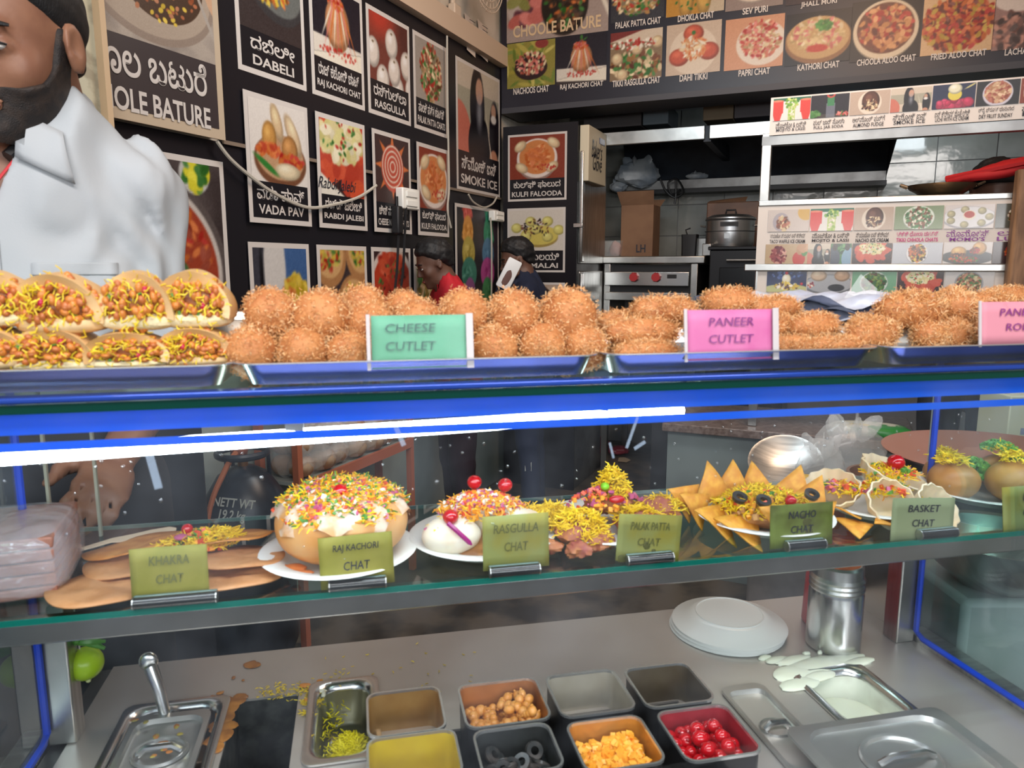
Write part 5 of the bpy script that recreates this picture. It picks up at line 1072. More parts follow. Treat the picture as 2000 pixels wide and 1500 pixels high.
zt1, zg1, zg0, zb1 = z0(769), z0(811), z0(825), z0(840)
fg = [o for o in case.children if o.name.startswith('front_glass')][0]
B().bx(uA, uB, .0035, .0045, zg1, zt1).obj('blue_band', BLUE, fg, smooth=False); B().bx(uA, uB, .0035, .0045, zb1, zg0).obj('blue_band', BLUE, fg, smooth=False)
r = random.Random(2); b = B()
for k in range(110):
    u = r.uniform(-.55, .5); z = zb1 - abs(r.gauss(0, .035)) - .004; s = r.uniform(.0007, .0016); b.lump((u, .0035, z), (s, .0008, s), n=8, m=5)
o = stuff(b.obj('water_droplets', glass('droplet', (.9, .95, 1), .02, .3), fg))
b = B()
for (x, y, a, L, w) in ((1235, 845, 1.9, .03, .0025), (780, 850, 1.2, .02, .004), (300, 920, 1.4, .03, .006), (1250, 870, 2.6, .012, .003), (1195, 880, 1.3, .015, .002)):
    u, z = cv(x, y, .003); b.box((u, .0036, z), (w, .0006, L), T=rot('Y', a - 1.57))
b.obj('smears', mat('smear', (.55, .65, .8), .6, alpha=.25), fg)
# glass top: pane, steel lip and blue rail under the trays
B().bx(uA, uB, -.004, .30, GZ - .006, GZ).obj('top_glass', G_S, case, smooth=False)
B().bx(uA, uB, -.0055, -.0042, GZ - .0065, GZ + .0005).obj('top_glass_edge', G_EDGE2, case, smooth=False)
B().bx(uA, uB, -.008, .006, GZ + .0015, GZ + .0065).obj('top_rail', mat('blue_rail', (.02, .07, .42), .2, .5, coat=.5), case, bev=.0015)
B().bx(uA, uB, .29, .31, GZ - .02, GZ).obj('rear_rail', STEEL, case, bev=.002)
# LED strip on the underside
tl = cv(-60, 899, .045); tr_ = cv(1330, 801, .14)
led = tag(B().tube([(tl[0], .045, tl[1] + .001), (tr_[0], .14, tr_[1])], .0075, 14).obj('led_strip', mat('led_white', (1, 1, 1), em=((.86, .94, 1), 29)), **CF), 'bright white light strip glowing behind the blue taped front glass', 'lamp')
led2 = thing('led_strip', 'second light strip to the right, inside the counter beneath the blue band', 'lamp', tuple(C0), CA)
B().bx(tr_[0] + .02, uR + .3, .135, .150, GZ - .03, GZ - .018).obj('housing', PLAST_W, led2); B().bx(tr_[0] + .03, uR + .28, .137, .148, GZ - .0315, GZ - .030).obj('diffuser', mat('led_dim', (1, 1, 1), em=((.86, .94, 1), 32)), led2)
for (u, z, v) in ((tl[0] + .25, 0, 0), (tr_[0] - .1, 0, 0)):
    t = (u - tl[0]) / (tr_[0] - tl[0]); vv = .045 + .095 * t; zz_ = tl[1] + (tr_[1] - tl[1]) * t
    B().bx(u - .008, u + .008, vv - .004, vv + .012, zz_, GZ - .006).obj('clip', STEEL, led)
# middle glass shelf with steel rail under its front edge
vF = cz(1000, 1125, SZ)[1]; vK = cz(1000, 975, SZ)[1]
sh_ = B().bx(uA, uB, vF, vK, SZ - .006, SZ).obj('shelf_glass', G_S, case, smooth=False)
B().bx(uA, uB, vF - .0012, vF, SZ - .006, SZ).obj('green_glass_edge', G_EDGE, sh_, smooth=False); B().bx(uA, uB, vK, vK + .001, SZ - .005, SZ).obj('rear_glass_edge', mat('pale_edge', (.30, .42, .42), .2), sh_, smooth=False)
B().bx(uA, uB, vF + .004, vF + .024, SZ - .029, SZ - .0065).obj('shelf_rail', STEEL, case, bev=.002)
B().bx(uA, uB, vF + .006, vF + .022, SZ - .055, SZ - .030) if 0 else None
# end walls: glass with blue sealant, posts, steel cheek
for k, u in ((-1, uL), (1, uR)):
    e = B().bx(u - .003, u + .003, .0, vS, TZ + .012, GZ - .006).obj('end_glass', G_SIDE, case, smooth=False)
    s1 = B().tube([(u - k * .004, vS - .004, GZ - .01), (u - k * .004, vS - .004, TZ + .02), (u - k * .005, vS - .02, TZ + .014), (u - k * .005, .0, TZ + .014)], .0042, 8).obj('blue_sealant', BLUE_S, e)
    B().bx(u - .001, u + .001, vS + .012, vS + .014, TZ, GZ) if 0 else None
    B().bx(min(u - k * .002, u - k * .032), max(u - k * .002, u - k * .032), vS, vS + .030, TZ, SZ - .03).obj('post', STEEL, case, bev=.002)
    B().bx(min(u, u + k * .03), max(u, u + k * .03), .0, vS + .02, TZ - .04, TZ + .012).obj('end_rail', STEEL, case, bev=.003)
B().bx(uR - .004, uR + .0, vS + .03, vB + .01, TZ, SZ - .05).obj('steel_cheek', STEEL_P, case, smooth=False)
for x in (1822,):
    u, _ = cv(x, 860, .33); B().bx(u - .0018, u + .0018, .33, .336, SZ + .0, GZ - .006).obj('reflection_and_joint', mat('pale_reflection', (.5, .55, .55), .2, alpha=.6), case)  # pale bar modelled in place of a white reflection on the end glass
for x in (92, 188): u, _ = cv(x, 960, .33); B().bx(u - .0016, u + .0016, .33, .335, SZ + .0, GZ - .006).obj('reflection_and_joint', mat('pale_reflection2', (.34, .33, .26), .3), case)
# steel table top with its openings
def rect_px(x0, y0, x1, y1, z): a, b_ = cz(x0, y0, z), cz(x1, y1, z); return a[0], b_[0], b_[1], a[1]
Hb = rect_px(462, 1368, 566, 1490, TZ); Hb = (Hb[0], Hb[1], Hb[2] - .06, Hb[3])
Hl = rect_px(262, 1392, 392, 1500, TZ); Hl = (Hl[0], Hl[1], Hl[2] - .06, Hl[3])
Hs = rect_px(622, 1345, 735, 1470, TZ)
Hw = (cz(712, 1352, RZ_)[0] + .010, cz(1405, 1368, RZ_)[0] - .012, -.10, cz(1000, 1325, RZ_)[1] - .012)
Hc = rect_px(1560, 1322, 1790, 1402, TZ)
uT0 = cz(228, 1292, TZ)[0]
holes = [Hb, Hl, (Hs[0], Hw[0] - .004, Hs[2], Hs[3]), Hw, Hc]
us = sorted({uT0, uR + .02, *[h[0] for h in holes], *[h[1] for h in holes]}); vs_ = sorted({-.10, vB, *[h[2] for h in holes], *[h[3] for h in holes]})
b = B()
for i in range(len(us) - 1):
    for j in range(len(vs_) - 1):
        cu, cv_ = (us[i] + us[i + 1]) / 2, (vs_[j] + vs_[j + 1]) / 2
        if any(h[0] < cu < h[1] and h[2] < cv_ < h[3] for h in holes): continue
        b.bx(us[i], us[i + 1], vs_[j], vs_[j + 1], TZ - .003, TZ)
b.obj('table_top', STEEL_T, case, smooth=False)
PIT_M = mat('dark_well', (.012, .014, .014), .7, col2=(.035, .038, .034), scale=60)
for h in (Hw, Hb): B().bx(h[0] - .01, h[1] + .01, h[2], h[3] + .01, TZ - .25, TZ - .24).bx(h[0] - .01, h[0], h[2], h[3], TZ - .25, TZ - .003).bx(h[1], h[1] + .01, h[2], h[3], TZ - .25, TZ - .003).bx(h[0], h[1], h[3], h[3] + .01, TZ - .25, TZ - .003).obj('sunken_well', PIT_M, case, smooth=False)
B().bx(uT0, uR, vB - .006, vB, .3, TZ - .003).obj('rear_panel', STEEL_D, case, smooth=False)
B().bx(uA, uB, -.10, -.09, .0, .74).obj('front_panel', STEEL_D, case, smooth=False)
B().bx(uT0 - .02, uT0 - .0, -.09, vB, .3, TZ - .004).obj('side_panel', STEEL_D, case, smooth=False)
for (u, v) in ((uL, .0), (uR, .0), (uL + .06, vB - .02), (uR, vB - .02)): B().bx(u - .02, u + .02, v - .02, v + .02, 0, TZ - .05).obj('leg', STEEL_D, case)
B().bx(uA, uL - .0, -.09, vS + .05, TZ - .04, TZ - .038).obj('left_side_tray', STEEL_D, case, smooth=False)

def cthing(name, label, cat, u, v, z, rz=0, group=None): return thing(name, label, cat, tuple(cw(u, v, z)), CA + rz, group)

# ---------------------------------------------------------------- steel tins with toppings
def tin(label, x0, y0, x1, y1, inside, h=.082, rzz=0, r=.012):
    (u0, v1), (u1, v0) = cz(x0, y0, RZ_), cz(x1, y1, RZ_); w, d = u1 - u0 - .003, v1 - v0 - .005
    t = cthing('topping_tin', label, 'container', (u0 + u1) / 2, (v0 + v1) / 2, RZ_ - h, rzz)
    b = B(); L = [rr(w - .006, d - .006, r, 0), rr(w - .004, d - .004, r, h - .004), rr(w, d, r + .002, h - .003), rr(w, d, r + .002, h), rr(w - .005, d - .005, r, h), rr(w - .006, d - .006, r, h - .003), rr(w - .008, d - .008, r, .003)]
    b.loft(L, mis=[0, 2, 2, 2, 2, 1, 1, 1]); b.obj('tin', [mat('tin_outside', (.05, .05, .055), .35, .8), inside, CHROME_RIM], t, sharp=50)
    return t, w, d, h
def filmm(n, c, c2, metal=.4, r=.3, sc=12): return mat(n, c, r, metal, col2=c2, scale=sc, sharp=(.45, .7))
tA = tin('steel tin with a brown oily film and almost no topping, back row', 712, 1352, 878, 1425, filmm('amber_film', (.46, .27, .10), (.30, .14, .05)))
tB = tin('steel tin half full of orange chickpeas, back row', 888, 1336, 1085, 1405, filmm('orange_film', (.50, .20, .06), (.36, .13, .04)))
tC = tin('steel tin with white powdery residue, back row', 1057, 1318, 1252, 1385, filmm('powder_film', (.50, .46, .38), (.36, .31, .23)))
tD = tin('empty dull brown steel tin, rightmost of the back row', 1210, 1304, 1407, 1368, filmm('dull_film', (.15, .12, .08), (.09, .06, .035)))
tE = tin('steel tin with mustard-yellow smeared inside, front row', 712, 1440, 912, 1515, filmm('yellow_film', (.56, .42, .03), (.45, .30, .02), .2))
tF = tin('dark tin of sliced black olives, front row', 917, 1425, 1112, 1500, filmm('olive_film', (.05, .055, .055), (.03, .03, .03)))
tG = tin('steel tin heaped with orange diced carrot, front row', 1097, 1410, 1312, 1490, filmm('carrot_film', (.58, .27, .05), (.50, .20, .03)))
tH = tin('steel tin full of glossy red cherries, rightmost of the front row', 1272, 1388, 1502, 1470, filmm('cherry_film', (.34, .02, .03), (.25, .01, .02), .2))
def layer(t, label, w, d, z, m, name='filling', seed=3, amp=.006):
    g = B(); n = 14; X_, Y_ = np.meshgrid(np.linspace(-w / 2 + .006, w / 2 - .006, n), np.linspace(-d / 2 + .006, d / 2 - .006, n)); P = np.stack([X_, Y_, X_ * 0], -1).reshape(-1, 3); P[:, 2] = z + amp * fn(P * 60, 1, seed)
    g.add(P, [(i * n + k, i * n + k + 1, (i + 1) * n + k + 1, (i + 1) * n + k) for i in range(n - 1) for k in range(n - 1)]); return g.obj(name, m, t)
CHK = mat('boiled_chickpea', (.62, .25, .04), .35, col2=(.75, .36, .10), scale=60, sss=.1)
t, w, d, h = tB; layer(t, '', w, d, .044, mat('gravy', (.45, .17, .03), .4))
r = random.Random(4); c0_ = None
cu, cv0 = (cuv(np.array(t.location))[0], cuv(np.array(t.location))[1])
for k in range(110):
    for _ in range(20):
        x, y = r.uniform(-w / 2 + .011, w / 2 - .011), r.uniform(-d / 2 + .011, d / 2 - .011)
        break
    z = RZ_ - h + .045 + r.uniform(.002, .018) * (1 + .5 * math.sin(x * 60)) + (.006 if y < 0 else 0)
    if c0_ is None:
        c0_ = thing('chickpea', 'orange boiled chickpea heaped in the back-row tin', 'chickpea', (0, 0, 0), 0, 'chickpeas in the back-row tin'); b = B().lump((0, 0, 0), (.0062, .0056, .0052), .08, 3, 1, 12, 8); b.obj('bean', CHK, c0_); B().lump((.006, 0, .001), (.002, .0015, .002), n=6, m=4).obj('beak', CHK, c0_); o = c0_
    else: o = dup(c0_, (0, 0, 0), 0)
    o.location = tuple(cw(cu + x, cv0 + y, z)); o.rotation_euler = (r.uniform(0, 6), r.uniform(0, 6), r.uniform(0, 6)); s = r.uniform(.85, 1.15); o.scale = (s, s, s)
t, w, d, h = tA
b = B(); r = random.Random(9)
for k in range(40): b.lump((r.uniform(.0, w / 2 - .012), r.uniform(-d / 2 + .008, -.01), .006 + r.uniform(0, .006)), (.005, .004, .004), .1, 3, k, 8, 6)
o = b.obj('last_crumbs', CHK, t); o['kind'] = 'stuff'
t, w, d, h = tC; b = B()
for k in range(260): x = r.uniform(-w / 2 + .01, w / 2 - .01); b.lump((x, r.uniform(-d / 2 + .006, -.006 + x * .3), .005 + r.uniform(0, .012)), (.0035, .0035, .0025), .2, 3, k, 6, 4)
o = b.obj('white_powder', mat('powder', (.62, .58, .5), .8), t); o['kind'] = 'stuff'
t, w, d, h = tG; CAR = mat('diced_carrot', (.85, .33, .025), .35, col2=(.95, .48, .06), scale=70, sss=.1)
layer(t, '', w, d, .052, CAR); b = B()
for k in range(620):
    x, y = r.uniform(-w / 2 + .012, w / 2 - .012), r.uniform(-d / 2 + .012, d / 2 - .012); s = r.uniform(.0018, .0048)
    b.box((x, y, .053 + r.uniform(0, .012) + .004 * math.sin(x * 90)), (s * 2, s * 1.6, s * 1.4), T=np.array(Euler((r.uniform(0, 3), r.uniform(0, 3), r.uniform(0, 3))).to_matrix()))
o = b.obj('carrot_dice', CAR, t); o['kind'] = 'stuff'
t, w, d, h = tE; layer(t, '', w, d, .022, mat('mustard_paste', (.62, .44, .02), .35), amp=.004)
CHR = mat('candied_cherry', (.48, .004, .010), .10, coat=.6, sss=.12); t, w, d, h = tH; cu, cv0 = cuv(np.array(t.location)); c0_ = None
layer(t, '', w, d, .050, mat('cherry_syrup', (.14, .004, .008), .12), amp=.002)
pts = []
for lay, nx_, ny_ in ((0, 6, 5), (1, 4, 3)):
    for i in range(nx_):
        for j in range(ny_):
            if lay and (i + j * 2) % 2 == 0: continue
            pts.append(((i - (nx_ - 1) / 2) * (w - .030) / 5 + r.uniform(-.002, .002), (j - (ny_ - 1) / 2) * (d - .028) / 4 * (1 if not lay else 1.1) + r.uniform(-.002, .002), lay))
for (x, y, lay) in pts:
    z = RZ_ - h + .060 + lay * .0125 + r.uniform(-.002, .002)
    if c0_ is None:
        c0_ = thing('cherry', 'glossy red cherry in the cherry tin', 'cherry', (0, 0, 0), 0, 'cherries in the tin'); B().lump((0, 0, 0), (.0084, .0082, .0080), .03, 2, 3, 18, 12).obj('fruit', CHR, c0_); B().lump((0, 0, .0088), (.002, .002, .0012), n=8, m=4).obj('stem_scar', mat('cherry_scar', (.25, .0, .005), .3), c0_); o = c0_
    else: o = dup(c0_, (0, 0, 0), 0)
    o.location = tuple(cw(cu + x, cv0 + y, z)); o.rotation_euler = (r.uniform(-1, 1), r.uniform(-1, 1), r.uniform(0, 6)); s = r.uniform(.88, 1.1); o.scale = (s, s, s)
t, w, d, h = tF; cu, cv0 = cuv(np.array(t.location)); c0_ = None; OLV = mat('black_olive', (.022, .024, .024), .22, col2=(.07, .06, .055), scale=40)
layer(t, '', w, d, .048, mat('olive_brine', (.015, .018, .018), .1), amp=.001)
for k in range(26):
    x, y = r.uniform(-w / 2 + .014, w / 2 - .014), r.uniform(-d / 2 + .014, d / 2 - .014)
    if k == 0: x, y = -.02, d / 2 - .028
    if c0_ is None:
        c0_ = thing('olive_ring', 'black olive ring in the dark front tin', 'olive', (0, 0, 0), 0, 'olive rings in the tin'); b = B(); n_ = 18
        b.lathe([(.0045, -.003), (.0092, -.0032), (.0105, 0), (.0092, .0032), (.0045, .003), (.0045, -.003)], n=n_); b.obj('ring', OLV, c0_); o = c0_
    else: o = dup(c0_, (0, 0, 0), 0)
    o.location = tuple(cw(cu + x, cv0 + y, RZ_ - h + .053 + r.uniform(0, .010))); o.rotation_euler = (r.uniform(-.9, .9), r.uniform(-.9, .9), 0)

# ---------------------------------------------------------------- gastronorm pans and lids
def gpan(label, u0, u1, v0, v1, z, h, inside, name='sunken_pan', r=.022, fl=.012):
    w, d = u1 - u0, v1 - v0; t = cthing(name, label, 'pan', (u0 + u1) / 2, (v0 + v1) / 2, z)
    b = B(); b.loft([rr(w + fl * 2, d + fl * 2, r * .6, .001), rr(w + fl * 2, d + fl * 2, r * .6, .0035), rr(w + fl, d + fl, r, .0045), rr(w, d, r, .002), rr(w - .004, d - .004, r, -.006), rr(w - .010, d - .010, r, -h + .006), rr(w - .022, d - .022, r * .8, -h)], cap0=False, mis=[0, 0, 0, 0, 1, 1, 1])
    b.obj('pan', [STEEL_P, inside], t, sharp=60); return t
def gblid(label, x0, y0, x1, y1, z, name='pan_lid', tilt=0, cutn=True):
    (u0, v1), (u1, v0) = cz(x0, y0, z), cz(x1, y1, z); w, d = u1 - u0, v1 - v0
    t = cthing(name, label, 'lid', (u0 + u1) / 2, (v0 + v1) / 2, z, tilt); r = min(w, d) * .2
    b = B(); b.loft([rr(w, d, .012, -.004), rr(w, d, .012, 0), rr(w * .86, d * .86, r, .0), rr(w * .84, d * .84, r, -.006), rr(w * .80, d * .80, r, -.007)], cap0=False); b.obj('lid_plate', STEEL_L, t, sharp=50)
    b = B(); q = min(w, d) * .30; b.lathe([(q, -.0062), (q * .96, -.003), (q * .88, -.0035), (q * .8, -.012), (q * .5, -.020), (0, -.022)], n=36, sq=(1.15, 1)); b.obj('finger_bowl', STEEL_L, t, sharp=50)
    B().tube([(-q * .82, -q * .1, -.004), (-q * .5, -q * .15, .004), (q * .5, -q * .15, .004), (q * .85, -q * .1, -.004)], .004, 8).obj('handle', STEEL_P, t); return t
SEVM = mat('yellow_sev', (.80, .60, .02), .5, col2=(.72, .50, .02), scale=80); SEV2 = mat('pale_sev', (.78, .62, .08), .5)
t = gpan('sunken pan with a heap of bright yellow sev', Hs[0], Hw[0] - .004, Hs[2], Hs[3], TZ, .055, filmm('pan_inside', (.34, .33, .24), (.28, .27, .16), .7))
w = Hw[0] - .004 - Hs[0]; d = Hs[3] - Hs[2]; b = B()
b.lump((.008, -d * .18, -.050), (w * .40, d * .28, .034), .08, 3, 3, 20, 12)
for k in range(900):
    a = r.uniform(0, 6.3); q = math.sqrt(r.random()); x, y = .008 + w * .40 * q * math.cos(a), -d * .18 + d * .28 * q * math.sin(a); b.strand((x, y, -.050 + .034 * math.sqrt(1 - q * q) + .001), (r.uniform(-1, 1), r.uniform(-1, 1), r.uniform(-.2, .5)), .007, .0008, rg=r)
for k in range(120): b.strand((-w / 2 + r.uniform(.006, .035), r.uniform(-d * .4, d * .4), -.05 + r.uniform(0, .045)), (r.uniform(-1, 1), r.uniform(-1, 1), r.uniform(-1, 1)), .007, .0008, rg=r)
o = b.obj('sev_heap', mat('lemon_sev', (.85, .76, .01), .5), t); o['kind'] = 'stuff'
t = gpan('sunken pan smeared with thick white curd', Hc[0], Hc[1], Hc[2], Hc[3], TZ, .06, filmm('curd_film', (.74, .78, .68), (.52, .52, .44), .0, sc=20))
w = Hc[1] - Hc[0]; d = Hc[3] - Hc[2]; CURD = mat('curd', (.80, .83, .68), .3, sss=.1)
B().lump((0, -.006, -.034), (w * .49, d * .47, .014), .04, 3, 2, 26, 10).obj('curd', CURD, t)
u, v = cz(1600, 1300, TZ); t = cthing('curd_spill', 'splash of white curd spilled on the steel behind the curd pan', 'spill', u, v, TZ + .0005)
b = B()
for k, (x, y, s, q) in enumerate(((0, 0, .062, .020), (-.045, -.012, .036, .018), (.045, .006, .038, .012), (-.02, -.026, .026, .010), (-.05, .024, .018, .008), (-.065, .032, .010, .005), (-.055, -.038, .030, .014), (.055, -.006, .03, .010), (-.03, .018, .03, .010), (.0, .03, .006, .004), (.02, .028, .004, .003))): b.lump((x, y, .001), (s, q, .0035), .22, 3, k + 5, 26, 8, T=rot('Z', .15))
b.obj('splash', CURD, t)
t = gpan('left sunken pan under a tilted lid with orange gravy stains', Hl[0], Hl[1], Hl[2], Hl[3], TZ, .08, filmm('gravy_film', (.13, .07, .04), (.05, .03, .02)))
l = gblid('steel lid with round finger bowl over the gravy-stained left pan', 262, 1400, 368, 1530, TZ + .010)
uC = cz(1406, 1342, TZ)
gblid('steel lid with round finger bowl partly behind the cherry tin', 1404, 1342, 1650, 1500, TZ + .006)
gblid('large steel lid with round finger bowl at the bottom right', 1530, 1422, 2030, 1530, TZ + .022)
# ladle and spills
u, v = cz(345, 1400, TZ + .01)
t = cthing('ladle', 'steel ladle standing in the left pan with its rounded handle up', 'ladle', u - .01, v + .008, TZ)
p0_, p1_ = np.array([0, 0, -.03]), None
top = onpl(290, 1292, cw(0, v + .03, 0), UV_V); lu, lv = cuv(top); T_ = (lu - (u - .01), lv - (v + .008), top[2] - TZ)
B().tube([(0, 0, -.02), (T_[0] * .5, T_[1] * .5, T_[2] * .5), (T_[0] * .92, T_[1] * .92, T_[2] * .92)], [.006, .0075, .0085], 10).obj('handle', STEEL_P, t)
B().lump((T_[0], T_[1], T_[2]), (.0115, .006, .0125), n=16, m=10).obj('handle_end', STEEL_P, t); B().lump((0, 0, -.035), (.022, .022, .014)).obj('bowl', STEEL_P, t)
def spill(label, pts, m, name='food_spill', z=TZ):
    u, v = cz(pts[0][0], pts[0][1], z); t = cthing(name, label, 'spill', u, v, z + .0003); b = B()
    for k, (x, y, s) in enumerate(pts): a, c = cz(x, y, z); b.lump((a - u, c - v, .0008), (s * 1.25, s * .9, .0011), .35, 4, k, 16, 6, T=rot('Z', k))
    b.obj('spatter', m, t); return t
SP = mat('brown_sauce', (.30, .11, .02), .25, col2=(.5, .2, .03), scale=40)
spill('brown sauce spilled along the strip beside the black opening', [(455, 1372, .012), (447, 1385, .012), (440, 1400, .013), (433, 1420, .014), (428, 1440, .014), (424, 1460, .01), (470, 1362, .008), (440, 1368, .007), (415, 1365, .005), (492, 1300, .009), (488, 1297, .007), (456, 1325, .003), (475, 1330, .002), (430, 1355, .004), (462, 1372, .006)], SP)
t = spill('yellow sev and orange bits scattered behind the black opening', [(595, 1340, .006), (608, 1345, .005), (625, 1333, .005), (600, 1368, .004)], mat('orange_bits', (.75, .28, .04), .4), 'scattered_sev'); b = B(); u, v = cz(595, 1340, TZ)
for (x, y, s, n_) in ((530, 1355, 26, 40), (560, 1348, 30, 40), (605, 1350, 22, 60), (604, 1372, 16, 90), (600, 1395, 10, 40), (660, 1325, 30, 16), (720, 1300, 90, 10), (860, 1330, 60, 8), (606, 1440, 6, 14), (880, 1280, 40, 4)):
    for k in range(n_):
        a, c = cz(x + r.gauss(0, s * .7), min(y + r.gauss(0, s * .25), 1500), TZ); b.strand((a - u, c - v, .001), (r.uniform(-1, 1), r.uniform(-1, 1), .1), .005, .0007, rg=r)
o = b.obj('sev_bits', SEVM, t); o['kind'] = 'stuff'
u, v = cz(605, 1350, TZ); t = cthing('curd_spill', 'small drip of white curd beside the sev pan', 'spill', u + .012, v - .004, TZ); B().lump((0, 0, .001), (.010, .005, .002), .3, 3, 2, 14, 6).lump((.006, -.008, .001), (.003, .008, .002), .2, 3, 3, 10, 6).obj('drip', CURD, t)

spill('gravy drops and crumbs stuck on the left pan lid', [(262, 1408, .004), (285, 1412, .003), (305, 1440, .004), (330, 1470, .003), (300, 1478, .003), (345, 1420, .004), (352, 1435, .003), (316, 1455, .006), (322, 1462, .005), (295, 1465, .003)], mat('gravy_crumbs', (.42, .15, .03), .5, col2=(.35, .28, .05), scale=90, sharp=(.5, .53)), z=TZ + .0105)
# plates, shaker, bottle
PLM = mat('white_melamine', (.84, .85, .82), .28)
PP_ = [(0, 0), (.050, 0), (.058, .002), (.066, .010), (.084, .014), (.086, .0155), (.084, .0165), (.064, .0125), (.056, .005), (.048, .003), (0, .003)]
u, v = cz(1419, 1215, TZ + .01)
for k in range(3):
    t = cthing('plate', 'white plate upside down, ' + ('lowest of the stack by the shaker', 'middle of the upturned stack by the shaker', 'topmost of the upturned stack by the shaker')[k], 'plate', u + .002 * k, v, TZ + .0165 + .0045 * k); t['group'] = 'upturned plates on the steel top'
    pf_ = [(a, -c) for a, c in PP_]; B().lathe([(a, -c + .0) for a, c in PP_], n=48).obj('dish', PLM, t)
    B().tube([(.050 * math.cos(q * math.pi / 24), .050 * math.sin(q * math.pi / 24), .0) for q in range(49)], .0012, 5).obj('foot_ring', PLM, t)
    for c in t.children: c.location.z = .0
zsh = TZ; u, v = cz(1636, 1268, TZ)
t = cthing('spice_shaker', 'steel spice shaker with orange powder on its lid', 'shaker', u, v + .012, TZ); SR = .0375
B().lathe([(0, 0), (SR - .003, 0), (SR, .003), (SR, .085), (SR - .001, .090), (0, .09)], n=40).obj('body', STEEL_P, t)
b = B().lathe([(SR - .002, .09)] + [(SR - .001 + .0016 * (k % 2), .09 + .0035 * k) for k in range(6)] + [(SR - .002, .112), (SR - .003, .126), (SR - .006, .129), (0, .129)], n=40); li = b.obj('lid', STEEL, t, sharp=25)
B().lathe([(0, .1305), (.026, .1300), (.030, .1292)], n=30).obj('orange_powder', mat('chilli_powder', (.62, .13, .01), .85, col2=(.40, .09, .02), scale=90), li)
b = B(); [b.lathe([(0, .1312), (.0012, .1311)], (.008 * i, .008 * j, 0), 8) for i in range(-2, 3) for j in range(-2, 3)]; b.obj('shaker_holes', BLACK, li)
u, v = cz(1622, 1222, TZ)
t = cthing('red_bottle', 'tall red plastic bottle behind the spice shaker', 'bottle', u, v + .01, TZ)
REDP = mat('red_plastic', (.62, .015, .012), .3, sss=.05); B().lathe([(0, 0), (.034, 0), (.037, .004), (.033, .125), (.031, .15), (.020, .17), (.013, .176), (0, .176)], n=32).obj('body', REDP, t)
B().lathe([(.0155, .174), (.0155, .192), (.006, .20), (.003, .216), (0, .217)], n=20).obj('nozzle_cap', REDP, t)

# lime and chilli charm hanging at the left
lp = onpl(166, 1296, cw(0, vS + .03, 0), UV_V); u, v = cuv(lp)
LIME = mat('green_lime', (.42, .62, .02), .3, sss=.1, bump=(250, .15), col2=(.36, .55, .02), scale=9); LEAF = mat('green_leaf', (.05, .20, .02), .4)
t = cthing('lime', 'bright green lime hanging on a thread at the left post', 'lime', u, v, float(lp[2])); B().lump((0, 0, 0), (.0205, .0205, .0195), .02, 2, 3, 26, 18).obj('fruit', LIME, t); B().tube([(-.004, 0, .016), (-.006, 0, .07)], .001, 5).obj('thread', CABLE_W, t)
B().lump((.003, -.003, -.020), (.003, .003, .003)).obj('tip', mat('lime_tip', (.6, .65, .3), .4), t)
t = cthing('green_chillies', 'bunch of green chillies threaded above the hanging lime', 'chilli', u - .004, v, float(lp[2]) + .032)
for k, (a, L) in enumerate(((.5, .03), (-.7, .035), (2.3, .03), (3.9, .045), (-.1, .028), (1.4, .02))): B().tube(sag([(0, -.002 * k, 0), (L * .5 * math.cos(a), -.002 * k, L * .25 * math.sin(a)), (L * math.cos(a), 0, L * .45 * math.sin(a) - .005)], 4), [.002 + .003 * math.sin(min(i / 8 * 3.1 + .3, 3.1)) for i in range(9)], 8).obj('chilli', LEAF, t)

# basin seen through the right end glass
bp_ = atY(1900, 1165, .98)
t = thing('steel_basin', 'large steel basin seen through the right end glass', 'basin', (float(bp_[0]) + .07, 1.04, .83)); B().lathe([(0, 0), (.05, .0), (.085, .03), (.105, .075), (.109, .077), (.10, .075), (.08, .034), (.05, .008), (0, .008)], n=48).obj('bowl', STEEL, t); B().bx(-.08, .14, -.06, .14, -.80, -.001).obj('stand', mat('stand_grey', (.22, .26, .24), .5), t, bev=.01)
bp_ = atY(1935, 905, 1.6); t = thing('tawa', 'brownish shallow griddle dish seen through the glass at far right', 'griddle', (float(bp_[0]) + .05, 1.65, float(bp_[2]) - .03)); B().lathe([(0, 0), (.14, .0), (.24, .035), (.245, .04), (.24, .042), (.14, .012), (0, .01)], n=44).obj('dish', mat('terracotta_pan', (.32, .14, .10), .5), t); B().lathe([(0, -.8), (.2, -.8), (.2, -.001), (0, -.001)], n=20).obj('stand', DARK, t); B().tube([(.24, 0, .03), (.42, .05, .05)], .01).obj('handle', BLACK, t)
bp_ = atY(1988, 830, 2.2); t = thing('cream_carton', 'cream carton with a grey stripe seen at the right edge through the glass', 'carton', (float(bp_[0]) + .05, 2.25, float(bp_[2]) - .08)); B().bx(-.08, .12, -.05, .1, 0, .17).obj('box', mat('cream_box', (.58, .55, .40), .6), t, bev=.004); B().bx(-.04, .02, -.052, -.05, .05, .07).obj('stripe', mat('grey_stripe', (.25, .27, .38), .5), t); B().bx(-.1, .2, -.05, .2, -.9, -.001).obj('stand', DARK, t)
# things on the granite platform seen through the glass
def gpt(px, dy=.1): a = rb(px, 880, PB)[0]; return a, PB + dy
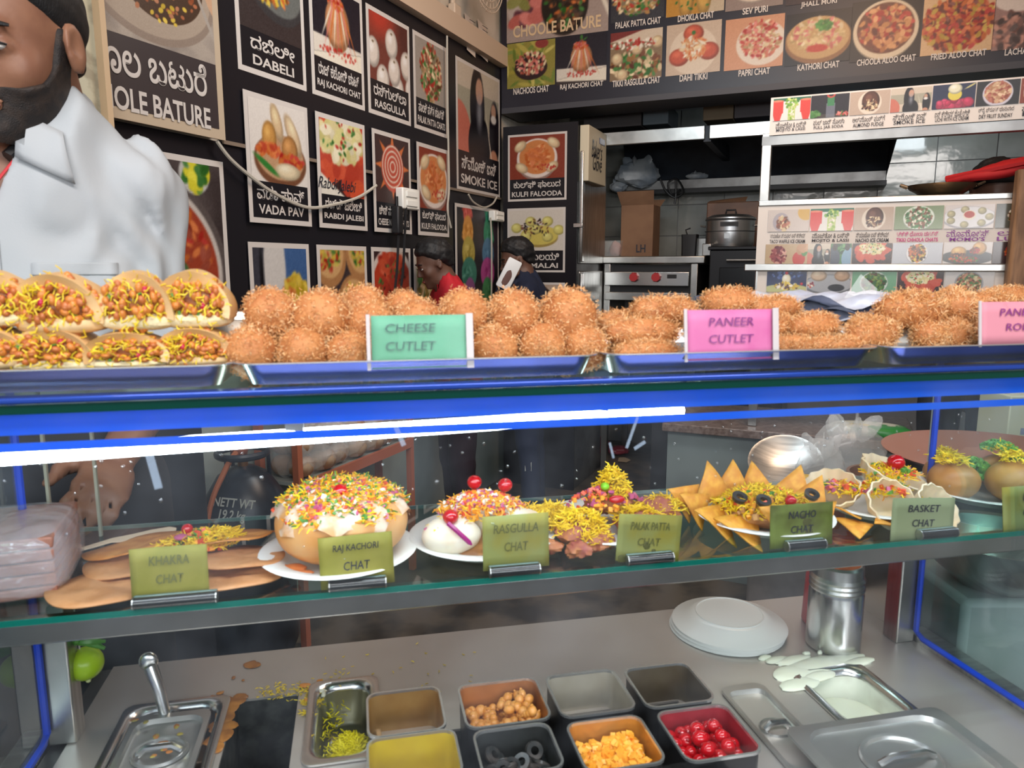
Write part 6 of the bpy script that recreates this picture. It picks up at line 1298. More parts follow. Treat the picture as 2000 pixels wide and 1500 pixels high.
# low ledge in front of the panel carrying bags, bowls and board
lz = rb(1600, 950, PB - .3)[1]; a0, a1 = rb(1480, 940, PB - .3)[0], rb(1860, 940, PB - .3)[0]
t = thing('low_ledge', 'grey low ledge in front of the platform panel, strewn with bags and bowls', 'ledge', tuple(K0), RA); B().bx(a0, a1 + .3, PB - .55, PB - .03, max(lz, .02) * .0, max(lz, .05)).obj('block', mat('ledge_grey', (.13, .12, .11), .5, col2=(.2, .18, .17), scale=8), t, bev=.01); LZ = max(lz, .05)
def onledge(px, dv, name, label, cat, rz=0): a = rb(px, 930, PB - .3)[0]; return rthing(name, label, cat, a, PB - .3 + dv, LZ + .001)
a = rb(1660, 900, PB - .3)[0]; plastic_bag('big clear crumpled bag on the low ledge', rw(a, PB - .2, LZ), (.13, .08, .11), 21, CLEAR); a = rb(1600, 920, PB - .3)[0]; plastic_bag('smaller clear bag standing by the steel bowl', rw(a, PB - .38, LZ), (.08, .06, .09), 25, CLEAR)
t = onledge(1545, -.08, 'steel_bowl', 'shallow steel bowl tipped on the low ledge', 'bowl'); t.rotation_euler = (rad(35), 0, RA); B().lathe([(0, 0), (.06, .0), (.12, .035), (.125, .04), (.115, .037), (.06, .006), (0, .005)], n=36).obj('bowl', STEEL, t); t.location.z += .06; t.location.y += .05
t = onledge(1725, -.12, 'clay_bowl', 'brown clay bowl on the low ledge beside the bags', 'bowl'); B().lathe([(0, 0), (.07, .0), (.11, .06), (.12, .10), (.11, .10), (.1, .06), (0, .02)], n=36).obj('bowl', mat('clay', (.22, .14, .11), .6), t)
t = onledge(1578, -.2, 'snack_packet', 'yellow and red snack packet on the low ledge', 'packet'); B().lump((0, 0, .045), (.05, .02, .045), .15, 3, 3, 16, 10, pw=.7).obj('sachet', mat('yellow_pack', (.55, .35, .03), .3, col2=(.5, .03, .04), scale=14, sharp=(.5, .52)), t)
t = onledge(1530, -.25, 'sachet_heap', 'scatter of small silver and red sachets on the low ledge', 'sachets'); b = B()
for k in range(60): b.box((r.uniform(-.09, .09), r.uniform(-.05, .05), .004 + r.uniform(0, .02)), (.022, .012, .002), mi=k % 3 // 2, T=np.array(Euler((r.uniform(-.6, .6), r.uniform(-.6, .6), r.uniform(0, 3))).to_matrix()))
o = b.obj('sachets', [mat('silver_foil', (.4, .42, .45), .3, .6), mat('red_foil', (.45, .03, .03), .4)], t); o['kind'] = 'stuff'
a = rb(1700, 820, PB)[0]; t = rthing('corn_packet', 'green and white corn packet lying on the granite slab', 'packet', a, PB + .05, qz + .001); B().lump((0, 0, .025), (.14, .08, .024), .1, 3, 4, 26, 12, pw=.7).obj('pouch', mat('corn_print', (.62, .62, .50), .3, col2=(.02, .22, .03), scale=9, sharp=(.5, .53)), t)
B().lump((-.03, -.035, .044), (.05, .02, .006)).obj('yellow_cob_print', mat('corn_yellow', (.70, .50, .03), .4), t)
a = rb(1770, 870, PB)[0]
for k in range(3): t = rthing('tomato', ('upper tomato beside the granite platform', 'lower left tomato beside the granite platform', 'lower right tomato beside the granite platform')[k], 'tomato', a + (.02, -.03, .04)[k], PB - .08, LZ + (.09, .03, .03)[k]); B().lump((0, 0, 0), (.035, .035, .029), .04, 3, k).obj('fruit', mat('tomato_red', (.45, .06, .02), .25), t); B().lump((0, 0, .028), (.012, .012, .003), .3, 4, 2, 10, 5).obj('calyx', LEAF, t)

# ---------------------------------------------------------------- name cards
def card(label, words, TL, BR, v, paper, ink, sleeve=None, tilt=0, lean=.12, stain=None, curl=.0, holder=None, tw=.72, name='name_card', hl='clip'):
    (u0, z1), (u1, z0) = cv(*TL, v), cv(*BR, v); w, h = u1 - u0, z1 - z0
    t = cthing(name, label, 'card', (u0 + u1) / 2, v, z0); t.rotation_euler = (-lean, tilt, CA)
    n = 12; V = []; b = B()
    for i in range(n):
        for j in range(5): x = (i / (n - 1) - .5) * w; V.append((x, curl * (2 * x / w) ** 2 * (j / 4), j / 4 * h))
    b.add(V, [(i * 5 + j, (i + 1) * 5 + j, (i + 1) * 5 + j + 1, i * 5 + j + 1) for i in range(n - 1) for j in range(4)]); o = b.obj('paper', paper, t); md = o.modifiers.new('thickness', 'SOLIDIFY'); md.thickness = .0012; md.offset = 1
    for k, wd_ in enumerate(words):
        text(t, wd_, (-.0 if len(words) > 1 else 0) * w + (tw - .72) * w, h * (.76 - .34 * k), w * (.62 if len(wd_) > 8 else .08 * len(wd_) + .04), h * .17, ink, -.0025, bold=.006, shear=.12)
    if sleeve: B().bx(-w / 2 - .004, w / 2 + .004, -.0032, -.0026, -.001, h + .001).obj('sleeve', SLV, t, smooth=False); B().bx(w / 2 - .002, w / 2 + .004, -.0036, -.0024, -.001, h + .001).obj('sleeve_edge', mat('sleeve_edge', (.62, .60, .62), .3, alpha=.7), t, smooth=False); B().bx(-w / 2 - .004, -w / 2 - .001, -.0036, -.0024, -.001, h + .001).obj('sleeve_edge', MATS['sleeve_edge'], t, smooth=False)
    if stain:
        for (x, z, s) in stain: B().lump((x * w, -.0008, z * h), (s, .0007, s * .8), .3, 3, int(s * 9000), 20, 8).obj('grease_stain', mat('grease', (.10, .10, .02), .5, alpha=.75), t)
    if holder:
        (hx, hy, hw) = holder; a, zc = cv(hx, hy, vF + .006); L = hw / F * .80
        k = cthing('card_clip', hl, 'clip', a, vF + .000, SZ + .006); 
        B().tube([(-L / 2, 0, 0), (L / 2, 0, 0)], .0058, 16).obj('rod', mat('black_clip', (.014, .015, .015), .22, coat=.5), k); B().bx(-L / 2 - .001, L / 2 + .001, .001, .005, .0045, .0060).obj('clear_lip', mat('clip_lip', (.12, .18, .16), .2), k, bev=.0008)
        for q in (-1, 1): B().tube([(q * L / 2, 0, 0), (q * (L / 2 + .0012), 0, 0)], .0062, 14).obj('end_cap', STEEL, k)
    return t
SLV = glass('sleeve', (.97, .97, .98), .05, .02)
OLI = mat('olive_card', (.27, .25, .03), .6, col2=(.34, .30, .05), scale=30, transl=.25); OLI2 = mat('pale_olive_card', (.33, .35, .11), .6, col2=(.36, .30, .04), scale=22, transl=.25); OLI3 = mat('mossy_card', (.21, .27, .05), .6, col2=(.12, .13, .02), scale=25, transl=.25)
GRNC = mat('green_card', (.08, .34, .20), .6, col2=(.11, .40, .25), scale=30); PNKC = mat('pink_card', (.58, .13, .33), .6, col2=(.62, .17, .37), scale=30); PNKC2 = mat('salmon_card', (.66, .26, .32), .6, col2=(.34, .14, .17), scale=22, sharp=(.55, .62))
GI = mat('green_ink', (.03, .12, .10), .6); VI = mat('purple_ink', (.22, .03, .20), .6); OI = mat('faded_ink', (.12, .12, .03), .7)
card('green name card reading CHEESE CUTLET in a clear sleeve', ['CHEESE', 'CUTLET'], (724, 617), (916, 716), .012, GRNC, GI, sleeve=1, lean=.14, tw=.62)
card('pink name card reading PANEER CUTLET in a clear sleeve', ['PANEER', 'CUTLET'], (1346, 606), (1510, 700), .012, PNKC, VI, sleeve=1, lean=.12)
card('salmon pink card with smudged writing at the right edge', ['PANEER', 'ROLL'], (1922, 590), (2060, 672), .012, PNKC2, VI, sleeve=1, lean=.12)
cvv = vF + .007
card('olive card reading KHAKRA CHAT before the fan of crisps', ['KHAKRA', 'CHAT'], (250, 1075), (410, 1166), cvv, OLI, OI, lean=.08, holder=(346, 1170, 132), hl='black clip holding the khakra chat card', curl=-.002)
card('olive card reading RAJ KACHORI CHAT before the big puffed ball', ['RAJ KACHORI', 'CHAT'], (623, 1052), (771, 1138), cvv, OLI, INK, lean=.08, tilt=-.03, holder=(699, 1141, 98), hl='black clip holding the raj kachori card')
card('yellow-green card reading RASGULLA CHAT before the cherry-topped plate', ['RASGULLA', 'CHAT'], (943, 1012), (1072, 1104), cvv, OLI2, OI, lean=.08, holder=(1003, 1114, 94), hl='black clip holding the rasgulla card')
card('stained card reading PALAK PATTA CHAT, tilted to the right', ['PALAK PATTA', 'CHAT'], (1203, 1012), (1324, 1090), cvv, OLI2, OI, lean=.08, tilt=.10, stain=[(-.02, .32, .006), (.08, .22, .004), (-.4, .05, .006)], holder=(1265, 1096, 92), hl='black clip holding the palak patta card')
card('mossy green card reading NACHO CHAT with dark smudges', ['NACHO', 'CHAT'], (1508, 990), (1624, 1062), cvv, OLI3, INK, lean=.08, stain=[(.08, .55, .008), (.12, .35, .007), (.02, .7, .005)], holder=(1567, 1068, 84), hl='black clip holding the nacho card')
card('pale green card reading BASKET CHAT before the crimped baskets', ['BASKET', 'CHAT'], (1744, 979), (1858, 1050), cvv, mat('sage_card', (.32, .37, .20), .6, transl=.25), INK, lean=.08, tilt=.06, holder=(1823, 1049, 88), hl='black clip holding the basket card')
card('green card with a letter D cut off at the right edge', ['DAHI', 'CHAT'], (1968, 955), (2075, 1030), cvv, OLI2, INK, lean=.15)

# ---------------------------------------------------------------- plates on the shelf and their snacks
def shelf_plate(label, px, py):
    u, v = cz(px, py, SZ + .008); t = cthing('plate', label, 'plate', u, v, SZ + .0005); B().lathe(PP_, n=48).obj('dish', PLM, t); return u, v
YS = [mat('sev_yellow', (.92, .66, .02), .5, col2=(.80, .50, .01), scale=90), mat('sev_orange', (.85, .36, .03), .5)]
TOM = mat('tomato_bits', (.72, .10, .04), .35); GRB = mat('coriander', (.06, .22, .03), .5, col2=(.12, .32, .05), scale=60); ONI = mat('onion_bits', (.48, .10, .22), .4); YOG = mat('yoghurt', (.86, .80, .66), .3, sss=.1); MAS = mat('masala_mash', (.45, .20, .07), .5, col2=(.62, .34, .12), scale=70)
def sevpile(b, c, R, H, n, rg, L=.008, w=.00075, mi=(0,), up=.4):
    for k in range(n):
        a = rg.uniform(0, 6.3); q = math.sqrt(rg.random()); hh = H * (1 - q * q)
        b.strand((c[0] + R[0] * q * math.cos(a), c[1] + R[1] * q * math.sin(a), c[2] + hh), (rg.uniform(-1, 1), rg.uniform(-1, 1), rg.uniform(-.4, up)), L * rg.uniform(.6, 1.4), w, mi[rg.randrange(len(mi))], rg=rg)
def crumbs(b, c, R, H, n, rg, s=.002, mis=(0,), base=0):
    for k in range(n):
        a = rg.uniform(0, 6.3); q = math.sqrt(rg.random()); hh = H * (1 - q * q) + base; z = s * rg.uniform(.5, 1.5)
        b.box((c[0] + R[0] * q * math.cos(a), c[1] + R[1] * q * math.sin(a), c[2] + hh), (z * 2, z * 1.5, z), mis[rg.randrange(len(mis))], np.array(Euler((rg.uniform(0, 3), rg.uniform(0, 3), rg.uniform(0, 3))).to_matrix()))
def fruit(parent, c, s, name='cherry'): return B().lump(c, (s, s, s * .95), .02, 2, 1, 18, 12).obj(name, CHR, parent)
rg = random.Random(21)
# khakra chat: a fan of thin crisps straight on the glass
u, v = cz(340, 1112, SZ); t = cthing('khakra_chat', 'fan of thin tan khakra crisps topped with yellow sev and tomato', 'snack', u, v, SZ)
KH = mat('khakra_crisp', (.62, .27, .06), .55, col2=(.50, .18, .03), scale=50, bump=(150, .3)); KH2 = mat('pale_crisp', (.58, .28, .12), .55, col2=(.50, .22, .08), scale=50, bump=(150, .3))
for k, (x, y, rx_, ry_, a, tx, ty, z, m) in enumerate(((200, 1150, .050, .036, .25, .0, .05, .004, KH2), (272, 1065, .058, .030, .1, -.1, -.12, .016, KH), (455, 1050, .046, .032, -.2, -.2, -.1, .020, KH), (470, 1090, .046, .034, .1, -.1, .06, .014, KH2), (455, 1125, .055, .030, .1, .0, .0, .006, KH2), (262, 1098, .050, .032, .0, .05, -.05, .010, KH2), (350, 1080, .05, .04, 0, 0, 0, .012, KH))):
    a_, c_2 = cz(x, y, SZ + z); b = B(); n = 40
    Tt = np.array(Euler((tx, ty, a)).to_matrix()); V = [(0, 0, 0)]
    for ring, q in enumerate((.35, .7, 1.0)): V += [(rx_ * q * math.cos(2 * math.pi * i / n) * (1 + .012 * math.sin(.8 * i)), ry_ * 1.25 * q * math.sin(2 * math.pi * i / n), .0012 * math.sin(.6 * i + ring)) for i in range(n)]
    Fs = [(0, 1 + i, 1 + (i + 1) % n) for i in range(n)] + [(1 + q * n + i, 1 + (q + 1) * n + i, 1 + (q + 1) * n + (i + 1) % n, 1 + q * n + (i + 1) % n) for q in (0, 1) for i in range(n)]
    o = b.add(V, Fs, 0, Tt, (a_ - u, c_2 - v, z + .002)).obj('crisp', m, t, sharp=60); md = o.modifiers.new('thickness', 'SOLIDIFY'); md.thickness = .0016
b = B(); a_, c_2 = cz(390, 1058, SZ + .02); c = (a_ - u, c_2 - v, .020); crumbs(b, c, (.035, .028), .012, 160, rg, .0025, (1, 2, 3, 0)); sevpile(b, (c[0] + .022, c[1] - .004, .022), (.026, .022), .012, 420, rg); sevpile(b, (c[0] - .012, c[1] - .012, .024), (.03, .012), .006, 160, rg)
o = b.obj('sev_topping', [YS[0], TOM, YS[1], GRB], t); o['kind'] = 'stuff'
fruit(t, (c[0] - .012, c[1] + .0, .036), .0062, 'tomato_piece'); B().lump((c[0] - .016, c[1] - .014, .032), (.007, .007, .003)).obj('onion_ring', ONI, t)
# raj kachori
u, v = shelf_plate('white plate under the raj kachori ball', 663, 1083)
u2, zc = cv(670, 1040, v); rK = 132 / F * optd(cw(u, v, SZ + .06)); t = cthing('raj_kachori', 'large puffed kachori ball topped with curd, sev and a cherry', 'snack', u + .004, v + .012, SZ + .004)
PUFF = mat('puffed_crust', (.68, .30, .08), .42, col2=(.74, .42, .18), scale=14, sharp=(.4, .65), sss=.12, bump=(60, .15)); hK_ = cv(670, 952, v)[1] - SZ - .004
b = B().lump((0, 0, hK_ * .5), (rK * .98, rK * .98, hK_ * .52), .035, 2.2, 5, 44, 30, pw=.92); b.obj('crust', PUFF, t)
b = B(); n = 60; V = [(0, 0, hK_ * 1.01)]
prof = ((.25, 1.0), (.5, .965), (.72, .88), (.88, .76), (.96, .64))
for q, (s, zz2) in enumerate(prof): V += [(rK * (s + .03) * (1 + .05 * math.sin(i * .9)) * math.cos(2 * math.pi * i / n), rK * (s + .03) * (1 + .05 * math.sin(i * .9)) * math.sin(2 * math.pi * i / n), hK_ * (zz2 + (-.14 * max(0, math.sin(i * .52 + 1)) * (q > 3)) - (.05 * math.sin(i * 1.3) if q > 2 else 0))) for i in range(n)]
b.add(V, [(0, 1 + i, 1 + (i + 1) % n) for i in range(n)] + [(1 + q * n + i, 1 + (q + 1) * n + i, 1 + (q + 1) * n + (i + 1) % n, 1 + q * n + (i + 1) % n) for q in range(4) for i in range(n)]); b.obj('curd_coat', mat('pink_curd', (.60, .30, .12), .4, col2=(.70, .54, .42), scale=50, sharp=(.4, .6), sss=.1), t, sharp=80)
b = B()
for k in range(2800):
    a = rg.uniform(0, 6.3); q = rg.random() ** .6; s = q * .98; zz2 = hK_ * (.5 + .53 * math.sqrt(max(0, 1 - (s * .97) ** 2))); p = (rK * s * math.cos(a), rK * s * math.sin(a), zz2 + .001)
    if q > .85 and math.sin(a * 5) < 0: continue
    if k % 3: b.strand(p, (rg.uniform(-1, 1), rg.uniform(-1, 1), rg.uniform(-.3, .4)), .009, .0009, rg.choice((0, 0, 1, 1, 3)), rg=rg)
    else: crumbs(b, p, (.001, .001), 0, 1, rg, .0022, (1, 2, 3, 4, 5))
o = b.obj('toppings', [YS[0], YS[1], TOM, GRB, YOG, ONI], t); o['kind'] = 'stuff'
fruit(t, (.0, -rK * .35, hK_ * 1.00), .0085)
b = B(); b.lump((-rK * .75, -rK * .55, .004), (.018, .01, .003), .3, 3, 3).lump((-rK * .55, -rK * .75, .004), (.012, .006, .003), .3, 3, 4); b.obj('sauce_smear', mat('orange_sauce', (.65, .20, .06), .3), t)
# rasgulla
u, v = shelf_plate('white plate under the cherry-topped rasgulla', 942, 1052)
t = cthing('rasgulla_chat', 'white rasgulla pieces with orange shreds and red cherries', 'snack', u, v, SZ + .004); RS = mat('rasgulla_white', (.80, .72, .58), .3, col2=(.62, .36, .16), scale=16, sharp=(.52, .75), sss=.15)
b = B().lump((-.040, -.030, .022), (.033, .028, .021), .05, 2.5, 2, 26, 18).lump((-.002, .012, .030), (.042, .036, .028), .05, 2.5, 5, 26, 18).lump((.040, -.022, .022), (.032, .028, .022), .05, 2.5, 8, 26, 18); b.obj('rasgulla', RS, t)
B().lump((0, -.01, .006), (.066, .052, .010), .12, 4, 4, 30, 10).obj('tamarind_base', mat('dark_masala', (.22, .09, .03), .4, col2=(.35, .16, .05), scale=60), t)
b = B(); crumbs(b, (.0, .006, .038), (.052, .036), .020, 520, rg, .0024, (1, 1, 2, 3, 4)); sevpile(b, (.0, .0, .040), (.055, .04), .016, 380, rg, mi=(0, 1, 1)); crumbs(b, (-.044, -.03, .030), (.026, .022), .012, 90, rg, .0018, (0, 1, 4)); sevpile(b, (.06, -.004, .02), (.022, .03), .02, 240, rg)
o = b.obj('carrot_topping', [YS[0], YS[1], TOM, YOG, ONI], t); o['kind'] = 'stuff'
for p in ((-.042, -.040, .0475), (-.006, .018, .068), (.030, .012, .064)): fruit(t, p, .0088)
B().tube(sag([(-.046, -.05, .044), (-.036, -.058, .036), (-.022, -.062, .022)], 4), [.0028] * 8 + [.001], 6).obj('beet_streak', mat('beet', (.30, .01, .14), .3), t)
# palak patta
u, v = shelf_plate('white plate under the sev-covered palak patta chat', 1188, 1026)
t = cthing('palak_patta_chat', 'fried leaf pieces buried in bright yellow sev, one green pea on top', 'snack', u, v, SZ + .005)
b = B()
for k, (x, y, z, s) in enumerate(((-.078, -.0, .012, .024), (-.05, -.038, .014, .030), (-.09, -.058, .006, .014), (.01, .025, .024, .030), (.062, .006, .016, .030), (-.035, -.062, .008, .020), (.03, -.03, .012, .03), (-.063, -.075, .006, .016))): b.lump((x, y, z), (s, s * .9, s * .5), .42, 5, k, 26, 16)
b.obj('fried_leaf', mat('fried_batter', (.42, .15, .05), .5, col2=(.30, .07, .05), scale=60), t)
b = B()
for (x, y, z, R, H, n_) in ((-.075, .0, .018, (.028, .022), .016, 420), (-.05, -.036, .018, (.032, .026), .02, 560), (.012, .024, .034, (.022, .02), .034, 560), (.072, .008, .016, (.036, .024), .016, 460), (.03, -.02, .018, (.03, .03), .014, 300), (-.04, -.06, .010, (.022, .016), .012, 180)): sevpile(b, (x, y, z), R, H, n_, rg, .009, .0009)
crumbs(b, (.0, .01, .028), (.05, .03), .02, 120, rg, .0025, (1, 2, 3))
o = b.obj('sev_topping', [YS[0], YS[1], ONI, TOM], t); o['kind'] = 'stuff'
B().lump((-.004, .004, .052), (.0055, .0055, .005)).obj('green_pea', mat('pea', (.22, .55, .02), .35), t); B().lump((.006, -.012, .040), (.010, .006, .005)).obj('cherry_half', CHR, t)
# nachos
u, v = shelf_plate('white plate under the nacho chat', 1490, 1012)
t = cthing('nacho_chat', 'ring of triangular orange nachos round a heap of sev and olives', 'snack', u, v, SZ + .005)
NA = mat('nacho_chip', (.82, .40, .05), .5, col2=(.70, .28, .03), scale=80, bump=(250, .2))
def tri(parent, c, s, eul, name='nacho'):
    V = []; n = 7
    P3 = [np.array([0, .62 * s]), np.array([-.55 * s, -.35 * s]), np.array([.55 * s, -.35 * s])]
    for i in range(n):
        for j in range(n - i): p = P3[0] + (P3[1] - P3[0]) * (i / (n - 1)) * 1.0 + (P3[2] - P3[0]) * (j / (n - 1)); V.append((p[0] * .97, p[1] * .97, .0025 * math.sin(p[0] * 60) + .002 * math.sin(p[1] * 90)))
    ix = {}; q = 0
    for i in range(n):
        for j in range(n - i): ix[i, j] = q; q += 1
    Fs = [(ix[i, j], ix[i + 1, j], ix[i, j + 1]) for i in range(n - 1) for j in range(n - 1 - i)] + [(ix[i + 1, j], ix[i + 1, j + 1], ix[i, j + 1]) for i in range(n - 1) for j in range(n - 2 - i)]
    o = B().add(V, Fs).obj(name, NA, parent, loc=c, rz=eul); md = o.modifiers.new('thickness', 'SOLIDIFY'); md.thickness = .0018; return o
for (x, y, z, s, e) in ((-.048, .045, .034, .058, (1.2, 0, .2)), (-.012, .058, .034, .052, (1.25, .1, -.1)), (.020, .056, .032, .050, (1.2, -.1, -.2)), (.064, .034, .030, .054, (1.1, .3, -.5)), (.080, .016, .024, .05, (1.0, .3, -.8)), (-.095, .025, .028, .050, (.9, -.9, .9)), (-.085, .012, .022, .05, (.8, -.7, 1.0)), (-.072, -.02, .014, .062, (.5, -.5, 1.4)), (-.05, -.04, .010, .062, (.3, -.3, 1.2)), (-.008, -.058, .020, .055, (-1.15, .0, 3.1)), (.018, -.052, .018, .055, (-1.1, .15, 2.9)), (.068, -.02, .014, .05, (.3, .3, -1.2)), (.095, -.05, .004, .045, (.1, 0, .6))): tri(t, (x, y, z), s, e)
b = B(); b.lump((0, 0, .012), (.058, .048, .016), .2, 4, 2, 24, 12, 2); sevpile(b, (0, .004, .020), (.062, .050), .020, 1100, rg, .009, .0009); crumbs(b, (0, 0, .02), (.06, .05), .02, 130, rg, .0026, (1, 2, 3, 4))
o = b.obj('sev_heap', [YS[0], YS[1], MAS, GRB, TOM], t); o['kind'] = 'stuff'
fruit(t, (.018, -.030, .034), .0072)
for (x, y) in ((-.040, -.010), (-.018, -.028), (.055, -.018)): B().lathe([(.0045, -.0025), (.009, -.0025), (.0095, .0025), (.0045, .0025), (.0045, -.0025)], (x, y, .036), 16, T=rot('X', .5)).obj('olive_slice', OLV, t)
# basket chat
u, v = shelf_plate('white plate under the crimped basket chat', 1713, 985)
t = cthing('basket_chat', 'pale crimped pastry baskets filled with sev, big cherry on top', 'snack', u, v, SZ + .005)
PAS = mat('pale_pastry', (.80, .60, .36), .5, col2=(.84, .70, .50), scale=20, sss=.1)
def basket(c, s, e):
    b = B(); n = 48; L = []
    for (q, z, am) in ((.0, .0, 0), (.45, .0, 0), (.76, .22, .03), (.96, .5, .045), (1.05, .78, .05), (.99, .80, .05), (.88, .5, .045), (.68, .24, .03), (.4, .1, 0)): L.append([(s * max(q, .02) * (1 + am * math.sin(12 * k * 2 * math.pi / n)) * math.cos(2 * math.pi * k / n), s * max(q, .02) * (1 + am * math.sin(12 * k * 2 * math.pi / n)) * math.sin(2 * math.pi * k / n), s * z) for k in range(n)])
    T = np.array(Euler(e).to_matrix()); b.loft([[tuple(T @ np.array(p) + np.array(c)) for p in l] for l in L]); b.obj('pastry_basket', PAS, t, sharp=80)
for c, s, e in (((-.060, .012, .008), .034, (.35, -.35, 0)), ((.030, .028, .012), .042, (.30, .25, 0)), ((-.022, -.038, .006), .034, (.8, -.3, .3)), ((.030, -.050, .006), .030, (.9, .3, 0))): basket(c, s, e)
b = B()
for (x, y, z, R, n_) in ((-.055, .004, .026, .026, 220), (.028, .016, .040, .036, 420), (-.012, -.02, .030, .034, 320), (.026, -.062, .016, .018, 120)): sevpile(b, (x, y, z), (R, R * .8), .008, n_, rg, .009, .0009, (0, 0, 0, 1)); crumbs(b, (x, y, z + .002), (R, R * .8), .007, n_ // 8, rg, .003, (2, 3, 4))
o = b.obj('sev_filling', [YS[0], YS[1], TOM, GRB, ONI], t); o['kind'] = 'stuff'
fruit(t, (.034, .012, .056), .0115)
tri(t, (-.045, -.075, .008), .045, (.1, .0, 1.9)); tri(t, (-.075, -.045, .012), .042, (.2, .4, .9))
# stuffed puris
u, v = shelf_plate('white plate under the puris at the far right', 1925, 962)
t = cthing('stuffed_puri', 'golden puffed puris topped with yellow sev and chopped coriander', 'snack', u, v, SZ + .005); PU = mat('fried_puri', (.52, .25, .07), .4, col2=(.36, .14, .035), scale=18, bump=(50, .2))
for k, (x, y, s) in enumerate(((-.058, -.002, .033), (-.030, .048, .026), (.010, -.035, .036), (.040, .02, .032), (.018, .055, .026))):
    o = B().lump((x, y, s * .78), (s, s, s * .8), .05, 2.5, k, 26, 18).obj('puri', PU, t)
b = B()
for (x, y, z) in ((-.030, .046, .046), (.010, -.033, .060), (.042, .022, .056), (-.064, -.002, .054)): sevpile(b, (x, y, z), (.02, .018), .010, 170, rg, .008, .0009)
for (x, y, z, R) in ((-.014, .010, .040, .018), (.032, -.006, .055, .012), (.045, .03, .058, .022), (-.012, .0, .028, .014)): crumbs(b, (x, y, z), (R, R), .010, 150, rg, .0024, (1,))
o = b.obj('sev_and_coriander', [YS[0], GRB], t); o['kind'] = 'stuff'
# wrapped block and wooden spoon at the left
u, v = cz(30, 1150, SZ); t = cthing('wrapped_block', 'stack of pinkish brown wafers wrapped in clear plastic at the left end', 'packet', u - .012, v + .02, SZ, rad(8))
WF = mat('wafer_pink', (.40, .16, .10), .45, col2=(.28, .10, .06), scale=20)
for k in range(5): B().bx(-.07, .055, -.06, .06, .002 + k * .0125, .0135 + k * .0125).obj('wafer_slab', WF, t, bev=.002)
b = B().lump((-.007, 0, .034), (.072, .070, .037), .05, 4, 4, 30, 20, pw=.45); b.obj('plastic_wrap', mat('wrap_film', (.75, .75, .8), .12, alpha=.3, spec=1, coat=1, bump=(40, .9, .01)), t, sharp=30)
u, v = cz(200, 1062, SZ + .01); t = cthing('wooden_spoon', 'flat pale wooden spoon lying behind the khakra crisps', 'spoon', u, v, SZ + .002, rad(10)); WS = mat('pale_birch', (.72, .58, .42), .6)
B().loft([[(x, y * w, z + (.0015 if s else 0)) for (y, s) in ((-1, 0), (1, 0), (1, 1), (-1, 1))] for x, w, z in ((-.055, .004, .002), (-.02, .0045, .004), (.01, .006, .010), (.03, .011, .010), (.05, .013, .012), (.07, .010, .014), (.078, .003, .014))]).obj('blade', WS, t)
u, v = cz(116, 1040, SZ); t = cthing('spoon_reflection', 'upright modelled wooden spoon stick at the rear of the left shelf', 'reflection', u, v, SZ + .0); B().loft([rr(.012, .002, .001, .0), rr(.012, .002, .001, .024), rr(.009, .002, .001, .029), rr(.004, .002, .001, .031)]).obj('blade', WS, t)  # solid blade standing in for the wooden spoon's upright reflection

# ---------------------------------------------------------------- trays on top
TRM = mat('tray_steel', (.42, .44, .48), .25, .95, col2=(.30, .31, .34), scale=10); TRB = mat('tray_steel_brown', (.30, .26, .22), .3, .9)
def tray(label, xL, xR, m, dv=.0, v0=.006, D=.25):
    (u0, _), (u1, _) = cv(xL, 730, v0), cv(xR, 700, v0); w = u1 - u0; t = cthing('serving_tray', label, 'tray', (u0 + u1) / 2, v0 + D / 2, GZ + .007); h = .019
    b = B(); b.loft([rr(w - .020, D - .02, .014, .0), rr(w - .006, D - .006, .018, h - .002), rr(w + .004, D + .004, .02, h - .001), rr(w + .004, D + .004, .02, h), rr(w - .004, D - .004, .018, h), rr(w - .008, D - .008, .016, h - .003), rr(w - .022, D - .022, .012, .002)], mis=[0, 1, 1, 1, 1, 0, 0]); b.obj('tray', [m, CHROME_RIM], t, sharp=50); return t
tray('steel tray of stuffed dabeli buns at the left', -260, 447, TRB); tray('steel tray of round cheese cutlets', 455, 1174, TRM); tray('steel tray of long paneer cutlets behind the pink card', 1186, 1724, TRM); tray('steel tray of long cutlets at the right end', 1734, 2200, TRM)
# cutlets
CRU = mat('fried_crumb', (.56, .25, .09), .6, col2=(.38, .13, .04), scale=55, sharp=(.3, .75), bump=(300, .5)); SHD = [mat('golden_shreds', (.70, .38, .15), .55), mat('pale_shreds', (.80, .54, .29), .55), mat('amber_shreds', (.60, .27, .09), .55)]
def cutlet_meshes(shape, n, seed, L=.006, W=.00035, a=1.0):
    rg = random.Random(seed); c = B()
    c.lump((0, 0, 0), shape, .07, 2.6, seed, 30, 20, pw=a); core = c.mesh('core', CRU); b = B(); P = c.v[0]; m_ = P.copy()
    for k in range(n):
        i = rg.randrange(len(P) - 1); p = P[i] + np.array([rg.gauss(0, .0018) for _ in range(3)]); nr = p / np.array(shape) ** 2; nr /= np.linalg.norm(nr) + 1e-9
        q = p / max(1e-6, math.sqrt(((p / np.array(shape)) ** 2).sum())) if a == 1.0 else p; d = np.array([rg.uniform(-1, 1) for _ in range(3)]); d = d - nr * (d @ nr) * .9 + nr * .45
        b.strand(p + nr * .0004, d, L * rg.uniform(.5, 1.4), W * rg.uniform(.8, 1.5), rg.randrange(3), rg=rg)
    return core, b.mesh('shreds', SHD)
def cutlet_proto(shape, n, seed, a=1.0, L=.006):
    return cutlet_meshes(shape, n, seed, a=a, L=L, W=.00032)
BALLM = [cutlet_proto((.0245, .0240, .0235), 1900, s, L=.0028) for s in (1, 2, 3, 4)]
LOGM = [cutlet_proto((.040, .0165, .0165), 2000, s, .85, .0048) for s in (5, 6, 7)]
TBASE = GZ + .009
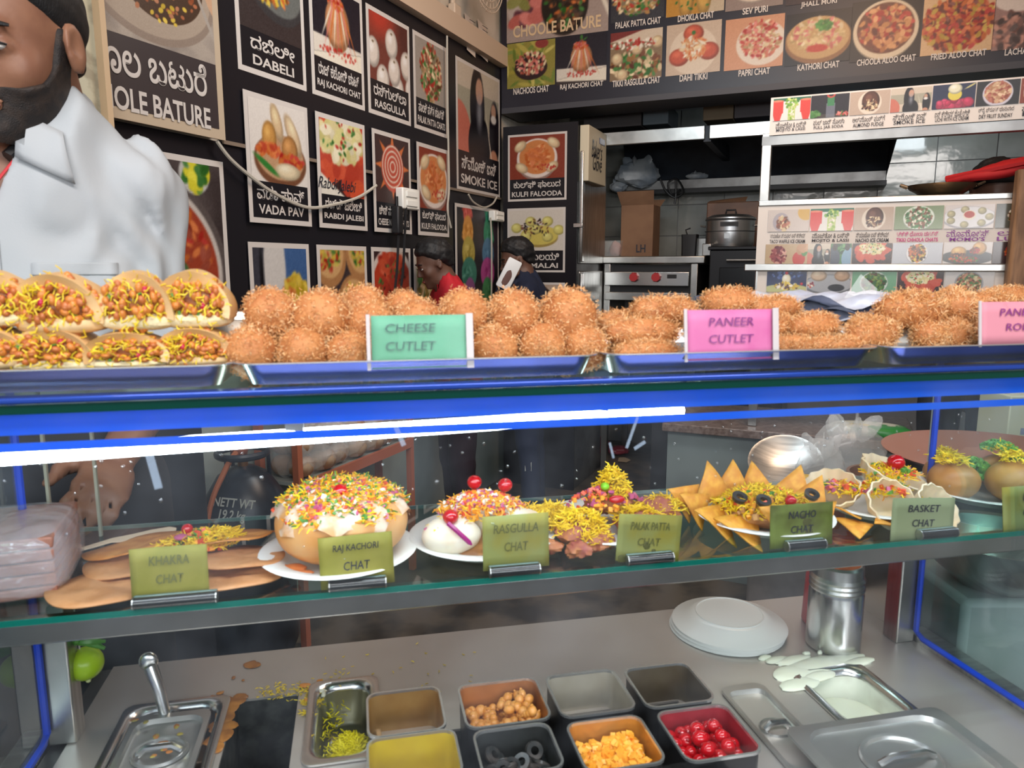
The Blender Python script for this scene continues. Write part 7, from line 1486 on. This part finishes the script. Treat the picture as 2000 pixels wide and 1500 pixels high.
def cutlet(label, grp, pm, u, v, z, sc, e, cat='cutlet', name='cutlet'):
    t = thing(name, label, cat, tuple(cw(u, v, z)), e, grp); t.scale = (sc,) * 3
    a = bpy.data.objects.new('core', pm[0]); C.objects.link(a); a.parent = t; o = bpy.data.objects.new('crumb_shreds', pm[1]); C.objects.link(o); o.parent = t; o['kind'] = 'stuff'; return t
ORD = ('first', 'second', 'third', 'fourth', 'fifth', 'sixth', 'seventh', 'eighth', 'ninth', 'tenth')
low = [(491, 688, 96), (590, 688, 96), (682, 692, 88), (775, 690, 92), (872, 688, 92), (966, 683, 92), (1061, 680, 92), (1142, 680, 84)]
upf = [(528, 612, 98), (627, 622, 112), (722, 635, 90), (818, 632, 92), (908, 614, 94), (1004, 618, 100), (1109, 620, 110)]
bkr = [(708, 600, 84), (788, 607, 76)]
k = 0
for lay, pts, v, rowl in ((0, low, .046, 'bottom row'), (1, upf, .066, 'upper row'), (2, bkr, .125, 'rear upper row')):
    for i, (x, y, dd) in enumerate(pts):
        u, z = cv(x, y, v); r_ = dd / 2 / F * optd(cw(u, v, z)); z = max(z, TBASE + r_ * .93) if lay == 0 else z
        card_hidden = lay == 0 and i in (3, 4)
        lb = 'round cheese cutlet, %s in the %s' % (ORD[i] + ' from the left', rowl)
        cutlet(lb, 'round cheese cutlets', BALLM[k % 4], u, v, z, r_ / .0243, (k * 1.3, k * .7, k * 2.1)); k += 1
for i in range(7):   # the layer behind that carries the rear balls
    u0_, _ = cv(520 + i * 95, 680, .10); cutlet('round cheese cutlet low at the tray back, %s from the left' % ORD[i], 'round cheese cutlets', BALLM[i % 4], u0_, .112, TBASE + .0235, 1.0, (i, i * 2, i))
logs = [(1262, 690, 132, 44, .040, 0, 'bottom front, left of the pink card'), (1205, 688, 70, 40, .075, .5, 'bottom layer at the far left end'), (1257, 650, 150, 52, .060, 0, 'middle layer left of the pink card'), (1212, 634, 100, 46, .10, .2, 'half hidden behind the middle one at left'), (1296, 607, 132, 54, .085, 0, 'top of the pile left of the pink card'), (1425, 592, 110, 52, .11, -.1, 'top of the pile behind the pink card'), (1512, 603, 112, 44, .10, 0.05, 'top right behind the pink card'), (1400, 640, 140, 50, .07, 0, 'middle layer behind the pink card'), (1410, 680, 140, 46, .05, 0, 'bottom layer behind the pink card'), (1510, 640, 90, 50, .075, .3, 'middle, just right of the pink card'), (1548, 675, 84, 40, .045, -.2, 'bottom, just right of the pink card'), (1590, 637, 112, 46, .065, .15, 'middle layer right of the pink card'), (1632, 674, 118, 34, .038, 0, 'bottom front at the right corner of the third tray'), (1690, 640, 90, 48, .09, .6, 'behind, between the two right trays')]
for i, (x, y, dx, dy, v, rz2, lb) in enumerate(logs):
    u, z = cv(x, y, v); od = optd(cw(u, v, z)); cutlet('long cutlet, ' + lb, 'long paneer cutlets', LOGM[i % 3], u, v, z, 1, (i * 1.1, 0, CA + rz2)).scale = (dx / F * od / .080, dy / F * od / .033, dy / F * od / .033)
logs2 = [(1702, 652, 115, 56, .05, .1, 'front left corner of the right tray'), (1815, 655, 80, 52, .05, .5, 'bottom row, second in the right tray'), (1860, 655, 56, 52, .055, 1.2, 'bottom row, third in the right tray, end on'), (1900, 650, 60, 50, .09, .8, 'dark one behind the bottom row of the right tray'), (1778, 607, 138, 66, .065, 0, 'biggest, on top at the left of the right tray'), (1866, 602, 72, 66, .085, 1.1, 'on top beside the biggest one'), (1930, 600, 110, 56, .12, .2, 'rear upper row left of the salmon card'), (1970, 580, 110, 36, .16, 0, 'topmost rear of the right tray'), (1960, 650, 110, 50, .06, 0, 'behind the salmon card')]
for i, (x, y, dx, dy, v, rz2, lb) in enumerate(logs2):
    u, z = cv(x, y, v); od = optd(cw(u, v, z)); cutlet('long crumbed cutlet, ' + lb, 'long cutlets in the right tray', LOGM[(i + 1) % 3], u, v, z, 1, (i * 1.7, 0, CA + rz2)).scale = (max(dx, 75) / F * od / .080, dy / F * od / .033, dy / F * od / .033)
# white wrapped sheets behind the cutlets, steel bowl rim, hanging clear bag
u, z = cv(1640, 612, .22); t = cthing('white_wrapped_sheets', 'white plastic wrapped sheets behind the paneer cutlets', 'packet', u, .27, GZ + .008)
b = B(); n = 24
for q in range(4): b.add([(x * .13, y * .10, .022 + .010 * q + .006 * math.sin(x * 9 + q * 2) + .004 * math.sin(y * 8 + x * 5)) for x in np.linspace(-1, 1, n) for y in np.linspace(-1, 1, 12)], [(i * 12 + j, (i + 1) * 12 + j, (i + 1) * 12 + j + 1, i * 12 + j + 1) for i in range(n - 1) for j in range(11)])
o = b.obj('sheets', mat('white_film', (.66, .70, .80), .25, col2=(.50, .55, .70), scale=12), t, sharp=80); B().bx(-.12, .12, -.09, .09, 0, .022).obj('base', PLAST_W, t)
u, z = cv(1690, 575, .20); t = cthing('clear_sachet', 'torn clear plastic sachet sticking up behind the long cutlets', 'sachet', u, .24, GZ + .008); B().add([(-.05, 0, .02), (.04, .0, .02), (.045, -.004, .066), (.022, 0, .085), (.0, .004, .05), (-.03, 0, .045)], [(0, 4, 5), (0, 1, 4), (1, 2, 4), (2, 3, 4)]).obj('film', CLEAR, t, smooth=False); B().bx(-.05, .05, -.004, .004, 0, .021).obj('folded_base', CLEAR, t)
u, z = cv(462, 640, .16); t = cthing('steel_bowl', 'steel bowl rim between the dabeli buns and the cutlets', 'bowl', u, .30, GZ + .001); B().lathe([(0, 0), (.05, 0), (.07, .02), (.078, .045), (.082, .046), (.076, .044), (.066, .02), (0, .004)], n=40).obj('bowl', STEEL_P, t)

# ---------------------------------------------------------------- stuffed dabeli buns
BUN = mat('bun_crust', (.60, .33, .11), .42, col2=(.76, .58, .33), scale=9, sharp=(.35, .7), bump=(120, .1)); CRB = mat('bun_crumb', (.74, .64, .40), .85, bump=(200, .6)); FIL = mat('dabeli_masala', (.20, .055, .014), .35, col2=(.36, .12, .025), scale=75); NUT = mat('peanut_red', (.42, .13, .035), .3); NUT2 = mat('peanut_orange', (.56, .20, .04), .3); POM = mat('pomegranate', (.40, .008, .04), .12)
def dabeli_proto(seed, w=.043, H=.056):
    rg = random.Random(seed); ms = []
    b = B(); n = 30; L = []                     # top crust: arched shell open to the front
    for i in range(n + 1):
        a = math.pi * (i / n) * 1.12 - .06 * math.pi; cx, cz_ = math.cos(a), math.sin(a); ra = w * (1 + .04 * math.sin(3 * a + seed)); th = .009 + .004 * math.sin(a)
        L.append([(cx * (ra), -.028 + .005 * math.sin(2 * a + seed), H * .30 + cz_ * H * .68), (cx * (ra + .001), .0, H * .30 + cz_ * H * .72), (cx * (ra * .96), .032, H * .28 + cz_ * H * .62), (cx * (ra - th), .030, H * .28 + cz_ * (H * .60 - th)), (cx * (ra - th), -.024, H * .30 + cz_ * (H * .66 - th))])
    b.loft(L); ms.append(('top_bun', b.mesh('top_bun', [BUN]), None))
    b = B(); b.lump((0, .0, .009), (w * 1.0, .032, .0095), .05, 3, seed, 26, 10, pw=.75); ms.append(('bottom_bun', b.mesh('bottom_bun', [CRB if seed % 2 else BUN]), None))
    b = B(); b.lump((0, -.002, H * .46), (w * .88, .027, H * .40), .10, 4, seed + 3, 36, 24, pw=.85); core = b.v[0]; ms.append(('filling', b.mesh('filling', [FIL]), 'stuff'))
    fr = [p for p in core if p[1] < -.012]
    b = B()
    for k in range(72): p = fr[rg.randrange(len(fr))]; b.lump(p + np.array([rg.gauss(0, .002), -.0035, rg.gauss(0, .002)]), (.0058, .0042, .004), .06, 3, k, 12, 8, mi=k % 2, T=np.array(Euler((rg.uniform(0, 3), rg.uniform(0, 3), rg.uniform(0, 3))).to_matrix()))
    ms.append(('peanuts', b.mesh('peanuts', [NUT, NUT2]), 'stuff'))
    b = B()
    for k in range(180): p = fr[rg.randrange(len(fr))]; b.strand(p + np.array([rg.gauss(0, .003), -.004 - rg.random() * .003, rg.gauss(0, .003)]), (rg.uniform(-1, 1), rg.uniform(-.5, .2), rg.uniform(-1, 1)), .010, .0009, rg=rg, bend=.5)
    ms.append(('sev', b.mesh('sev', [mat('dabeli_sev', (.74, .56, .03), .5)]), 'stuff'))
    b = B()
    for k in range(5): p = fr[rg.randrange(len(fr))]; b.lump(p + np.array([0, -.004, 0]), (.0034, .003, .0046), .05, 3, k, 10, 8)
    ms.append(('pomegranate_seeds', b.mesh('pomegranate_seeds', [POM]), 'stuff'))
    b = B()
    for k in range(26): p = fr[rg.randrange(len(fr))]; b.box(p + np.array([0, -.003, 0]), (.004, .0012, .003), T=np.array(Euler((rg.uniform(0, 3), rg.uniform(0, 3), 0)).to_matrix()))
    ms.append(('coriander', b.mesh('coriander', [GRB]), 'stuff')); return ms
DP = [dabeli_proto(s) for s in (1, 2, 3)]
def dabeli(label, i, x, y, wpx, v, rz2=0, tiltx=0, hs=1):
    u, z = cv(x, y, v); s = wpx / F * optd(cw(u, v, z)) / .086; t = cthing('dabeli_bun', label, 'bun', u, v + .02, z, rz2, 'dabeli buns in the left tray'); t.scale = (s, s, s * hs); t.rotation_euler = (tiltx, 0, CA + rz2)
    for nme, me, kd in DP[i % 3]:
        o = bpy.data.objects.new(nme, me); C.objects.link(o); o.parent = t
        if kd: o['kind'] = kd
for i, (lb, x, y, wp, v, rz2, hs) in enumerate((('stuffed dabeli bun cut by the left edge, top layer', -25, 642, 150, .03, 0, 1.15), ('stuffed dabeli bun second from the left in the top layer', 112, 655, 168, .03, -.05, 1.1), ('tall stuffed dabeli bun in the middle of the top layer, crumb showing', 262, 648, 138, .028, .05, 1.3), ('stuffed dabeli bun at the right end of the top layer, pale crust', 378, 644, 136, .035, -.05, 1.3),
    ('stuffed dabeli bun at the far left of the bottom layer', -35, 726, 165, .03, 0, .82), ('stuffed dabeli bun second from the left in the bottom layer', 98, 728, 165, .03, 0, .82), ('stuffed dabeli bun with pale crust, third in the bottom layer', 243, 724, 155, .028, .04, .75), ('stuffed dabeli bun at the right end of the bottom layer', 380, 718, 150, .035, -.06, .80))): dabeli(lb, i, x, y, wp, v, rz2, 0, hs)

fit_texts()
bpy.context.view_layer.update()
